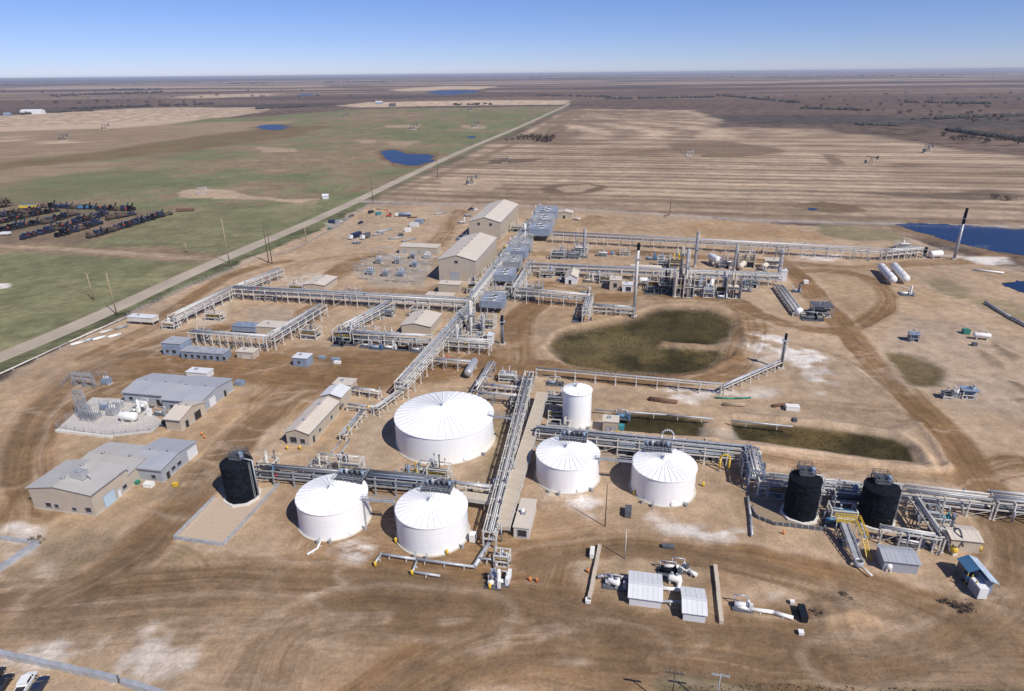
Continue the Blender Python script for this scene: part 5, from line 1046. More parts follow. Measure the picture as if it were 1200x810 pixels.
flat('pale box beside the pond road at the end of the legged rack', (571, 405), du((571, 405), (577, 405)), 4, 4.2, wall='whiteroof', roof='whiteroof', name='skid_house')
flat('tan cabinet between the tall tank and the left green ditch', (706, 507), du((706, 507), (724, 508)), 4, 3.8, wall='tanwall', roof='tanroof', name='skid_house', doors=[('f', 1, 1.1, 2.2), ('f', 2.6, 1.1, 2.2)])
flat('white box house at the end of the main process rack', (914, 329), du((914, 329), (922, 330)), 5, 5.0, wall='whiteroof', roof='whiteroof', name='skid_house')
# metering sheds
gable('left white metering shed with panelled roof', (737, 709), du((737, 709), (774, 713)), 7.2, 2.2, .9, 'x', wall='whiteroof', roof='whiteroof', panels=7, peak=.4, name='metering_shed', cat='shed', doors=[('l', 2.5, 1.2, 1.9, 'dark')])
gable('right white metering shed with panelled roof', (800, 727), du((800, 727), (826, 731)), 6.6, 2.2, .9, 'x', wall='whiteroof', roof='whiteroof', panels=5, peak=.4, name='metering_shed', cat='shed', doors=[('l', 2.0, 1.2, 1.9, 'dark')])
# loading shelters on the right
gable('grey loading shelter with a ribbed roof in front of the right black tank', (1034, 669), du((1034, 669), (1074, 673)), 5, 2.8, .5, 'x', wall='greywall', roof='greyroof', panels=8, peak=.6, name='loading_shelter', cat='shelter')
gable('tan loading shelter with a ribbed roof behind the blue unit', (1112, 645), du((1112, 645), (1146, 648)), 5, 3.2, .5, 'x', wall='beige', roof='tanroof', panels=8, peak=.6, name='loading_shelter', cat='shelter')
# ------------------------------------------------------------------ low walls of the metering compound and lower left
def lowwall(label, a, b, w, h, m, cat='wall', name='low_wall', group=None, sp=2.4):
    A = G(*a); B = G(*b); d = B - A; L = float(np.hypot(d[0], d[1])); T = thing(name, label, cat, (A[0], A[1], 0), math.atan2(d[1], d[0]), group)
    n = max(1, int(L / sp)); st = L / n; me = shared(('lw', w, h, st, m), lambda mb: mb.box(0, st - .05, -w / 2, w / 2, 0, h), 'wall_block', m)
    for k in range(n): inst('wall_block', me, T, (k * st, .03 * ((k * 7) % 3 - 1), .02 * ((k * 5) % 3)))
    return T
lowwall('tan barrier wall on the left of the metering compound', (703, 641), (690, 707), .8, .9, 'beige')
lowwall('tan barrier wall on the right of the metering compound', (838, 665), (845, 732), .8, .9, 'beige')
lowwall('grey block wall at the left edge below the office', (-30, 690), (46, 638), 1.3, 1.1, 'galv')
lowwall('grey sheet barrier running off the lower left corner', (-60, 755), (140, 799), .9, 1.1, 'galv')
lowwall('second stretch of grey sheet barrier beside the fire hydrant', (144, 801), (210, 822), .9, 1.1, 'galv')
lowwall('thin grey wall above the left block wall', (-20, 629), (40, 637), .7, .7, 'galv')

mb = MB(); mb.prism([G(*p)[:2] for p in ((66, 504), (134, 512), (178, 507), (192, 494), (150, 468), (108, 466))], .01, .10); mb.build('substation_pad', 'gravel')['kind'] = 'structure'
lowwall('pale kerb wall along the front of the left substation', (66, 506), (132, 514), .6, .8, 'concwhite')
# ------------------------------------------------------------------ process equipment
AC = 'air coolers beside the spine rack'
for k, (p, lab) in enumerate((((578, 336), 'front air cooler of the stepped row beside the nearer tan hall'), ((586, 321), 'second air cooler from the front of the stepped row'), ((593, 309), 'third air cooler from the front of the stepped row'), ((598, 299), 'rearmost air cooler of the stepped row'))):
    cooler(lab, p, du(p, (p[0] + 23, p[1] + 2)), (9.5, 9, 9, 8)[k], (6.6, 7.0, 7.6, 7.2)[k], AC, ('bluegrey', 'grey', 'bluegrey', 'galv')[k])
cooler('lone blue air cooler in front of the spine, beside the pond road', (563, 367), du((563, 367), (589, 369)), 9, 6.0, AC)
for k, (p, lab) in enumerate((((619, 283), 'front air cooler of the far bank behind the columns'), ((622, 273), 'middle air cooler of the far bank'), ((626, 264), 'rear air cooler of the far bank'))):
    cooler(lab, p, du(p, (p[0] + 25, p[1] + 1)), 15, (8.6, 9.4, 10.0)[k], AC, ('bluegrey', 'galv', 'bluegrey')[k])
# columns and stacks
CO = 'tall columns of the process area'
def col(px, top, r, m, lab, pl=(.6,), cat='column', name='process_column', pm='galv'): return column(lab, px, r, HT(*px, top), m, pl, CO, name, cat, pm=pm)
col((814, 313), 271, .9, 'grey', 'tall dark grey column at the middle of the process rack', (.5,))
col((860, 317), 287, .7, 'grey', 'slim grey column right of the middle of the process rack', ())
col((911, 330), 292, .8, 'grey', 'column with two platforms at the right end of the process rack', (.55, .9))
col((684, 300), 268, .8, 'grey', 'grey column behind the rack near the red drum', ())
col((795, 343), 288, .9, 'tanwall', 'tan column with yellow platforms at the process rack', (.45, .75), pm='yellow')
col((802, 345), 292, .8, 'alu', 'silver column beside the tan yellow railed column', (.6,))
col((615, 284), 262, .9, 'whitepipe', 'white column left of the far cooler bank', (.7,))
col((847, 345), 318, .9, 'alu', 'silver column at the dark bay of the process rack', (.7,)); col((859, 344), 322, .7, 'tanwall', 'short tan column beside the dark bay', ())
col((790, 348), 318, .8, 'tanwall', 'short tan column at the left dark bay', ())
col((552, 392), 352, 1.0, 'steel', 'pale column at the crossing of the spine racks', (.6,), pm='galv'); col((566, 394), 368, .7, 'alu', 'short silver column near the pale box', ())
col((536, 410), 380, .6, 'steel', 'slim pale column above the legged rack', ())
col((690, 349), 336, .5, 'steel', 'thin post column at the ladder frame', ())
def stack(label, px, top, r, m, tipm='black', tip=.2, guy=False, name='stack', lean=0, lat=False):
    P = G(*px); H = HT(*px, top); T = thing(name, label, 'flare stack', P, GA)
    MB().box(-1.2, 1.2, -1.2, 1.2, 0, .6).build('foundation', 'conc', T)
    MB().cyl((0, 0, .6), (0, 0, H * (1 - tip)), r * 1.1, r, n=14).build('shaft', m, T)
    MB().cyl((0, 0, H * (1 - tip)), (0, 0, H), r * 1.15, r * 1.2, n=14).build('tip', tipm, T)
    mb = MB()
    for k in range(int(H / 1.2)): mb.cyl((r + .05, -.3, 1 + 1.2 * k), (r + .05, .3, 1 + 1.2 * k), .05, n=5)
    mb.beam((r + .05, -.3, .6), (r + .05, -.3, H * .95), .08, .08).beam((r + .05, .3, .6), (r + .05, .3, H * .95), .08, .08); mb.build('ladder', 'galv', T)
    MB().lathe([(r, H * .8), (r + .9, H * .8), (r + .9, H * .8 + .1), (r, H * .8 + .1)], 12, smooth=False).build('platform', 'galv', T)
    MB().tube([(-r - .25, 0, .6), (-r - .25, 0, H * .92)], .12).build('pilot_pipe', 'alu', T)
    if lat: lattice(MB(), (0, 0, .6), (0, 0, H * .72), 2.6, 1.8, 9, .09).build('support_tower', m, T)
    return T
stack('tall white stack with a black tip beside the green pond', (743, 371), 285, .55, 'steel', tip=.09)
stack('tall grey flare stack with a black top at the right, by the lake', (1118, 304), 244, .62, 'galv', tip=.3)
stack('small dark flare at the end of the flare line', (915, 432), 391, .38, 'dkgrey', tip=.15)
stack('dark vent stack behind the white dome vessel', (1083, 302), 290, .7, 'dkgrey', tip=.5)
stack('dark pipe stack with a teal box, by the road left of the green pond', (589, 404), 370, .5, 'dkgrey', tip=.3)
# vessels
VS = 'horizontal vessels of the works'
BU = 'white storage bullets'
vessel('left of the two white storage bullets by the loop road', (1031, 318), (1046, 335), 1.9, 1.0, group=BU, name='storage_bullet')
vessel('right of the two white storage bullets by the loop road', (1046, 317), (1061, 334), 1.9, 1.0, group=BU, name='storage_bullet')
vessel('white dome ended vessel at the end of the back rack', (1088, 303), (1103, 302), 1.9, .6, group=VS)
vessel('silver drum on the low rack behind the largest tank', (557, 429), (548, 445), 1.5, .8, 'alu', group=VS)
vessel('long pale vessel beside the tall white stack', (737, 320), (775, 322), 1.0, 3.0, 'tanroof', group=VS)
vessel('white vessel under the process rack near the tall stack', (748, 334), (760, 335), 1.7, .8, group=VS)
vessel('white tanker shaped vessel standing in front of the process rack', (832, 342), (835, 330), 1.1, .8, group=VS)
vessel('second slim vessel left of the tanker shaped vessel', (819, 338), (823, 328), 1.0, 1.0, 'bluegrey', group=VS)
vessel('pale tall box vessel above the process rack', (831, 308), (842, 314), 2.0, 2.0, group=VS)
vessel('tan exchanger pair above the rack right of the slim column', (866, 318), (874, 311), 1.6, 1.0, 'tanroof', group=VS)
vessel('tan exchanger above the rack, right of the exchanger pair', (893, 318), (902, 312), 1.5, 1.0, 'tanroof', group=VS)
vessel('blue drum below the right part of the process rack', (870, 336), (878, 337), 1.4, .8, 'blue', group=VS)
vessel('white horizontal tank on the far right of the yard', (1139, 397), (1160, 399), 1.0, .9, group=VS)
vessel('small white drum at the end of the low pipe bundle', (932, 371), (938, 369), 1.6, .5, group=VS)
vessel('red drum lying behind the process rack', (706, 298), (714, 299), .9, .3, 'red', group=VS); vessel('blue drum lying beside the red drum', (715, 299), (720, 299), .8, .3, 'blue', group=VS)
vessel('white separator beside the substation transformers', (142, 493), (162, 495), 1.4, .6, group=VS)
vessel('silver vessel in front of the left metering shed', (712, 684), (726, 690), .7, .6, group=VS)
vessel('white header vessel behind the metering sheds', (782, 682), (797, 686), .8, .7, group=VS)
vessel('silver drum at the front manifold', (574, 682), (583, 680), 1.0, .8, 'alu', group=VS)
vessel('pale drum beside the rear small tan building', (672, 258), (680, 259), 1.0, .3, 'tanroof', group=VS)
# skids
SK = 'pump skids about the works'
SKS = [((940, 376), 9, 5, 'dark skid with white panels at the foot of the pipe bundle', 0), ((950, 366), 8, 4, 'tan covered skid behind the dark skid by the loop road', 1), ((929, 343), 4, 3, 'small skid with a yellow topped post right of the process rack', 1),
 ((1056, 347), 6, 5, 'pump skid in front of the two white bullets', 1),
 ((666, 300), 8, 5, 'dark skid behind the process rack, left', 1), ((676, 302), 6, 5, 'grey skid beside the grey column', 0), ((648, 297), 7, 5, 'dark blue skid next to the far coolers', 1), ((757, 305), 6, 4, 'pair of blue radiators behind the tall white stack', 1), ((766, 305), 6, 4, 'blue radiator skid right of the radiator pair', 1),
 ((640, 320), 6, 4, 'white skid at the left end of the process rack', 0), ((652, 330), 5, 3.5, 'small pump skid by the brown mound', 0), ((683, 331), 6, 4, 'tan pump skid right of the ridged cabin', 1), ((755, 345), 8, 5, 'dark pump skid right of the tall stack', 1), ((770, 338), 9, 5, 'black skid with hoops under the process rack', 1), ((782, 346), 6, 5, 'black skid left of the tan columns', 1),
 ((812, 345), 6, 4, 'dark skid right of the tan columns', 0), ((826, 346), 6, 4, 'black skid in the shade of the process rack', 0), ((840, 350), 5, 3, 'white skid in front of the dark bay', 0), ((868, 342), 5, 3, 'green grey skid at the right end of the rack', 0), ((885, 322), 6, 4, 'grey skid behind the process rack at the right', 1), ((790, 300), 7, 4, 'blue skid behind the yellow railed column', 1),
 ((398, 405), 7, 5, 'dark pump cluster at the end of the yard rack', 1), ((388, 406), 5, 4, 'black sphere topped skid left of the pump cluster', 1), ((386, 398), 5, 4, 'dark valve skid behind the pump cluster', 1), ((420, 408), 6, 4, 'grey pump skid under the front tan shed rack', 0), ((432, 410), 6, 3, 'blue pump skid under the cross rack', 0), ((448, 410), 6, 3, 'white pump skid under the cross rack', 0), ((464, 411), 6, 3, 'dark pump skid under the cross rack', 0), ((480, 413), 6, 3, 'grey pump skid right of the dark pump skid', 0), ((494, 415), 5, 3, 'last pump skid at the right end of the cross rack', 0),
 ((520, 398), 6, 4, 'pump skid above the legged rack', 1), ((545, 402), 6, 4, 'blue skid between pale column and pale box', 1), ((560, 400), 5, 4, 'dark skid left of the pale box', 0), ((575, 346), 8, 5, 'blue grey skid under the spine end', 1), ((600, 350), 6, 5, 'piping skid in front of the cooler row', 1), ((612, 352), 6, 5, 'dark piping skid beside the cooler row', 1), ((590, 350), 6, 5, 'valve skid between the lone cooler and the row', 0), ((548, 340), 6, 5, 'dark valve skid beside the flat annex', 1),
 ((566, 320), 6, 4, 'teal skid next to the nearer tan hall', 1), ((583, 300), 7, 4, 'yellow valve skid between hall and coolers', 0), ((594, 290), 6, 4, 'piping skid near the far tan hall', 1), ((603, 280), 7, 4, 'grey skid between the far hall and the cooler bank', 1), ((612, 296), 6, 4, 'small skid in front of the far cooler bank', 0),
 ((533, 282), 9, 6, 'dark blue skid in the shade of the far tan hall', 1), ((536, 262), 6, 4, 'white skid beside the far tan hall', 1), ((543, 254), 6, 4, 'grey skid at the far corner of the far tan hall', 0), ((680, 345), 5, 3.5, 'skid under the rack to the pond', 0), ((670, 378), 5, 7, 'dark pipe sled beside the ladder frame', 0),
 ((150, 485), 4, 3, 'transformer like skid beside the white separator', 1), ((155, 480), 6, 3, 'long white skid beside the grey workshop', 0), ((186, 500), 5, 3, 'dark skid left of the small tan shed', 0), ((178, 487), 5, 2.5, 'small grey unit between workshop and shed', 0), ((568, 690), 3.5, 2.5, 'valve skid of the front manifold', 1), ((580, 687), 3, 2, 'white tipped end of the front manifold', 0),
 ((706, 690), 5, 3, 'valve skid left of the left metering shed', 0), ((771, 676), 5, 3, 'dark valve skid behind the left metering shed', 0), ((785, 671), 4, 2.4, 'pig trap skid behind the metering sheds', 0), ((858, 716), 4, 2.4, 'white pig trap at the head of the long white pipe', 0), ((720, 492), 5, 3, 'blue grey skid right of the tall tank', 0), ((640, 452), 6, 3, 'pipe manifold skid behind the tall tank', 0),
 ((646, 499), 7, 4, 'dark manifold left of the tall tank', 0), ((596, 617), 4, 3, 'valve skid at the foot of the beige walkway', 1), ((576, 618), 3, 3, 'dark valve skid under the central rack end', 0), ((470, 560), 5, 3, 'yellow valve skid behind the front white tank', 1), ((488, 556), 5, 3, 'piping skid between largest and front tank', 1), ((497, 560), 4, 3, 'dark pump skid by the rear of the front tank', 0), ((880, 563), 4, 4, 'manifold below the blue grey rack step', 1), ((966, 616), 4, 3, 'blue pump skid right of the left black tank', 0), ((985, 640), 4, 2.4, 'small pump skid under the grey loading conveyor', 0), ((1050, 640), 8, 2, 'row of small pumps behind the grey loading shelter', 0), ((1098, 612), 4, 2.5, 'teal topped pump beside the tan loading shelter', 0),
 ((412, 286), 5, 4, 'grey skid parked on the pipe yard', 0)]
FORCE = {'blue': ('blue', 'bluegrey'), 'dark': ('dkgrey', 'black'), 'black': ('black', 'dkgrey'), 'white': ('whitepipe', 'whiteroof'), 'teal': ('teal', 'bluegrey'), 'tan': ('tanroof', 'beige'), 'yellow': ('yellow', 'galv'), 'grey': ('galv', 'grey')}
for k, (p, w, d, lab, tall) in enumerate(SKS):
    ms = ('galv', 'bluegrey', 'whitepipe', 'dkgrey')
    for kw in FORCE:
        if kw in lab.split()[:3]: ms = FORCE[kw]; break
    skid(lab, p, w, d, k, ms, SK, tall=bool(tall))
# ------------------------------------------------------------------ substation left: gantry, transformers, fence
def gantry(label, px, top, w, d, legs=3):
    P = G(*px); H = HT(*px, top); T = thing('substation_gantry', label, 'gantry', P, GA)
    for k in range(legs): lattice(MB(), (k * w / (legs - 1), 0, 0), (k * w / (legs - 1), 0, H), 1.3, .4, 6, .055).build('lattice_leg', 'galv', T)
    for z in (H * .6, H * .95):
        mb = MB()
        for s in (-.3, .3): mb.beam((0, s, z), (w, s, z), .14, .14).beam((0, s, z + .6), (w, s, z + .6), .14, .14)
        for j in range(int(w)): mb.beam((j, -.3, z), (j + 1, -.3, z + .6), .07, .07).beam((j, .3, z), (j + 1, .3, z + .6), .07, .07)
        mb.build('lattice_beam', 'galv', T)
    mb = MB()
    for j in range(int(w / 1.5)): mb.lathe([(.03, H * .6 - 1.2), (.14, H * .6 - 1.0), (.05, H * .6 - .9), (.14, H * .6 - .7), (.05, H * .6 - .6), (.14, H * .6 - .4), (.03, H * .6 - .05)], 8, c=(.8 + 1.5 * j, 0))
    mb.build('insulator', 'grey', T)
    return T
gantry('tall lattice gantry of the left substation', (94, 489), 458, 3.4, 2)
gantry('lower lattice gantry in front of the tall gantry', (97, 493), 474, 4.0, 2)
gantry('small lattice bus frame on the far gravel pad', (88, 452), 438, 8, 4, 3)
TRG = 'transformers of the substations'
def transformer(label, px, s=1.0, m='bluegrey'):
    P = G(*px); T = thing('transformer', label, 'transformer', P, GA, TRG)
    MB().box(-.2, 3.2 * s, -.2, 2.2 * s, 0, .25).build('plinth', 'conc', T)
    MB().box(0, 3 * s, 0, 2 * s, .25, 2.6 * s).build('tank_body', m, T)
    rb = MB()
    for k in range(7): rb.box((.2 + .4 * k) * s, (.32 + .4 * k) * s, -.55 * s, -.004, .5, 2.3 * s)
    rb.build('radiator', m, T)
    for k in range(3): MB().lathe([(.12, 2.6 * s), (.26, 2.7 * s), (.12, 2.8 * s), (.24, 2.95 * s), (.1, 3.05 * s), (.2, 3.2 * s), (.04, 3.6 * s)], 8, c=((.6 + .9 * k) * s, 1 * s)).build('bushing', 'whitepipe', T)
    MB().cyl((.3 * s, 1.7 * s, 2.9 * s), (2.2 * s, 1.7 * s, 2.9 * s), .28 * s, n=10).build('conservator', m, T)
for p, s, l in (((126, 487), 1.0, 'transformer nearest the lattice gantry'), ((118, 481), .8, 'small transformer behind the lattice gantry'), ((133, 480), .9, 'grey transformer between gantry and white separator'), ((108, 491), .8, 'low transformer at the foot of the gantry'), ((120, 451), .9, 'transformer on the far gravel pad'),
                ((430, 322), 1.2, 'front left transformer of the rear substation'), ((448, 324), 1.2, 'front middle transformer of the rear substation'), ((466, 324), 1.2, 'front right transformer of the rear substation'), ((440, 309), 1.3, 'large transformer in the middle of the rear substation'), ((462, 309), 1.2, 'second row transformer of the rear substation'), ((482, 313), 1.1, 'right hand transformer of the rear substation'), ((497, 303), 1.2, 'white transformer by the control house'), ((480, 303), 1.1, 'transformer just in front of the control house')):
    transformer(l, p, s, 'whiteroof' if 'white tr' in l else random.choice(['bluegrey', 'galv', 'grey']))
SG = 'switchgear stands of the rear substation'
def bus(label, px, w, h):
    P = G(*px); T = thing('bus_stand', label, 'switchgear', P, GA, SG)
    for k in range(3): MB().beam((w * k / 2, 0, 0), (w * k / 2, 0, h), .22, .22).build('post', 'galv', T)
    MB().box(-.4, w + .4, -.12, .12, h, h + .22).build('beam', 'galv', T); mb = MB()
    for k in range(4): mb.lathe([(.05, h + .22), (.16, h + .4), (.07, h + .5), (.16, h + .7), (.05, h + 1.0)], 8, c=(w * (k + .5) / 4, 0))
    mb.build('insulator', 'grey', T); MB().cyl((-.4, 0, h + 1.05), (w + .4, 0, h + 1.05), .08, n=6).build('busbar', 'alu', T)
for k, (x, y) in enumerate(((424, 312), (436, 302), (446, 300), (452, 313), (470, 316), (474, 304), (488, 319), (490, 308), (505, 304), (425, 328), (458, 331), (478, 332), (415, 318), (500, 311))):
    b_ = ['left front', 'left rear', 'rear', 'centre', 'right centre', 'rear right', 'front right', 'right', 'far right', 'front left corner', 'front middle', 'front right edge', 'left edge', 'right edge'][k]
    bus('steel bus stand at the %s of the rear substation' % b_, (x, y), 6 + k % 3, 3.4 + .8 * (k % 4))
def fence(label, pts, h=2.0, sp=3.0, m='galv', kind='mesh', group=None, name='wire_fence'):
    P = [G(*p) for p in pts]; T = thing(name, label, 'fence', (P[0][0], P[0][1], 0), 0, group); Q = [toloc(T, p) for p in P]
    me = shared(('fp', h, m), lambda mb: mb.box(-.06, .06, -.06, .06, 0, h), 'post', m); cnt = 0; wires = MB(); extra = MB()
    for a, b in zip(Q[:-1], Q[1:]):
        L = np.linalg.norm(b - a); n = max(1, int(L / sp))
        for k in range(n):
            q = a + (b - a) * k / n; cnt += 1
            if cnt < 290: inst('post', me, T, tuple(q))
            else: extra.beam(q, q + np.array([0, 0, h]), .12, .12)
        for f in ((.05, .28, .5, .72, .98)): wires.beam(a + np.array([0, 0, h * f]), b + np.array([0, 0, h * f]), .035, .035)
    wires.build('wire', m, T)
    if extra.v: stuff(extra.build('far_post', m, T))
    return T
fence('wire fence along the road on the west side of the works', [(150, 371), (230, 333), (300, 306), (340, 296), (392, 268), (432, 241)], 2.2)
fence('wire fence along the back of the pipe yard', [(432, 241), (560, 242), (640, 246), (740, 252)], 2.2)
fence('fence round the left substation', [(68, 502), (120, 511), (176, 505), (190, 497)], 1.8)
fence('fence along the back of the left substation', [(66, 500), (90, 484), (130, 470)], 1.8)
fence('fence round the far gravel pad', [(72, 453), (84, 440), (126, 440), (118, 455)], 1.8)
fence('wire fence beside the lake at the flare', [(1064, 290), (1098, 293), (1130, 292), (1160, 291)], 2.0)
fence('wire fence along the back track to the right', [(740, 252), (880, 261), (1000, 264), (1200, 270)], 1.6, 5)

# ------------------------------------------------------------------ dense modules among the racks
MDS = [((1066, 401), 3.2, 3.4, 3.2, 'blue machine house standing alone on the right yard', ('blue', 'bluegrey'), 1), ((1127, 468), 4.4, 3.4, 3.2, 'blue machine on the right yard, below the brush patch', ('blue', 'bluegrey'), 1), ((1105, 468), 3.0, 2.4, 2.0, 'small dark machine left of the blue machine', ('dkgrey', 'black'), 1), ((1116, 467), 2.2, 2.2, 2.4, 'white unit between the dark and the blue machine', ('whitepipe', 'alu'), 0), ((788, 348), 7, 6, 7, 'tall tan braced module left of the silver column', ('tanroof', 'beige'), 0), ((800, 349), 5, 6, 8, 'tall tan module under the yellow railed column', ('tanroof', 'steel'), 0), ((758, 342), 10, 7, 6, 'dark module under the rack right of the tall white stack', ('dkgrey', 'black'), 0), ((771, 344), 8, 7, 6.5, 'black hooped module left of the tan modules', ('black', 'dkgrey'), 0),
 ((809, 347), 7, 6, 6, 'grey module right of the tan modules', ('galv', 'grey'), 0), ((850, 350), 7, 6, 7, 'tan module at the right dark bay of the rack', ('tanroof', 'beige'), 0), ((838, 347), 6, 6, 5, 'dark module at the right dark bay of the rack', ('dkgrey', 'black'), 0), ((824, 349), 5, 6, 5, 'blue grey module in the middle dark bay', ('bluegrey', 'galv'), 0), ((872, 338), 7, 6, 5, 'dark module at the right end of the process rack', ('dkgrey', 'grey'), 0),
 ((896, 316), 9, 7, 5, 'tan covered module behind the right part of the rack', ('tanroof', 'beige'), 1), ((864, 314), 9, 8, 6, 'tan module behind the middle of the rack', ('tanroof', 'beige'), 0), ((843, 315), 7, 7, 5, 'pale module behind the rack by the box vessel', ('whitepipe', 'alu'), 0), ((770, 314), 8, 7, 5.5, 'grey module behind the rack by the long vessel', ('galv', 'grey'), 0), ((784, 316), 7, 7, 7, 'dark module behind the rack at the yellow column', ('dkgrey', 'yellow'), 0),
 ((662, 304), 9, 7, 4.5, 'dark module in front of the back rack, left', ('dkgrey', 'bluegrey'), 0), ((673, 297), 8, 7, 5, 'white and dark module beside the grey back column', ('whitepipe', 'dkgrey'), 0), ((645, 304), 8, 7, 4.5, 'dark blue module right of the far coolers', ('carnavy', 'bluegrey'), 0), ((700, 301), 6, 4, 2.5, 'low pale module near the red drum', ('whitepipe', 'steel'), 0), ((726, 300), 6, 5, 3, 'low grey module right of the blue drum', ('galv', 'grey'), 0),
 ((632, 326), 8, 5, 5, 'grey module under the left end of the process rack', ('galv', 'bluegrey'), 0), ((646, 324), 7, 5, 4, 'blue grey module under the process rack by the mound', ('bluegrey', 'dkgrey'), 0), ((690, 330), 7, 5, 4, 'dark module under the process rack right of the cabin', ('dkgrey', 'grey'), 0), ((702, 333), 6, 5, 4.5, 'grey module left of the tan block house', ('galv', 'dkgrey'), 0),
 ((575, 351), 9, 7, 5, 'blue grey piping module at the foot of the cooler row', ('bluegrey', 'galv'), 0), ((590, 347), 8, 6, 5, 'dark piping module between lone cooler and cooler row', ('dkgrey', 'bluegrey'), 0), ((604, 349), 8, 6, 5.5, 'silver piping module at the corner of the cooler racks', ('alu', 'galv'), 0), ((616, 345), 8, 7, 4.5, 'dark piping module inside the corner rack', ('dkgrey', 'galv'), 0), ((547, 345), 7, 7, 6, 'dark module between the annex and the spine', ('dkgrey', 'carnavy'), 0),
 ((566, 330), 8, 6, 6, 'teal grey module between the nearer hall and the coolers', ('teal', 'bluegrey'), 0), ((576, 316), 7, 6, 5, 'blue grey module beside the second cooler', ('bluegrey', 'galv'), 0), ((588, 298), 8, 7, 6, 'yellow and grey module beside the rear cooler', ('yellow', 'galv'), 0), ((606, 288), 9, 8, 6, 'silver module between the cooler banks', ('alu', 'bluegrey'), 0), ((614, 272), 8, 8, 6, 'grey module left of the far cooler bank', ('galv', 'bluegrey'), 0), ((598, 272), 8, 8, 5, 'blue grey module beside the far hall', ('bluegrey', 'alu'), 0),
 ((390, 402), 8, 6, 5.5, 'dark module with round tops at the end of the yard rack', ('black', 'dkgrey'), 0), ((402, 402), 8, 6, 5, 'grey module right of the dark round topped module', ('galv', 'dkgrey'), 0), ((418, 398), 8, 6, 4, 'silver module inside the yard racks', ('alu', 'galv'), 0), ((444, 404), 7, 5, 4, 'dark module in front of the tan shed', ('dkgrey', 'bluegrey'), 0), ((514, 404), 7, 5, 5, 'grey module on the legged rack, left', ('galv', 'steel'), 0), ((528, 406), 7, 5, 5, 'dark module under the legged rack', ('dkgrey', 'grey'), 0), ((546, 408), 7, 5, 5.5, 'pale module under the legged rack, right', ('steel', 'alu'), 0), ((532, 384), 7, 6, 5, 'grey module right of the tan shed', ('galv', 'dkgrey'), 0), ((560, 386), 7, 6, 5, 'silver module at the spine crossing', ('alu', 'bluegrey'), 0), ((548, 392), 6, 6, 5, 'dark module at the spine crossing', ('dkgrey', 'grey'), 0),
 ((398, 352), 9, 6, 4, 'dark module behind the long cross rack', ('dkgrey', 'grey'), 0), ((300, 352), 9, 5, 3.5, 'grey module under the long cross rack, left', ('galv', 'dkgrey'), 0), ((338, 342), 8, 6, 4, 'grey module left of the flat pale building', ('galv', 'steel'), 0), ((440, 372), 8, 5, 4, 'dark module under the yard rack top', ('dkgrey', 'bluegrey'), 0), ((480, 372), 8, 5, 4, 'dark module below the long cross rack', ('dkgrey', 'grey'), 0), ((352, 398), 7, 6, 4.5, 'grey module outside the diagonal rack', ('galv', 'dkgrey'), 0), ((228, 400), 5, 5, 4, 'pale module at the left end of the legged cross rack', ('steel', 'galv'), 0), ((190, 386), 6, 5, 3.5, 'blue and white module at the foot of the west rack', ('blue', 'whitepipe'), 0), ((240, 376), 8, 4, 3.5, 'dark module under the west rack', ('dkgrey', 'black'), 0),
 ((638, 474), 7, 4, 3, 'dark module right of the beige walkway top', ('dkgrey', 'grey'), 0), ((642, 492), 8, 4, 3.2, 'blue grey module left of the tall tank', ('bluegrey', 'dkgrey'), 0), ((640, 508), 7, 4, 3, 'dark module below the blue grey one by the tall tank', ('dkgrey', 'galv'), 0), ((604, 456), 6, 4, 3.5, 'dark module left of the central rack top', ('dkgrey', 'bluegrey'), 0), ((584, 448), 6, 4, 3, 'grey module right of the silver drum', ('galv', 'steel'), 0), ((598, 480), 5, 4, 3, 'dark module beside the central rack', ('dkgrey', 'grey'), 0), ((470, 570), 6, 4, 4, 'dark module on the rack between the front tanks', ('dkgrey', 'bluegrey'), 0), ((500, 566), 6, 4, 4.5, 'dark module behind the front tank', ('dkgrey', 'black'), 0), ((398, 560), 6, 4, 5, 'dark module behind the front left tank', ('dkgrey', 'black'), 0), ((362, 566), 5, 4, 5, 'grey module left of the front left tank roof', ('grey', 'dkgrey'), 0), ((305, 562), 4, 4, 5, 'pale module beside the single black tank', ('steel', 'galv'), 0),
 ((700, 528), 6, 4, 4, 'dark module between the right white tanks, rear', ('dkgrey', 'bluegrey'), 0), ((722, 534), 6, 4, 4, 'blue grey module between the right white tanks', ('bluegrey', 'dkgrey'), 0), ((820, 540), 6, 4, 4, 'dark module right of the right white tank, rear', ('dkgrey', 'grey'), 0), ((868, 560), 5, 5, 5, 'dark module at the blue grey rack step', ('dkgrey', 'black'), 0), ((898, 584), 6, 4, 4, 'dark module left of the left black tank', ('dkgrey', 'black'), 0), ((975, 594), 8, 4, 4.5, 'dark module between the black tanks, rear', ('dkgrey', 'bluegrey'), 0), ((972, 612), 6, 4, 3.5, 'blue module between the black tanks, front', ('blue', 'galv'), 0), ((1076, 612), 5, 4, 3, 'dark module inside the white diagonal rack', ('dkgrey', 'grey'), 0), ((1096, 636), 4, 4, 4, 'pale module at the corner of the white rack', ('steel', 'galv'), 0), ((1050, 292), 8, 5, 4, 'white module at the end of the back rack', ('whitepipe', 'steel'), 0), ((952, 372), 8, 7, 5, 'black covered module by the loop road', ('dkgrey', 'black'), 1), ((578, 664), 3.5, 3, 3, 'silver module at the front manifold', ('alu', 'galv'), 0)]
for k, (p, w, d, h, l, ms, cv) in enumerate(MDS): module(l, p, w, d, h, k, ms, hor=2, ver=k % 2 + (h > 6), cover=bool(cv), fr='steel' if k % 3 else 'grey')
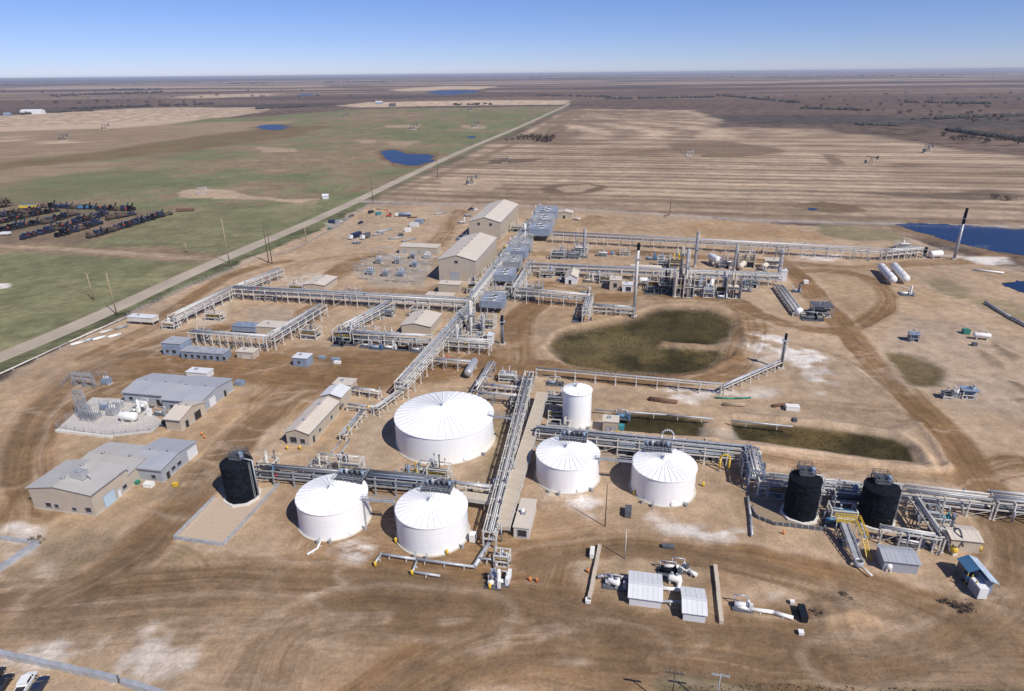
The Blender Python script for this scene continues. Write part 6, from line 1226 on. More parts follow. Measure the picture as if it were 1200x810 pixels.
# ------------------------------------------------------------------ vehicles
def wheels(T, xs, y, r, w=.28):
    def mk(mb): mb.cyl((0, -w / 2, 0), (0, w / 2, 0), r, n=14)
    me = shared(('wheel', r, w), mk, 'wheel', 'rubber'); rm = shared(('rim', r, w), lambda mb: mb.cyl((0, -w / 2 - .015, 0), (0, w / 2 + .015, 0), r * .55, n=10), 'rim', 'alu')
    for x in xs:
        for s in (-1, 1): o = inst('wheel', me, T, (x, s * y, r)); inst('rim', rm, o)
def loft(secs):                                                    # body from cross sections: (x, half width low, half width high, z low, z high)
    mb = MB(); vs = []
    for x, wl, wh, z0, z1 in secs: vs += [(x, -wl, z0), (x, wl, z0), (x, wl, z0 + (z1 - z0) * .6), (x, wh, z1), (x, -wh, z1), (x, -wl, z0 + (z1 - z0) * .6)]
    n = len(secs); fs = [(6 * k + j, 6 * k + (j + 1) % 6, 6 * k + 6 + (j + 1) % 6, 6 * k + 6 + j) for k in range(n - 1) for j in range(6)]
    return mb.add(vs, fs + [tuple(range(5, -1, -1)), tuple(6 * (n - 1) + j for j in range(6))])
def car(label, px, rz, m, kind='car', group=None):
    P = G(*px); T = thing('parked_' + kind, label, kind, P, rz, group)
    if kind == 'pickup':
        loft([(-2.7, .9, .88, .5, 1.1), (-.55, .95, .92, .45, 1.12), (2.0, .95, .9, .45, 1.12), (2.6, .9, .8, .5, .95)]).build('body', m, T)
        loft([(-.6, .86, .72, 1.12, 1.85), (1.2, .86, .72, 1.12, 1.85)]).build('cabin', m, T)
        loft([(1.21, .84, .7, 1.14, 1.8), (1.75, .86, .8, 1.1, 1.15)]).build('windshield', 'glass', T)
        MB().box(-2.55, -.75, -.75, .75, 1.1, 1.135).build('bed', 'dark', T)
        MB().box(-.3, 1.0, -.875, -.8, 1.25, 1.7).box(-.3, 1.0, .8, .875, 1.25, 1.7).build('side_window', 'glass', T); xs, r = (-1.7, 1.75), .42
    elif kind == 'van':
        loft([(-2.7, .95, .9, .45, 2.3), (1.6, .95, .9, .45, 2.3), (2.5, .93, .85, .45, 1.25), (2.75, .9, .8, .45, 1.0)]).build('body', m, T)
        loft([(1.62, .9, .84, 1.3, 2.2), (2.36, .9, .86, 1.28, 1.42)]).build('windshield', 'glass', T); MB().box(-2.5, 1.4, -.96, -.9, 1.45, 2.0).box(-2.5, 1.4, .9, .96, 1.45, 2.0).build('side_window', 'glass', T); xs, r = (-1.7, 1.75), .38
    else:
        loft([(-2.3, .85, .8, .45, .95), (-1.7, .92, .88, .35, 1.05), (1.2, .92, .88, .35, 1.0), (2.0, .9, .82, .4, .85), (2.25, .8, .7, .45, .7)]).build('body', m, T)
        loft([(-1.75, .84, .7, 1.0, 1.15), (-1.1, .86, .66, 1.0, 1.5), (.2, .86, .66, 1.0, 1.52), (1.0, .84, .7, .98, 1.05)]).build('window_band', 'glass', T)
        loft([(-1.08, .69, .6, 1.44, 1.56), (.18, .69, .6, 1.45, 1.57)]).build('roof', m, T); xs, r = (-1.4, 1.4), .34
    MB().box(2.2, 2.3, -.75, -.45, .62, .8).build('headlight', 'whitepipe', T); MB().box(2.2, 2.3, .45, .75, .62, .8).build('headlight', 'whitepipe', T)
    wheels(T, xs, .82, r); return T
CA = ang((27, 813), (37, 797)); CB = 'cars at the lower left corner'
car('black car with a tan roof panel at the lower left corner', (4, 805), CA, 'carblack', 'car', CB); car('white pickup beside the black cars at the lower left corner', (30, 806), CA, 'carwhite', 'pickup', CB)
car('black car right of the white pickup at the lower left corner', (46, 808), CA, 'carnavy', 'car', CB); car('dark car cut by the left edge of the picture', (-6, 797), CA, 'carblack', 'car', CB)
PY = 'vehicles in the pipe yard'
NA = math.pi / 2 + GA
car('dark pickup parked alone in the pipe yard', (423, 262), 1.2, 'carnavy', 'pickup', PY); car('black van at the top of the pipe yard', (435, 250), 1.1, 'carblack', 'van', PY)
car('teal van beside the black van at the top of the pipe yard', (444, 252), .9, 'teal', 'van', PY); car('dark grey pickup by the yard fence', (412, 254), 1.1, 'cargrey', 'pickup', PY); car('silver pickup by the yard fence, lower', (405, 258), 1.1, 'alu', 'pickup', PY); car('white pickup by the yard fence, lowest', (399, 261), 1.1, 'carwhite', 'pickup', PY)
car('green car by the road fence left of the pipe yard', (387, 269), 1.1, 'green', 'car', PY); car('white pickup behind the far tan hall', (557, 247), .9, 'carwhite', 'pickup', PY); car('navy pickup behind the far tan hall', (552, 246), .9, 'carnavy', 'pickup', PY); car('brown pickup right of the white boxes in the pipe yard', (495, 260), 1.2, 'rust', 'pickup', PY)
def truck(label, px, rz, cab, body, L=9, tank=False, group=PY):
    P = G(*px); T = thing('parked_truck', label, 'truck', P, rz, group)
    MB().box(-L, 0, -.45, .45, .7, .95).build('chassis', 'dkgrey', T)
    loft([(-2.0, 1.2, 1.15, .6, 2.9), (.0, 1.2, 1.15, .6, 2.9), (.3, 1.2, 1.1, .6, 1.8)]).build('cab', cab, T); MB().box(.02, .16, -1.05, 1.05, 1.9, 2.7).build('windshield', 'glass', T)
    if tank: MB().lathe([(.01, -L), (.8, -L + .1), (1.2, -L + .4), (1.2, -2.8), (.8, -2.5), (.01, -2.4)], 18, axis=('x', 2.2)).build('tank_body', body, T)
    else: MB().box(-L, -2.3, -1.25, 1.25, .98, 3.5).build('box_body', body, T)
    wheels(T, (-.6, -L + 2.2, -L + .9), 1.05, .52, .34); return T
truck('white cabbed truck with a long dark box parked lower in the pipe yard', (410, 281), -2.05, 'carwhite', 'carnavy', 11); truck('white cabbed truck with a grey box right of the long dark one', (424, 281), -2.05, 'carwhite', 'cargrey', 8)
truck('blue grey tank truck with a white cab at the top of the pipe yard', (464, 254), math.pi - .1, 'carwhite', 'bluegrey', 12, True)
def redrig():
    P = G(456, 254); T = thing('red_lift', 'small red lifting machine beside the tank truck', 'lift', P, .3, PY)
    MB().box(-2, 2, -1, 1, .5, 1.6).build('body', 'red', T); MB().beam((1, 0, 1.5), (-1.5, 0, 5.5), .5, .5).beam((-1.5, 0, 5.5), (-3.2, 0, 5.0), .4, .4).build('boom', 'red', T); MB().box(.6, 1.7, -.9, .9, 1.6, 2.8).build('cab', 'glass', T); wheels(T, (-1.3, 1.3), 1.05, .55, .35)
redrig()
def lumber(label, px, L, n, m, rz, lay=2, group='stacks of pipe and steel in the yard'):
    P = G(*px); T = thing('pipe_stack', label, 'stack', P, rz, group)
    me = shared(('lum', L, m), lambda mb: mb.cyl((0, 0, 0), (L, 0, 0), .16, n=7), 'pipe', m)
    for k in range(n):
        for j in range(lay): inst('pipe', me, T, (random.uniform(-.3, .3), k * .36 + .18 * (j % 2), .42 + .3 * j))
    MB().box(.8, 1.0, -.3, n * .36, 0, .25).box(L - 1.2, L - 1, -.3, n * .36, 0, .25).build('bearer', 'wood', T)
for p, L, n, m, rz, l in (((444, 273), 13, 7, 'galv', .85, 'grey pipes in the middle of the pipe yard'), ((438, 277), 9, 6, 'grey', .85, 'grey pipes below the middle stack'), ((456, 281), 10, 5, 'galv', .4, 'grey pipes left of the dark drum in the pipe yard'), ((472, 284), 12, 5, 'grey', .8, 'grey pipes above the control house'), ((510, 252), 12, 4, 'galv', .8, 'grey pipes at the upper right of the pipe yard'), ((478, 256), 7, 5, 'rust', .2, 'rusty steel behind the tank truck'), ((441, 246), 8, 5, 'wood', .1, 'brown timbers behind the vans'),
                          ((98, 402), 5, 4, 'galv', .9, 'silver pipes at the lower end of the west pipe row'), ((110, 400), 5, 4, 'whitepipe', .9, 'white pipes beside the silver pipes on the west strip'), ((118, 392), 5, 4, 'steel', .9, 'pale steel in the middle of the west strip'), ((128, 397), 5, 4, 'whitepipe', .9, 'white pipes at the right of the west strip'), ((136, 387), 5, 4, 'grey', .9, 'grey steel at the upper end of the west strip'), ((84, 406), 5, 3, 'whitepipe', .9, 'white lengths by the fence pipeline'),
                          ((780, 254), 8, 4, 'rust', .9, 'rusty steel on the back yard behind the rack'), ((906, 478), 7, 3, 'rust', .2, 'brown rods south of the flare line'), ((848, 476), 7, 3, 'wood', -.1, 'brown timbers below the green hose'), ((760, 470), 9, 5, 'rust', -.3, 'rusty steel heap right of the tall tank'), ((392, 400), 8, 4, 'dkgrey', .9, 'dark pipes beside the pump cluster')):
    lumber('stack of ' + l, p, L, n, m, rz)
def crate(label, px, w, d, h, m, rz=GA, name='crate', cat='crate', group=None):
    P = G(*px); T = thing(name, label, cat, P, rz, group); MB().box(0, w, 0, d, .12, h).build('body', m, T); MB().box(-.05, w + .05, -.05, d + .05, h + .002, h + .1).build('lid', m, T); MB().box(.1, w - .1, .1, .3, 0, .118).box(.1, w - .1, d - .3, d - .1, 0, .118).build('runner', 'dkgrey', T)
    return T
BX = 'boxes and containers about the yard'
for p, w, d, h, m, l in (((480, 266), 6, 3, 2.6, 'whiteroof', 'white container on the right of the pipe yard'), ((486, 262), 6, 3, 2.6, 'bluegrey', 'blue grey container behind the white container'), ((474, 272), 4, 3, 2.4, 'whitepipe', 'white box with a dark side on the pipe yard'), ((467, 277), 3, 2, 1.6, 'dkgrey', 'dark box left of the white box'), ((385, 262), 5, 2.5, 2.4, 'carnavy', 'dark container against the road fence'), ((392, 262), 4, 2.5, 2.2, 'alu', 'silver box against the road fence'),
                         ((1129, 392), 2.4, 2.4, 1.8, 'green', 'green box left of the white horizontal tank'), ((1140, 406), 1.6, 1.6, 1.2, 'dkgrey', 'dark box below the white horizontal tank'), ((921, 482), 4, 2.2, 1.6, 'whitepipe', 'white box lying south of the flare line'), ((942, 333), 2.2, 2.2, 1.6, 'whitepipe', 'white box beside the yellow topped post'), ((929, 495), 1.2, 1.2, 1, 'dkgrey', 'small dark box at the end of the ditch pipe'),
                         ((732, 607), 1.5, 3.2, 1.5, 'dkgrey', 'dark upright box between the white tanks and the pole'), ((938, 730), 1.3, 3.6, 1.4, 'carblack', 'black trough near the end of the long white pipe'), ((691, 655), .9, 2.8, 1.2, 'whitepipe', 'white panel outside the left barrier wall'), ((686, 708), 1, 1, .8, 'whitepipe', 'white cube at the lower end of the left barrier wall'), ((936, 745), .9, .9, .7, 'whitepipe', 'small white cube near the lower road'), ((926, 709), .8, .8, .7, 'whitepipe', 'small white cube above the black trough'), ((725, 505), 1.6, 1.6, 1.6, 'teal', 'teal box right of the tan cabinet'), ((275, 452), 3, 2, 1.4, 'bluegrey', 'blue box at the right end of the grey workshop'), ((593, 686), .7, 3, 1.8, 'whitepipe', 'white panel at the right of the front manifold'),
                         ((373, 421), 2.5, 1.6, .8, 'bluegrey', 'low blue slab right of the lone box house'), ((388, 423), 3, 1.6, .8, 'bluegrey', 'second low blue slab right of the lone box house'), ((391, 427), 2.5, 1.4, .9, 'whitepipe', 'white skip below the blue slabs'), ((172, 488), 1.3, 1.3, 2.2, 'whitepipe', 'white cabinet below the grey workshop wall'), ((161, 477), 3.4, 1.5, 1.8, 'whitepipe', 'white box on legs by the grey workshop'), ((216, 498), 1.5, 2.5, 1.4, 'whitepipe', 'white box at the side of the small tan shed'), ((168, 572), 2.4, 1.6, 1.2, 'whitepipe', 'white box against the grey office wing'), ((156, 568), 1.4, 1.2, .8, 'green', 'green box against the grey office wing'), ((776, 643), 2.6, 1.0, .7, 'dkgrey', 'dark block behind the metering headers'), ((550, 636), 1.4, 1.6, 2.0, 'whitepipe', 'white cabinet right of the front white tank'), ((202, 571), 1.2, 1.0, 1.0, 'yellow', 'yellow box at the corner of the grey wing')):
    crate(l, p, w, d, h, m, group=BX)
# barrels, bollards and cones
def bollard(label, px, m, group, h=1.2, r=.16, name='bollard', cat='bollard'):
    o = MB().cyl((0, 0, 0), (0, 0, h), r, n=8).lathe([(r, h), (.01, h + r * .7)], 8).build(name, m, None, G(*px)); tag(o, label, cat, group)
for k, (p, l) in enumerate((((440, 664), 'at the left end of the front pipe'), ((483, 674), 'at the branch of the front pipe'), ((574, 690), 'at the front manifold'), ((464, 636), 'left of the front white tank'), ((524, 650), 'at the right foot of the front white tank'), ((743, 580), 'left foot of the right hand white tank'), ((1042, 668), 'before the grey loading shelter'), ((1156, 682), 'before the blue roofed house'), ((1148, 646), 'at the corner of the tan loading shelter'), ((824, 570), 'right of the right hand white tank'), ((337, 527), 'left front of the long tan building'), ((352, 527), 'right front of the long tan building'))):
    bollard('yellow valve post ' + l, p, 'yellow', 'yellow posts', 1.3, .32)
for k, (p, l) in enumerate((((918, 626), 'below the left black tank'), ((689, 671), 'left of the left barrier wall'), ((240, 514), 'right of the grey office wing, lower'), ((237, 510), 'right of the grey office wing, upper'), ((621, 681), 'right of the front manifold'), ((629, 682), 'farthest right of the front manifold'))):
    bollard('orange marker post ' + l, p, 'orange', 'orange markers', 1.0, .25, 'marker_post', 'marker')
# ------------------------------------------------------------------ poles
UP = 'wooden poles along the road'
for p, t, m, a, l in (((269, 309), 256, 'wood', 0, 'tall pale pole beside the road in the middle of the left side'), ((137, 369), 320, 'wood', 0, 'tall pale pole beside the road at the left'), ((110, 352), 320, 'wood', 1, 'thinner pole across the road from the left tall pole'), ((315, 308), 258, 'darkwood', 0, 'dark pole of the pair by the yard fence, left'), ((319, 309), 266, 'darkwood', 0, 'dark pole of the pair by the yard fence, right'), ((359, 283), 263, 'wood', 0, 'short pale pole by the yard fence'), ((437, 237), 209, 'darkwood', 1, 'dark pole where the road meets the back track'), ((513, 208), 178, 'darkwood', 1, 'dark pole beside the blue pond'), ((219, 296), 284, 'wood', 1, 'small pole in the field at the end of the dirt lane'), ((709, 617), 568, 'darkwood', 0, 'thin dark pole standing between the two right white tanks and the road'), ((732, 655), 621, 'steel', 0, 'thin white pole above the left metering shed'), ((704, 643), 638, 'wood', 0, 'short post at the top of the left barrier wall'), ((785, 250), 232, 'darkwood', 0, 'thin pole behind the back rack')):
    pole(l, p, t, m, a, UP, .28 if p[1] < 420 else .14)
pole('dark pole with a long crossarm at the bottom edge', (786, 832), 788, 'darkwood', 1, UP, .16, h=9.0); pole('grey pole with a crossarm right of the dark one at the bottom edge', (838, 832), 790, 'galv', 1, UP, .16, h=8.5)
pole('stub pole with a fitting on the sheet barrier at the lower left', (140, 800), 795, 'dkgrey', 0, UP, .22, h=1.8)
# ------------------------------------------------------------------ loading area on the right
def yellow_walk():
    T = thing('yellow_walkway', 'yellow railed loading walkway in front of the black tanks', 'walkway', G(976, 622), GA); zt = 3.4
    L1 = du((976, 622), (1002, 625)); d = toloc(T, G(1010, 645)); 
    MB().box(0, L1, -.7, .7, zt, zt + .12).build('deck', 'galv', T); MB().beam((L1, -.5, zt), (d[0], d[1], zt - .2), 1.2, .12).build('deck', 'galv', T)
    railing(MB(), [(0, -.7, zt), (L1 - .6, -.7, zt), (d[0] - .6, d[1], zt)], r=.14, step=1.3).build('railing', 'yellow', T); railing(MB(), [(0, .7, zt), (L1 + .6, .7, zt), (d[0] + .6, d[1], zt)], r=.14, step=1.3).build('railing', 'yellow', T)
    MB().box(0, L1, -.74, -.71, zt - .25, zt + .3).build('toe_plate', 'yellow', T)
    for x in (.3, L1 / 2, L1 - .3): MB().beam((x, -.5, 0), (x, -.5, zt), .22, .22).build('post', 'steel', T)
    MB().beam((d[0], d[1], 0), (d[0], d[1], zt - .2), .22, .22).build('post', 'steel', T)
    mb = MB(); e = d + np.array([.6, -3.4, 0])
    for s in (-.45, .45): mb.beam((d[0] + s, d[1], zt - .2), (e[0] + s, e[1], .1), .14, .2)
    for k in range(9): f = (k + .5) / 9; mb.box(d[0] + (e[0] - d[0]) * f - .4, d[0] + (e[0] - d[0]) * f + .4, d[1] + (e[1] - d[1]) * f - .12, d[1] + (e[1] - d[1]) * f + .12, (zt - .2) * (1 - f), (zt - .2) * (1 - f) + .06)
    mb.build('stair', 'yellow', T)
yellow_walk()
def conveyor():
    A = G(986, 628); B = G(1004, 662); d = B - A; L = float(np.hypot(d[0], d[1])); T = thing('loading_conveyor', 'grey trussed loading conveyor sloping down from the yellow walkway', 'conveyor', A, math.atan2(d[1], d[0]))
    mb = MB()
    for y in (-.8, .8):
        mb.beam((0, y, 3.2), (L, y, 1.0), .16, .16).beam((0, y, 4.0), (L, y, 1.8), .16, .16)
        for k in range(8): x = L * k / 8; z = 3.2 - 2.2 * k / 8; mb.beam((x, y, z), (x + L / 8, y, z + .52), .1, .1)
    mb.build('truss', 'galv', T); MB().beam((0, 0, 3.5), (L, 0, 1.3), 1.3, .12).build('belt', 'grey', T)
    for x in (.5, L * .5, L - .5): z = 3.2 - 2.2 * x / L; MB().beam((x, -.8, 0), (x, -.8, z), .18, .18).beam((x, .8, 0), (x, .8, z), .18, .18).build('leg', 'galv', T)
    MB().lathe([(1.0, .6), (1.0, 1.7), (.7, 1.75), (.7, 1.2)], 16, c=(L + .6, 0)).build('receiving_ring', 'galv', T); MB().cyl((L + 1.5, .2, .9), (L + 4, 1.6, .7), .2).build('hose', 'whitepipe', T)
conveyor()
def blue_house():
    A = G(1119, 670); T = thing('blue_roofed_house', 'tall house with a blue roof and a white box at its front end', 'loading house', A, ang((1126, 664), (1147, 690))); L, w, h = 6.6, 3.4, 3.6
    MB().box(0, L, w * .5, w, 0, h).build('wall', 'bluegrey', T); MB().box(0, L * .4, 0, w * .5 - .01, 0, h).build('interior_shade_box', 'dkgrey', T)  # dark grey box stands in for the shade of the open interior
    for x in (L * .55, L * .75, L - .1): MB().beam((x, .1, 0), (x, .1, h), .18, .18).build('post', 'yellow', T)
    MB().slab([(-.2, -.3, h - .15), (L * .62, -.3, h - .15), (L * .62, w * .5, h + .9), (-.2, w * .5, h + .9)], .14).build('roof', MT['blue'], T); MB().slab([(-.2, w * .52, h + .95), (L + 1.0, w * .52, h + .95), (L + 1.0, w + .4, h + .1), (-.2, w + .4, h + .1)], .14).build('roof', mat('lit_blue_roof', (.40, .49, .60), .55, var=.12, dirt=.3), T)  # shading put into the colour: darker blue on the shaded slope, paler opposite
    MB().box(L * .72, L + 1.6, -.1, w * .5 - .05, .3, 2.9).build('front_box', 'carwhite', T); MB().box(L * .72 + .2, L + 1.4, -.2, -.104, .6, 2.4).build('box_door', 'grey', T)
    MB().lathe([(.01, 0), (.7, .1), (.7, 2.0), (.01, 2.1)], 14, axis=('x', 1.5)).build('tank', 'blue', T, (L * .42, .4, 0))
blue_house()
def hoop(label, px, top, r, m='alu'):
    P = G(*px); H = HT(*px, top); T = thing('hoop_pipe', label, 'pipe', P, GA); pts = [(-r, 0, 0)] + [(r * math.cos(t), 0, H - r + r * math.sin(t)) for t in np.linspace(math.pi, 0, 9)] + [(r, 0, 0)]
    MB().tube(pts, .28).build('pipe', m, T); MB().cyl((-r, 0, .1), (-r, 0, .4), .5).cyl((r, 0, .1), (r, 0, .4), .5).build('flange', 'galv', T)
hoop('silver hoop shaped pipe rising behind the right hand white tank', (780, 535), 504, 1.6); hoop('yellow painted pipe frame at the blue grey rack step', (848, 552), 533, 1.2, 'yellow')
for a_, b_, r_, l in (((1096, 640), (1110, 655), .22, 'left hose curving into the blue roofed house'), ((1112, 634), (1126, 648), .2, 'right hose curving into the blue roofed house')):
    A = G(*a_); B = G(*b_); T = thing('loading_hose', l, 'hose', A, 0); b = toloc(T, B); MB().tube([tuple(b * f + np.array([0, 0, 3.2 + 1.8 * math.sin(math.pi * f) * 1.2 - 1.5 * f])) for f in np.linspace(0, 1, 9)], r_).build('hose', 'dkgrey', T); MB().cyl((0, 0, 0), (0, 0, 3.2), .2).build('riser', 'galv', T)
vessel('yellow and white pump drum under the hoses of the blue roofed house', (1112, 646), (1120, 652), .8, .4, 'yellow', group=VS); vessel('white dome drum in front of the grey loading shelter', (1036, 668), (1044, 669), .8, .5, group=VS)
# ------------------------------------------------------------------ pumpjacks
def pumpjack(label, px, s=1.0, rz=.4, m='black'):
    s *= .68
    T = thing('pumpjack', label, 'pumpjack', G(*px), rz, 'pumpjacks out in the fields')
    MB().box(-5 * s, 4 * s, -1 * s, 1 * s, 0, .5 * s).build('base', 'conc', T); mb = MB()
    for y in (-1, 1): mb.beam((-1.2 * s, y * s, .5 * s), (0, 0, 6 * s), .3 * s, .3 * s).beam((1.2 * s, y * s, .5 * s), (0, 0, 6 * s), .3 * s, .3 * s)
    mb.build('samson_post', m, T); MB().beam((-4.2 * s, 0, 6.6 * s), (4.0 * s, 0, 5.9 * s), .45 * s, .7 * s).build('walking_beam', m, T)
    MB().prism([(3.6 * s, -.3 * s), (5.2 * s, -.3 * s), (5.2 * s, .3 * s), (3.6 * s, .3 * s)], 4.4 * s, 7.4 * s).build('horse_head', m, T); mb = MB()
    for y in (-.9, .9): mb.box(-5.0 * s, -3.0 * s, y * s - .25 * s, y * s + .25 * s, 1 * s, 3.4 * s)
    mb.build('counterweight', m, T); MB().beam((-4.2 * s, 0, 6.4 * s), (-4 * s, 0, 2.4 * s), .25 * s, .25 * s).build('pitman_arm', m, T); MB().cyl((5.0 * s, 0, 0), (5.0 * s, 0, 4.4 * s), .1 * s).build('polished_rod', 'alu', T)
for p, s, r, l in (((553, 216), 1.7, .5, 'large pumpjack on the round pale pad behind the works'), ((1020, 193), 2.0, -.4, 'dark pumpjack on the right stubble field'), ((591, 191), 1.3, .3, 'low pumpjack on the dark strip of the field'), ((808, 183), 1.4, .2, 'pale boxlike pumpjack in the middle of the field'), ((485, 152), 2.2, .4, 'pumpjack on a pad left of the road, nearer'), ((552, 130), 2.6, .4, 'far pumpjack left of the road'), ((405, 138), 2.2, .1, 'pumpjack at the far left of the green fields'), ((557, 150), 2.4, .2, 'pumpjack on a pad close to the road'), ((75, 165), 2.2, .2, 'dark pumpjack on the left dry field'), ((124, 152), 2.2, .3, 'dark pumpjack beyond the left dry field'), ((237, 227), 1.3, .2, 'small pumpjack on the pale pad by the left road'), ((1087, 179), 2.2, .3, 'distant pumpjack at the right edge of the stubble')):
    pumpjack(l, p, s, r, 'alu' if 'pale boxlike' in l or 'small pumpjack' in l else 'dkgrey')
# ------------------------------------------------------------------ lot of old machines on the left
def machine_meshes():
    out = []
    for k in range(4):
        rr = random.Random(k); me = bpy.data.meshes.new('old_machine'); bm = bmesh.new(); mi = []
        mb = MB(); L = rr.uniform(5, 7); mb.box(-L / 2, L / 2, -.9, .9, .9, 1.9); mb.box(-L / 2 + .3, -L / 2 + 1.9, -1, 1, 1.9, 3.4); mb.beam((L * .1, 0, 1.9), (L * .45, 0, 3.6 + (k % 2)), .5, .5); mb.cyl((0, -.6, 1.9), (0, -.6, 3.4), .16); n1 = len(mb.f)
        for x in (-L / 2 + .8, L / 2 - 1.0): mb.cyl((x, -1.3, .8), (x, -.85, .8), .8, n=10).cyl((x, .85, .8), (x, 1.3, .8), .8, n=10)
        n2 = len(mb.f); mb.box(-L / 2 + 2.1, -L / 2 + 3.2, -.7, .7, 1.9, 2.4)
        me.from_pydata(mb.v, [], mb.f)
        for m in (('carblack', 'carnavy', 'darkwood', 'black')[k], 'rubber', ('red', 'dkgrey', 'rust', 'cargrey')[k]): me.materials.append(MT[m])
        me.polygons.foreach_set('material_index', [0] * n1 + [1] * (n2 - n1) + [2] * (len(mb.f) - n2)); me.update(); out.append(me)
    return out
MM = machine_meshes(); n_ = 0
ORD = ['first', 'second', 'third', 'fourth', 'fifth', 'sixth', 'seventh', 'eighth', 'ninth', 'tenth', 'eleventh', 'twelfth', 'thirteenth', 'fourteenth', 'fifteenth']
MCOL = ['black and red', 'navy', 'brown', 'black']
for a, b, n, l in (((107, 279), (198, 252), 15, 'longest front row'), ((68, 278), (118, 263), 9, 'short second row'), ((27, 281), (78, 267), 9, 'left front row'), ((82, 265), (126, 252), 8, 'row behind the left front row'), ((54, 263), (90, 252), 8, 'middle row'), ((128, 258), (158, 252), 5, 'small row at the right rear'), ((4, 272), (50, 262), 9, 'left edge row'), ((2, 262), (66, 248), 11, 'rear left row'), ((0, 255), (44, 247), 8, 'rearmost left row'), ((52, 243), (114, 245), 9, 'back row along the hedge'), ((116, 246), (158, 247), 6, 'back row near the red machine')):
    for k in range(n):
        f = (k + .5) / n; p = (a[0] + (b[0] - a[0]) * f + random.uniform(-.6, .6), a[1] + (b[1] - a[1]) * f + random.uniform(-.3, .3)); P = G(*p)
        mk_ = random.randrange(4); o = inst('old_machine', MM[mk_], None, P, random.uniform(-.35, .35) + 1.1); o.scale = (1.3, 1.35, random.uniform(.85, 1.4)); tag(o, '%s old machine, %s from left in the %s' % (MCOL[mk_], ORD[k], l), 'machine', 'old machines in the %s of the lot' % l)
def trailer(label, px, L, m, h=3, m2='whiteroof', rz=.05):
    T = thing('box_trailer', label, 'trailer', G(*px), rz, 'trailers of the machine lot'); MB().box(0, L, -1.4, 1.4, 1, h).build('body', m, T); MB().box(.1, L - .1, -1.3, 1.3, h + .002, h + .25).build('roof', m2, T); wheels(T, (L - 1.5, L - 3), 1.1, .5)
trailer('yellow trailer with a pale blue top at the back of the machine lot', (24, 245), 13, 'yellow', 3.2, 'teal'); trailer('white trailer at the left edge of the machine lot', (-2, 252), 7, 'carwhite'); trailer('pale trailer lying at the lower left of the machine lot', (2, 276), 6, 'whitepipe', 2.2); trailer('red trailer in the back row of the machine lot', (144, 247), 7, 'red', 2.4, 'red'); trailer('blue trailer in the back row of the machine lot', (92, 245.5), 13, 'blue', 2.8, 'blue'); trailer('brown trailer alone at the right end of the back row', (207, 248), 14, 'rust', 2.2, 'rust')
# ------------------------------------------------------------------ far farms and machines
def barn(label, px, w, d, h, m, roof, rise=2, rz=.1): return gable(label, px, w, d, h, rise, 'x', wall=m, roof=roof, rz=rz, name='farm_building', cat='farm building', extras=False)
barn('white farm shed far away at the left edge', (24, 134), 60, 25, 9, 'carwhite', 'carwhite', 4); barn('small white farm house near the far white shed', (4, 136), 18, 12, 6, 'bluegrey', 'bluegrey', 3)
barn('tiny white shed by the far blue pond', (440, 122), 26, 14, 7, 'bluegrey', 'whiteroof', 3); barn('tiny dark shed by the far cream field', (456, 125), 22, 14, 7, 'dkgrey', 'dkgrey', 3); barn('tiny pale shed beside the road at the far pad', (378, 233.5), 5, 4, 3, 'whiteroof', 'whiteroof', 1)
# ------------------------------------------------------------------ bushes, weeds, clods and far woods
def bush_mesh(seed, n=130, m='bush', tall=1.0):
    r = np.random.default_rng(seed); mb = MB()
    for k in range(7):
        a = r.uniform(0, 2 * math.pi); t = np.array([math.cos(a) * r.uniform(.2, .8), math.sin(a) * r.uniform(.2, .8), r.uniform(.6, 1.1) * tall]); mb.cyl((0, 0, 0), t, .05, .02, n=4, caps=False)
    cl = [(r.uniform(-.8, .8), r.uniform(-.8, .8), r.uniform(.35, 1.0) * tall, r.uniform(.25, .45)) for _ in range(9)]
    for k in range(n):
        c = cl[k % 9]; d = r.normal(size=3); d /= np.linalg.norm(d); p = np.array(c[:3]) + d * c[3] * r.uniform(.5, 1) ** .5; p[2] = max(p[2], .04)
        u = r.normal(size=3); u /= np.linalg.norm(u); v = np.cross(u, r.normal(size=3)); v /= np.linalg.norm(v); s = r.uniform(.08, .17)
        mb.add([p - u * s, p + v * s * .7, p + u * s, p - v * s * .7], [(0, 1, 2, 3)])
    return mb.mesh('bush', m)
BM = [bush_mesh(k) for k in range(4)]; GMs = [bush_mesh(9 + k, 130, 'leafgreen', .8) for k in range(3)]
BG = 'bare bushes out in the fields'
def bush(label, px, s, pool=BM, group=BG): o = inst('bush', random.choice(pool), None, G(*px), random.uniform(0, 6)); o.scale = (s, s, s * .85); tag(o, label, 'bush', group)
for k, (x, y, s) in enumerate(((594, 165, 4), (600, 164.5, 4.5), (607, 164, 6), (613, 163.5, 8), (618, 163, 6), (624, 164, 9), (629, 165, 10), (635, 166, 9), (641, 166.5, 10), (645, 166, 11))): bush('bare bush, %s from the left in the row beyond the road' % ORD[k], (x, y), s)
for k, (x, y) in enumerate(((1166, 233), (1182, 235))): bush('dark bush, %s from left on the dark strip at the right' % ORD[k], (x, y), 4)
bush('dark tree like bush at the very edge above the machine lot', (1, 243), 8); bush('smaller dark bush just right of the edge bush above the machine lot', (6, 242), 6)
rr = np.random.default_rng(5)
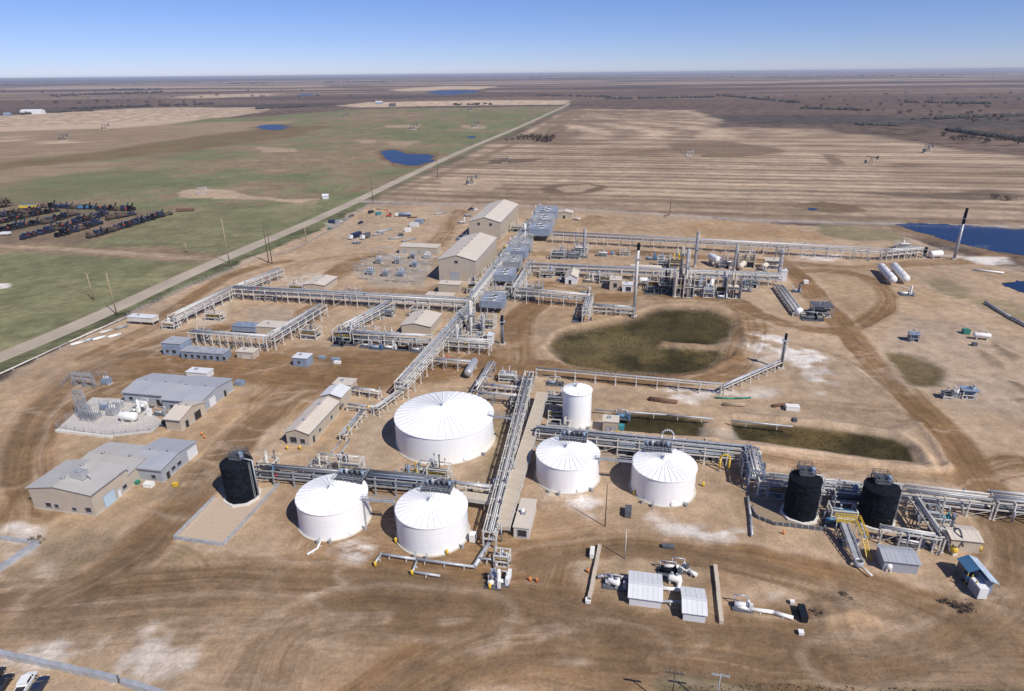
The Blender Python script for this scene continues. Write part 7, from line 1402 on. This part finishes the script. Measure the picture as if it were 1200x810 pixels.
for r_, (x0, x1, y0, y1, nm) in enumerate(((1080, 1230, 138, 144, 'nearest line'), (1000, 1220, 131, 134, 'second line from the field'), (930, 1220, 126, 124, 'third line from the field'), (960, 1230, 119, 117, 'fourth line from the field'), (860, 1200, 115, 111, 'farthest line'), (1100, 1220, 160, 170, 'line by the stubble corner'))):
    for k in range(11):
        f = (k + rr.uniform(.1, .9)) / 11; bush('scrub bush, %s from left in the %s, right range' % (ORD[k], nm), (x0 + (x1 - x0) * f, y0 + (y1 - y0) * f + rr.normal() * 1.6), rr.uniform(4, 9), group='scrub bushes on the open range')
for r_, (x0, x1, y0, y1, nm) in enumerate(((-5, 240, 121, 119, 'nearest line'), (60, 420, 115, 113, 'middle line'), (0, 400, 109, 107, 'farthest line'))):
    for k in range(12):
        f = (k + rr.uniform(.1, .9)) / 12; bush('scrub bush, %s from left in the %s, left plain' % (ORD[k], nm), (x0 + (x1 - x0) * f, y0 + (y1 - y0) * f + rr.normal() * .9), rr.uniform(6, 13), group='scrub bushes on the left plain')
for (x, y, l) in ((40, 634, 'at the end of the left block wall'), (46, 637, 'right of the left block wall'), (961, 722, 'on the left side of the spoil heap'), (963, 726, 'in front of the spoil heap'), (990, 701, 'at the pit behind the spoil heap'), (1110, 708, 'left on the brush patch before the blue roofed house'), (1122, 712, 'in the middle of the brush patch before the blue roofed house'), (1136, 714, 'right on the brush patch before the blue roofed house'), (1126, 718, 'at the front of the brush patch')): bush('dry bush ' + l, (x, y), 1.2, group='dry bushes in the yard')
# ground weeds: three patches nobody could count
def weeds(name, polys, dens, s0, s1, m, seed=1, skip=None):
    r = np.random.default_rng(seed); mb = MB()
    for q in polys:
        w = np.array(W2(q)); lo, hi = w.min(0), w.max(0); n = int(np.prod(hi - lo) * dens); P = lo + (hi - lo) * r.random((n, 2)); k = sd_poly([tuple(p) for p in w], P[:, 0], P[:, 1]) > .5
        if skip: k &= sd_poly(W2(skip), P[:, 0], P[:, 1]) < -.3
        P = P[k]; gz = ground_z(P)
        for (x, y), z in zip(P, gz):
            h = r.uniform(s0, s1)
            for j in range(3):
                a = r.uniform(0, 6.3); c, s = math.cos(a), math.sin(a); b = h * .45
                mb.add([(x - c * .09, y - s * .09, z - .03), (x + c * .09, y + s * .09, z - .03), (x + c * .02 + s * b * .6, y + s * .02 - c * b * .6, z + h)], [(0, 1, 2)])
    me = bpy.data.meshes.new(name); me.from_pydata(mb.v, [], mb.f); me.materials.append(MT[m]); stuff(inst(name, me))
def ground_z(P):
    ix = np.clip(np.searchsorted(_xs, P[:, 0]), 0, NX - 1); iy = np.clip(np.searchsorted(_ys, P[:, 1]), 0, NY - 1); return HGT.reshape(NY, NX)[iy, ix] - .02
MT['weed'] = mat('dry_weed', (.085, .074, .036), .9, var=.3, scale=.3); MT['sage'] = mat('sage_weed', (.16, .14, .085), .9, var=.3, scale=.3)
weeds('basin_weeds', [[(642, 402), (652, 388), (700, 382), (748, 372), (770, 360), (830, 361), (862, 374), (866, 392), (850, 403), (853, 415), (826, 431), (800, 440), (740, 439), (690, 433), (648, 419)], [(718, 484), (780, 485), (822, 492), (824, 506), (780, 504)], [(858, 494), (930, 499), (1040, 510), (1064, 524), (1068, 538), (1030, 534), (940, 520), (860, 510)]], 1.0, .2, .6, 'weed', skip=[(764, 401), (770, 397), (800, 399), (872, 402), (876, 412), (840, 409), (790, 405), (766, 404)])
weeds('roadside_grass', [[(762, 812), (790, 802), (900, 799), (1100, 805), (1290, 810), (1290, 850), (762, 850)]], 2.5, .2, .5, 'sage', 2)
weeds('yard_weeds', [[(55, 628), (130, 622), (140, 642), (100, 656), (60, 648)], [(1034, 412), (1060, 414), (1098, 428), (1104, 440), (1090, 449), (1068, 450), (1050, 440)], [(1098, 700), (1110, 696), (1150, 706), (1148, 720), (1112, 722)], [(180, 650), (215, 640), (230, 660), (222, 680), (185, 675)], [(568, 482), (604, 482), (590, 538), (575, 556)], [(440, 800), (560, 795), (560, 830), (440, 830)]], .8, .12, .35, 'sage', 3)
# clods and stones
def clods():
    r = np.random.default_rng(8); mb = MB(); n = 1500
    px = r.uniform(-40, 1240, n); py = r.uniform(470, 830, n)
    for x, y in zip(px, py):
        P = G(x, y); s = r.uniform(.06, .17); v = np.array([(1, 0, .2), (-.5, .8, .1), (-.6, -.8, .2), (.1, .1, 1)]) * s * r.uniform(.6, 1.3, (4, 3)); mb.add(v + P, [(0, 1, 3), (1, 2, 3), (2, 0, 3)])
    me = bpy.data.meshes.new('clods'); me.from_pydata(mb.v, [], mb.f); me.materials.append(mat('clod_soil', (.24, .17, .11), .95, var=.35, scale=.4)); stuff(inst('dirt_clods', me))
clods()
# far tree belts at the horizon
def belt(name, a, b, n, h, m, seed):
    r = np.random.default_rng(seed); mb = MB()
    for k in range(n):
        f = r.random(); P = G(a[0] + (b[0] - a[0]) * f, a[1] + (b[1] - a[1]) * f + r.normal() * .25); s = h * r.uniform(.5, 1.2)
        vs = []; m_ = 7
        for z, q in ((0, .7), (.35, 1.0), (.75, .7), (1.0, .15)):
            for j in range(m_): t = 2 * math.pi * j / m_; w = s * q * r.uniform(.7, 1.25) * 1.1; vs.append((P[0] + w * math.cos(t), P[1] + w * math.sin(t), z * s * r.uniform(.85, 1.1)))
        mb.add(vs, [(i * m_ + j, i * m_ + (j + 1) % m_, i * m_ + m_ + (j + 1) % m_, i * m_ + m_ + j) for i in range(3) for j in range(m_)])
    me = bpy.data.meshes.new(name); me.from_pydata(mb.v, [], mb.f); me.materials.append(MT[m]); stuff(inst(name, me))
MT['fartree'] = mat('far_tree', (.055, .052, .05), .95, var=.3, scale=.02)
for k, (a, b, n, h) in enumerate((((60, 113), (190, 108), 90, 9), ((20, 134), (110, 130), 60, 7), ((80, 128), (250, 122), 70, 7), ((270, 98), (320, 97.5), 60, 12), ((300, 128), (360, 125), 50, 7), ((380, 97), (470, 96), 80, 13), ((130, 105), (190, 104.5), 50, 10), ((530, 123), (575, 122.5), 20, 6), ((630, 112), (720, 114), 60, 7), ((710, 116), (840, 114), 90, 7), ((840, 112), (940, 121), 80, 7), ((940, 127), (1020, 130), 50, 6), ((1060, 120), (1160, 122), 60, 7), ((1070, 140), (1200, 136), 70, 6), ((1110, 153), (1220, 168), 120, 6), ((1000, 146), (1060, 148), 40, 5), ((560, 93), (760, 91), 60, 16), ((820, 91), (1180, 87.5), 90, 16), ((0, 99), (260, 96.5), 80, 15))): belt('far_wood', a, b, n, h, 'fartree', k)
# ------------------------------------------------------------------ air
def haze():
    s = 38000; o = MB().box(-s, s, -900, s, -3, CAMH + 14).build('haze', 'grey'); m = bpy.data.materials.new('haze_air'); m.use_nodes = True; t = m.node_tree; t.nodes.remove(t.nodes['Principled BSDF'])
    v = t.nodes.new('ShaderNodeVolumePrincipled'); v.inputs['Color'].default_value = (.78, .85, 1.0, 1); v.inputs['Density'].default_value = 5.2e-5; v.inputs['Anisotropy'].default_value = 0.2
    t.links.new(v.outputs[0], t.nodes['Material Output'].inputs['Volume']); o.data.materials.clear(); o.data.materials.append(m); stuff(o)
haze()
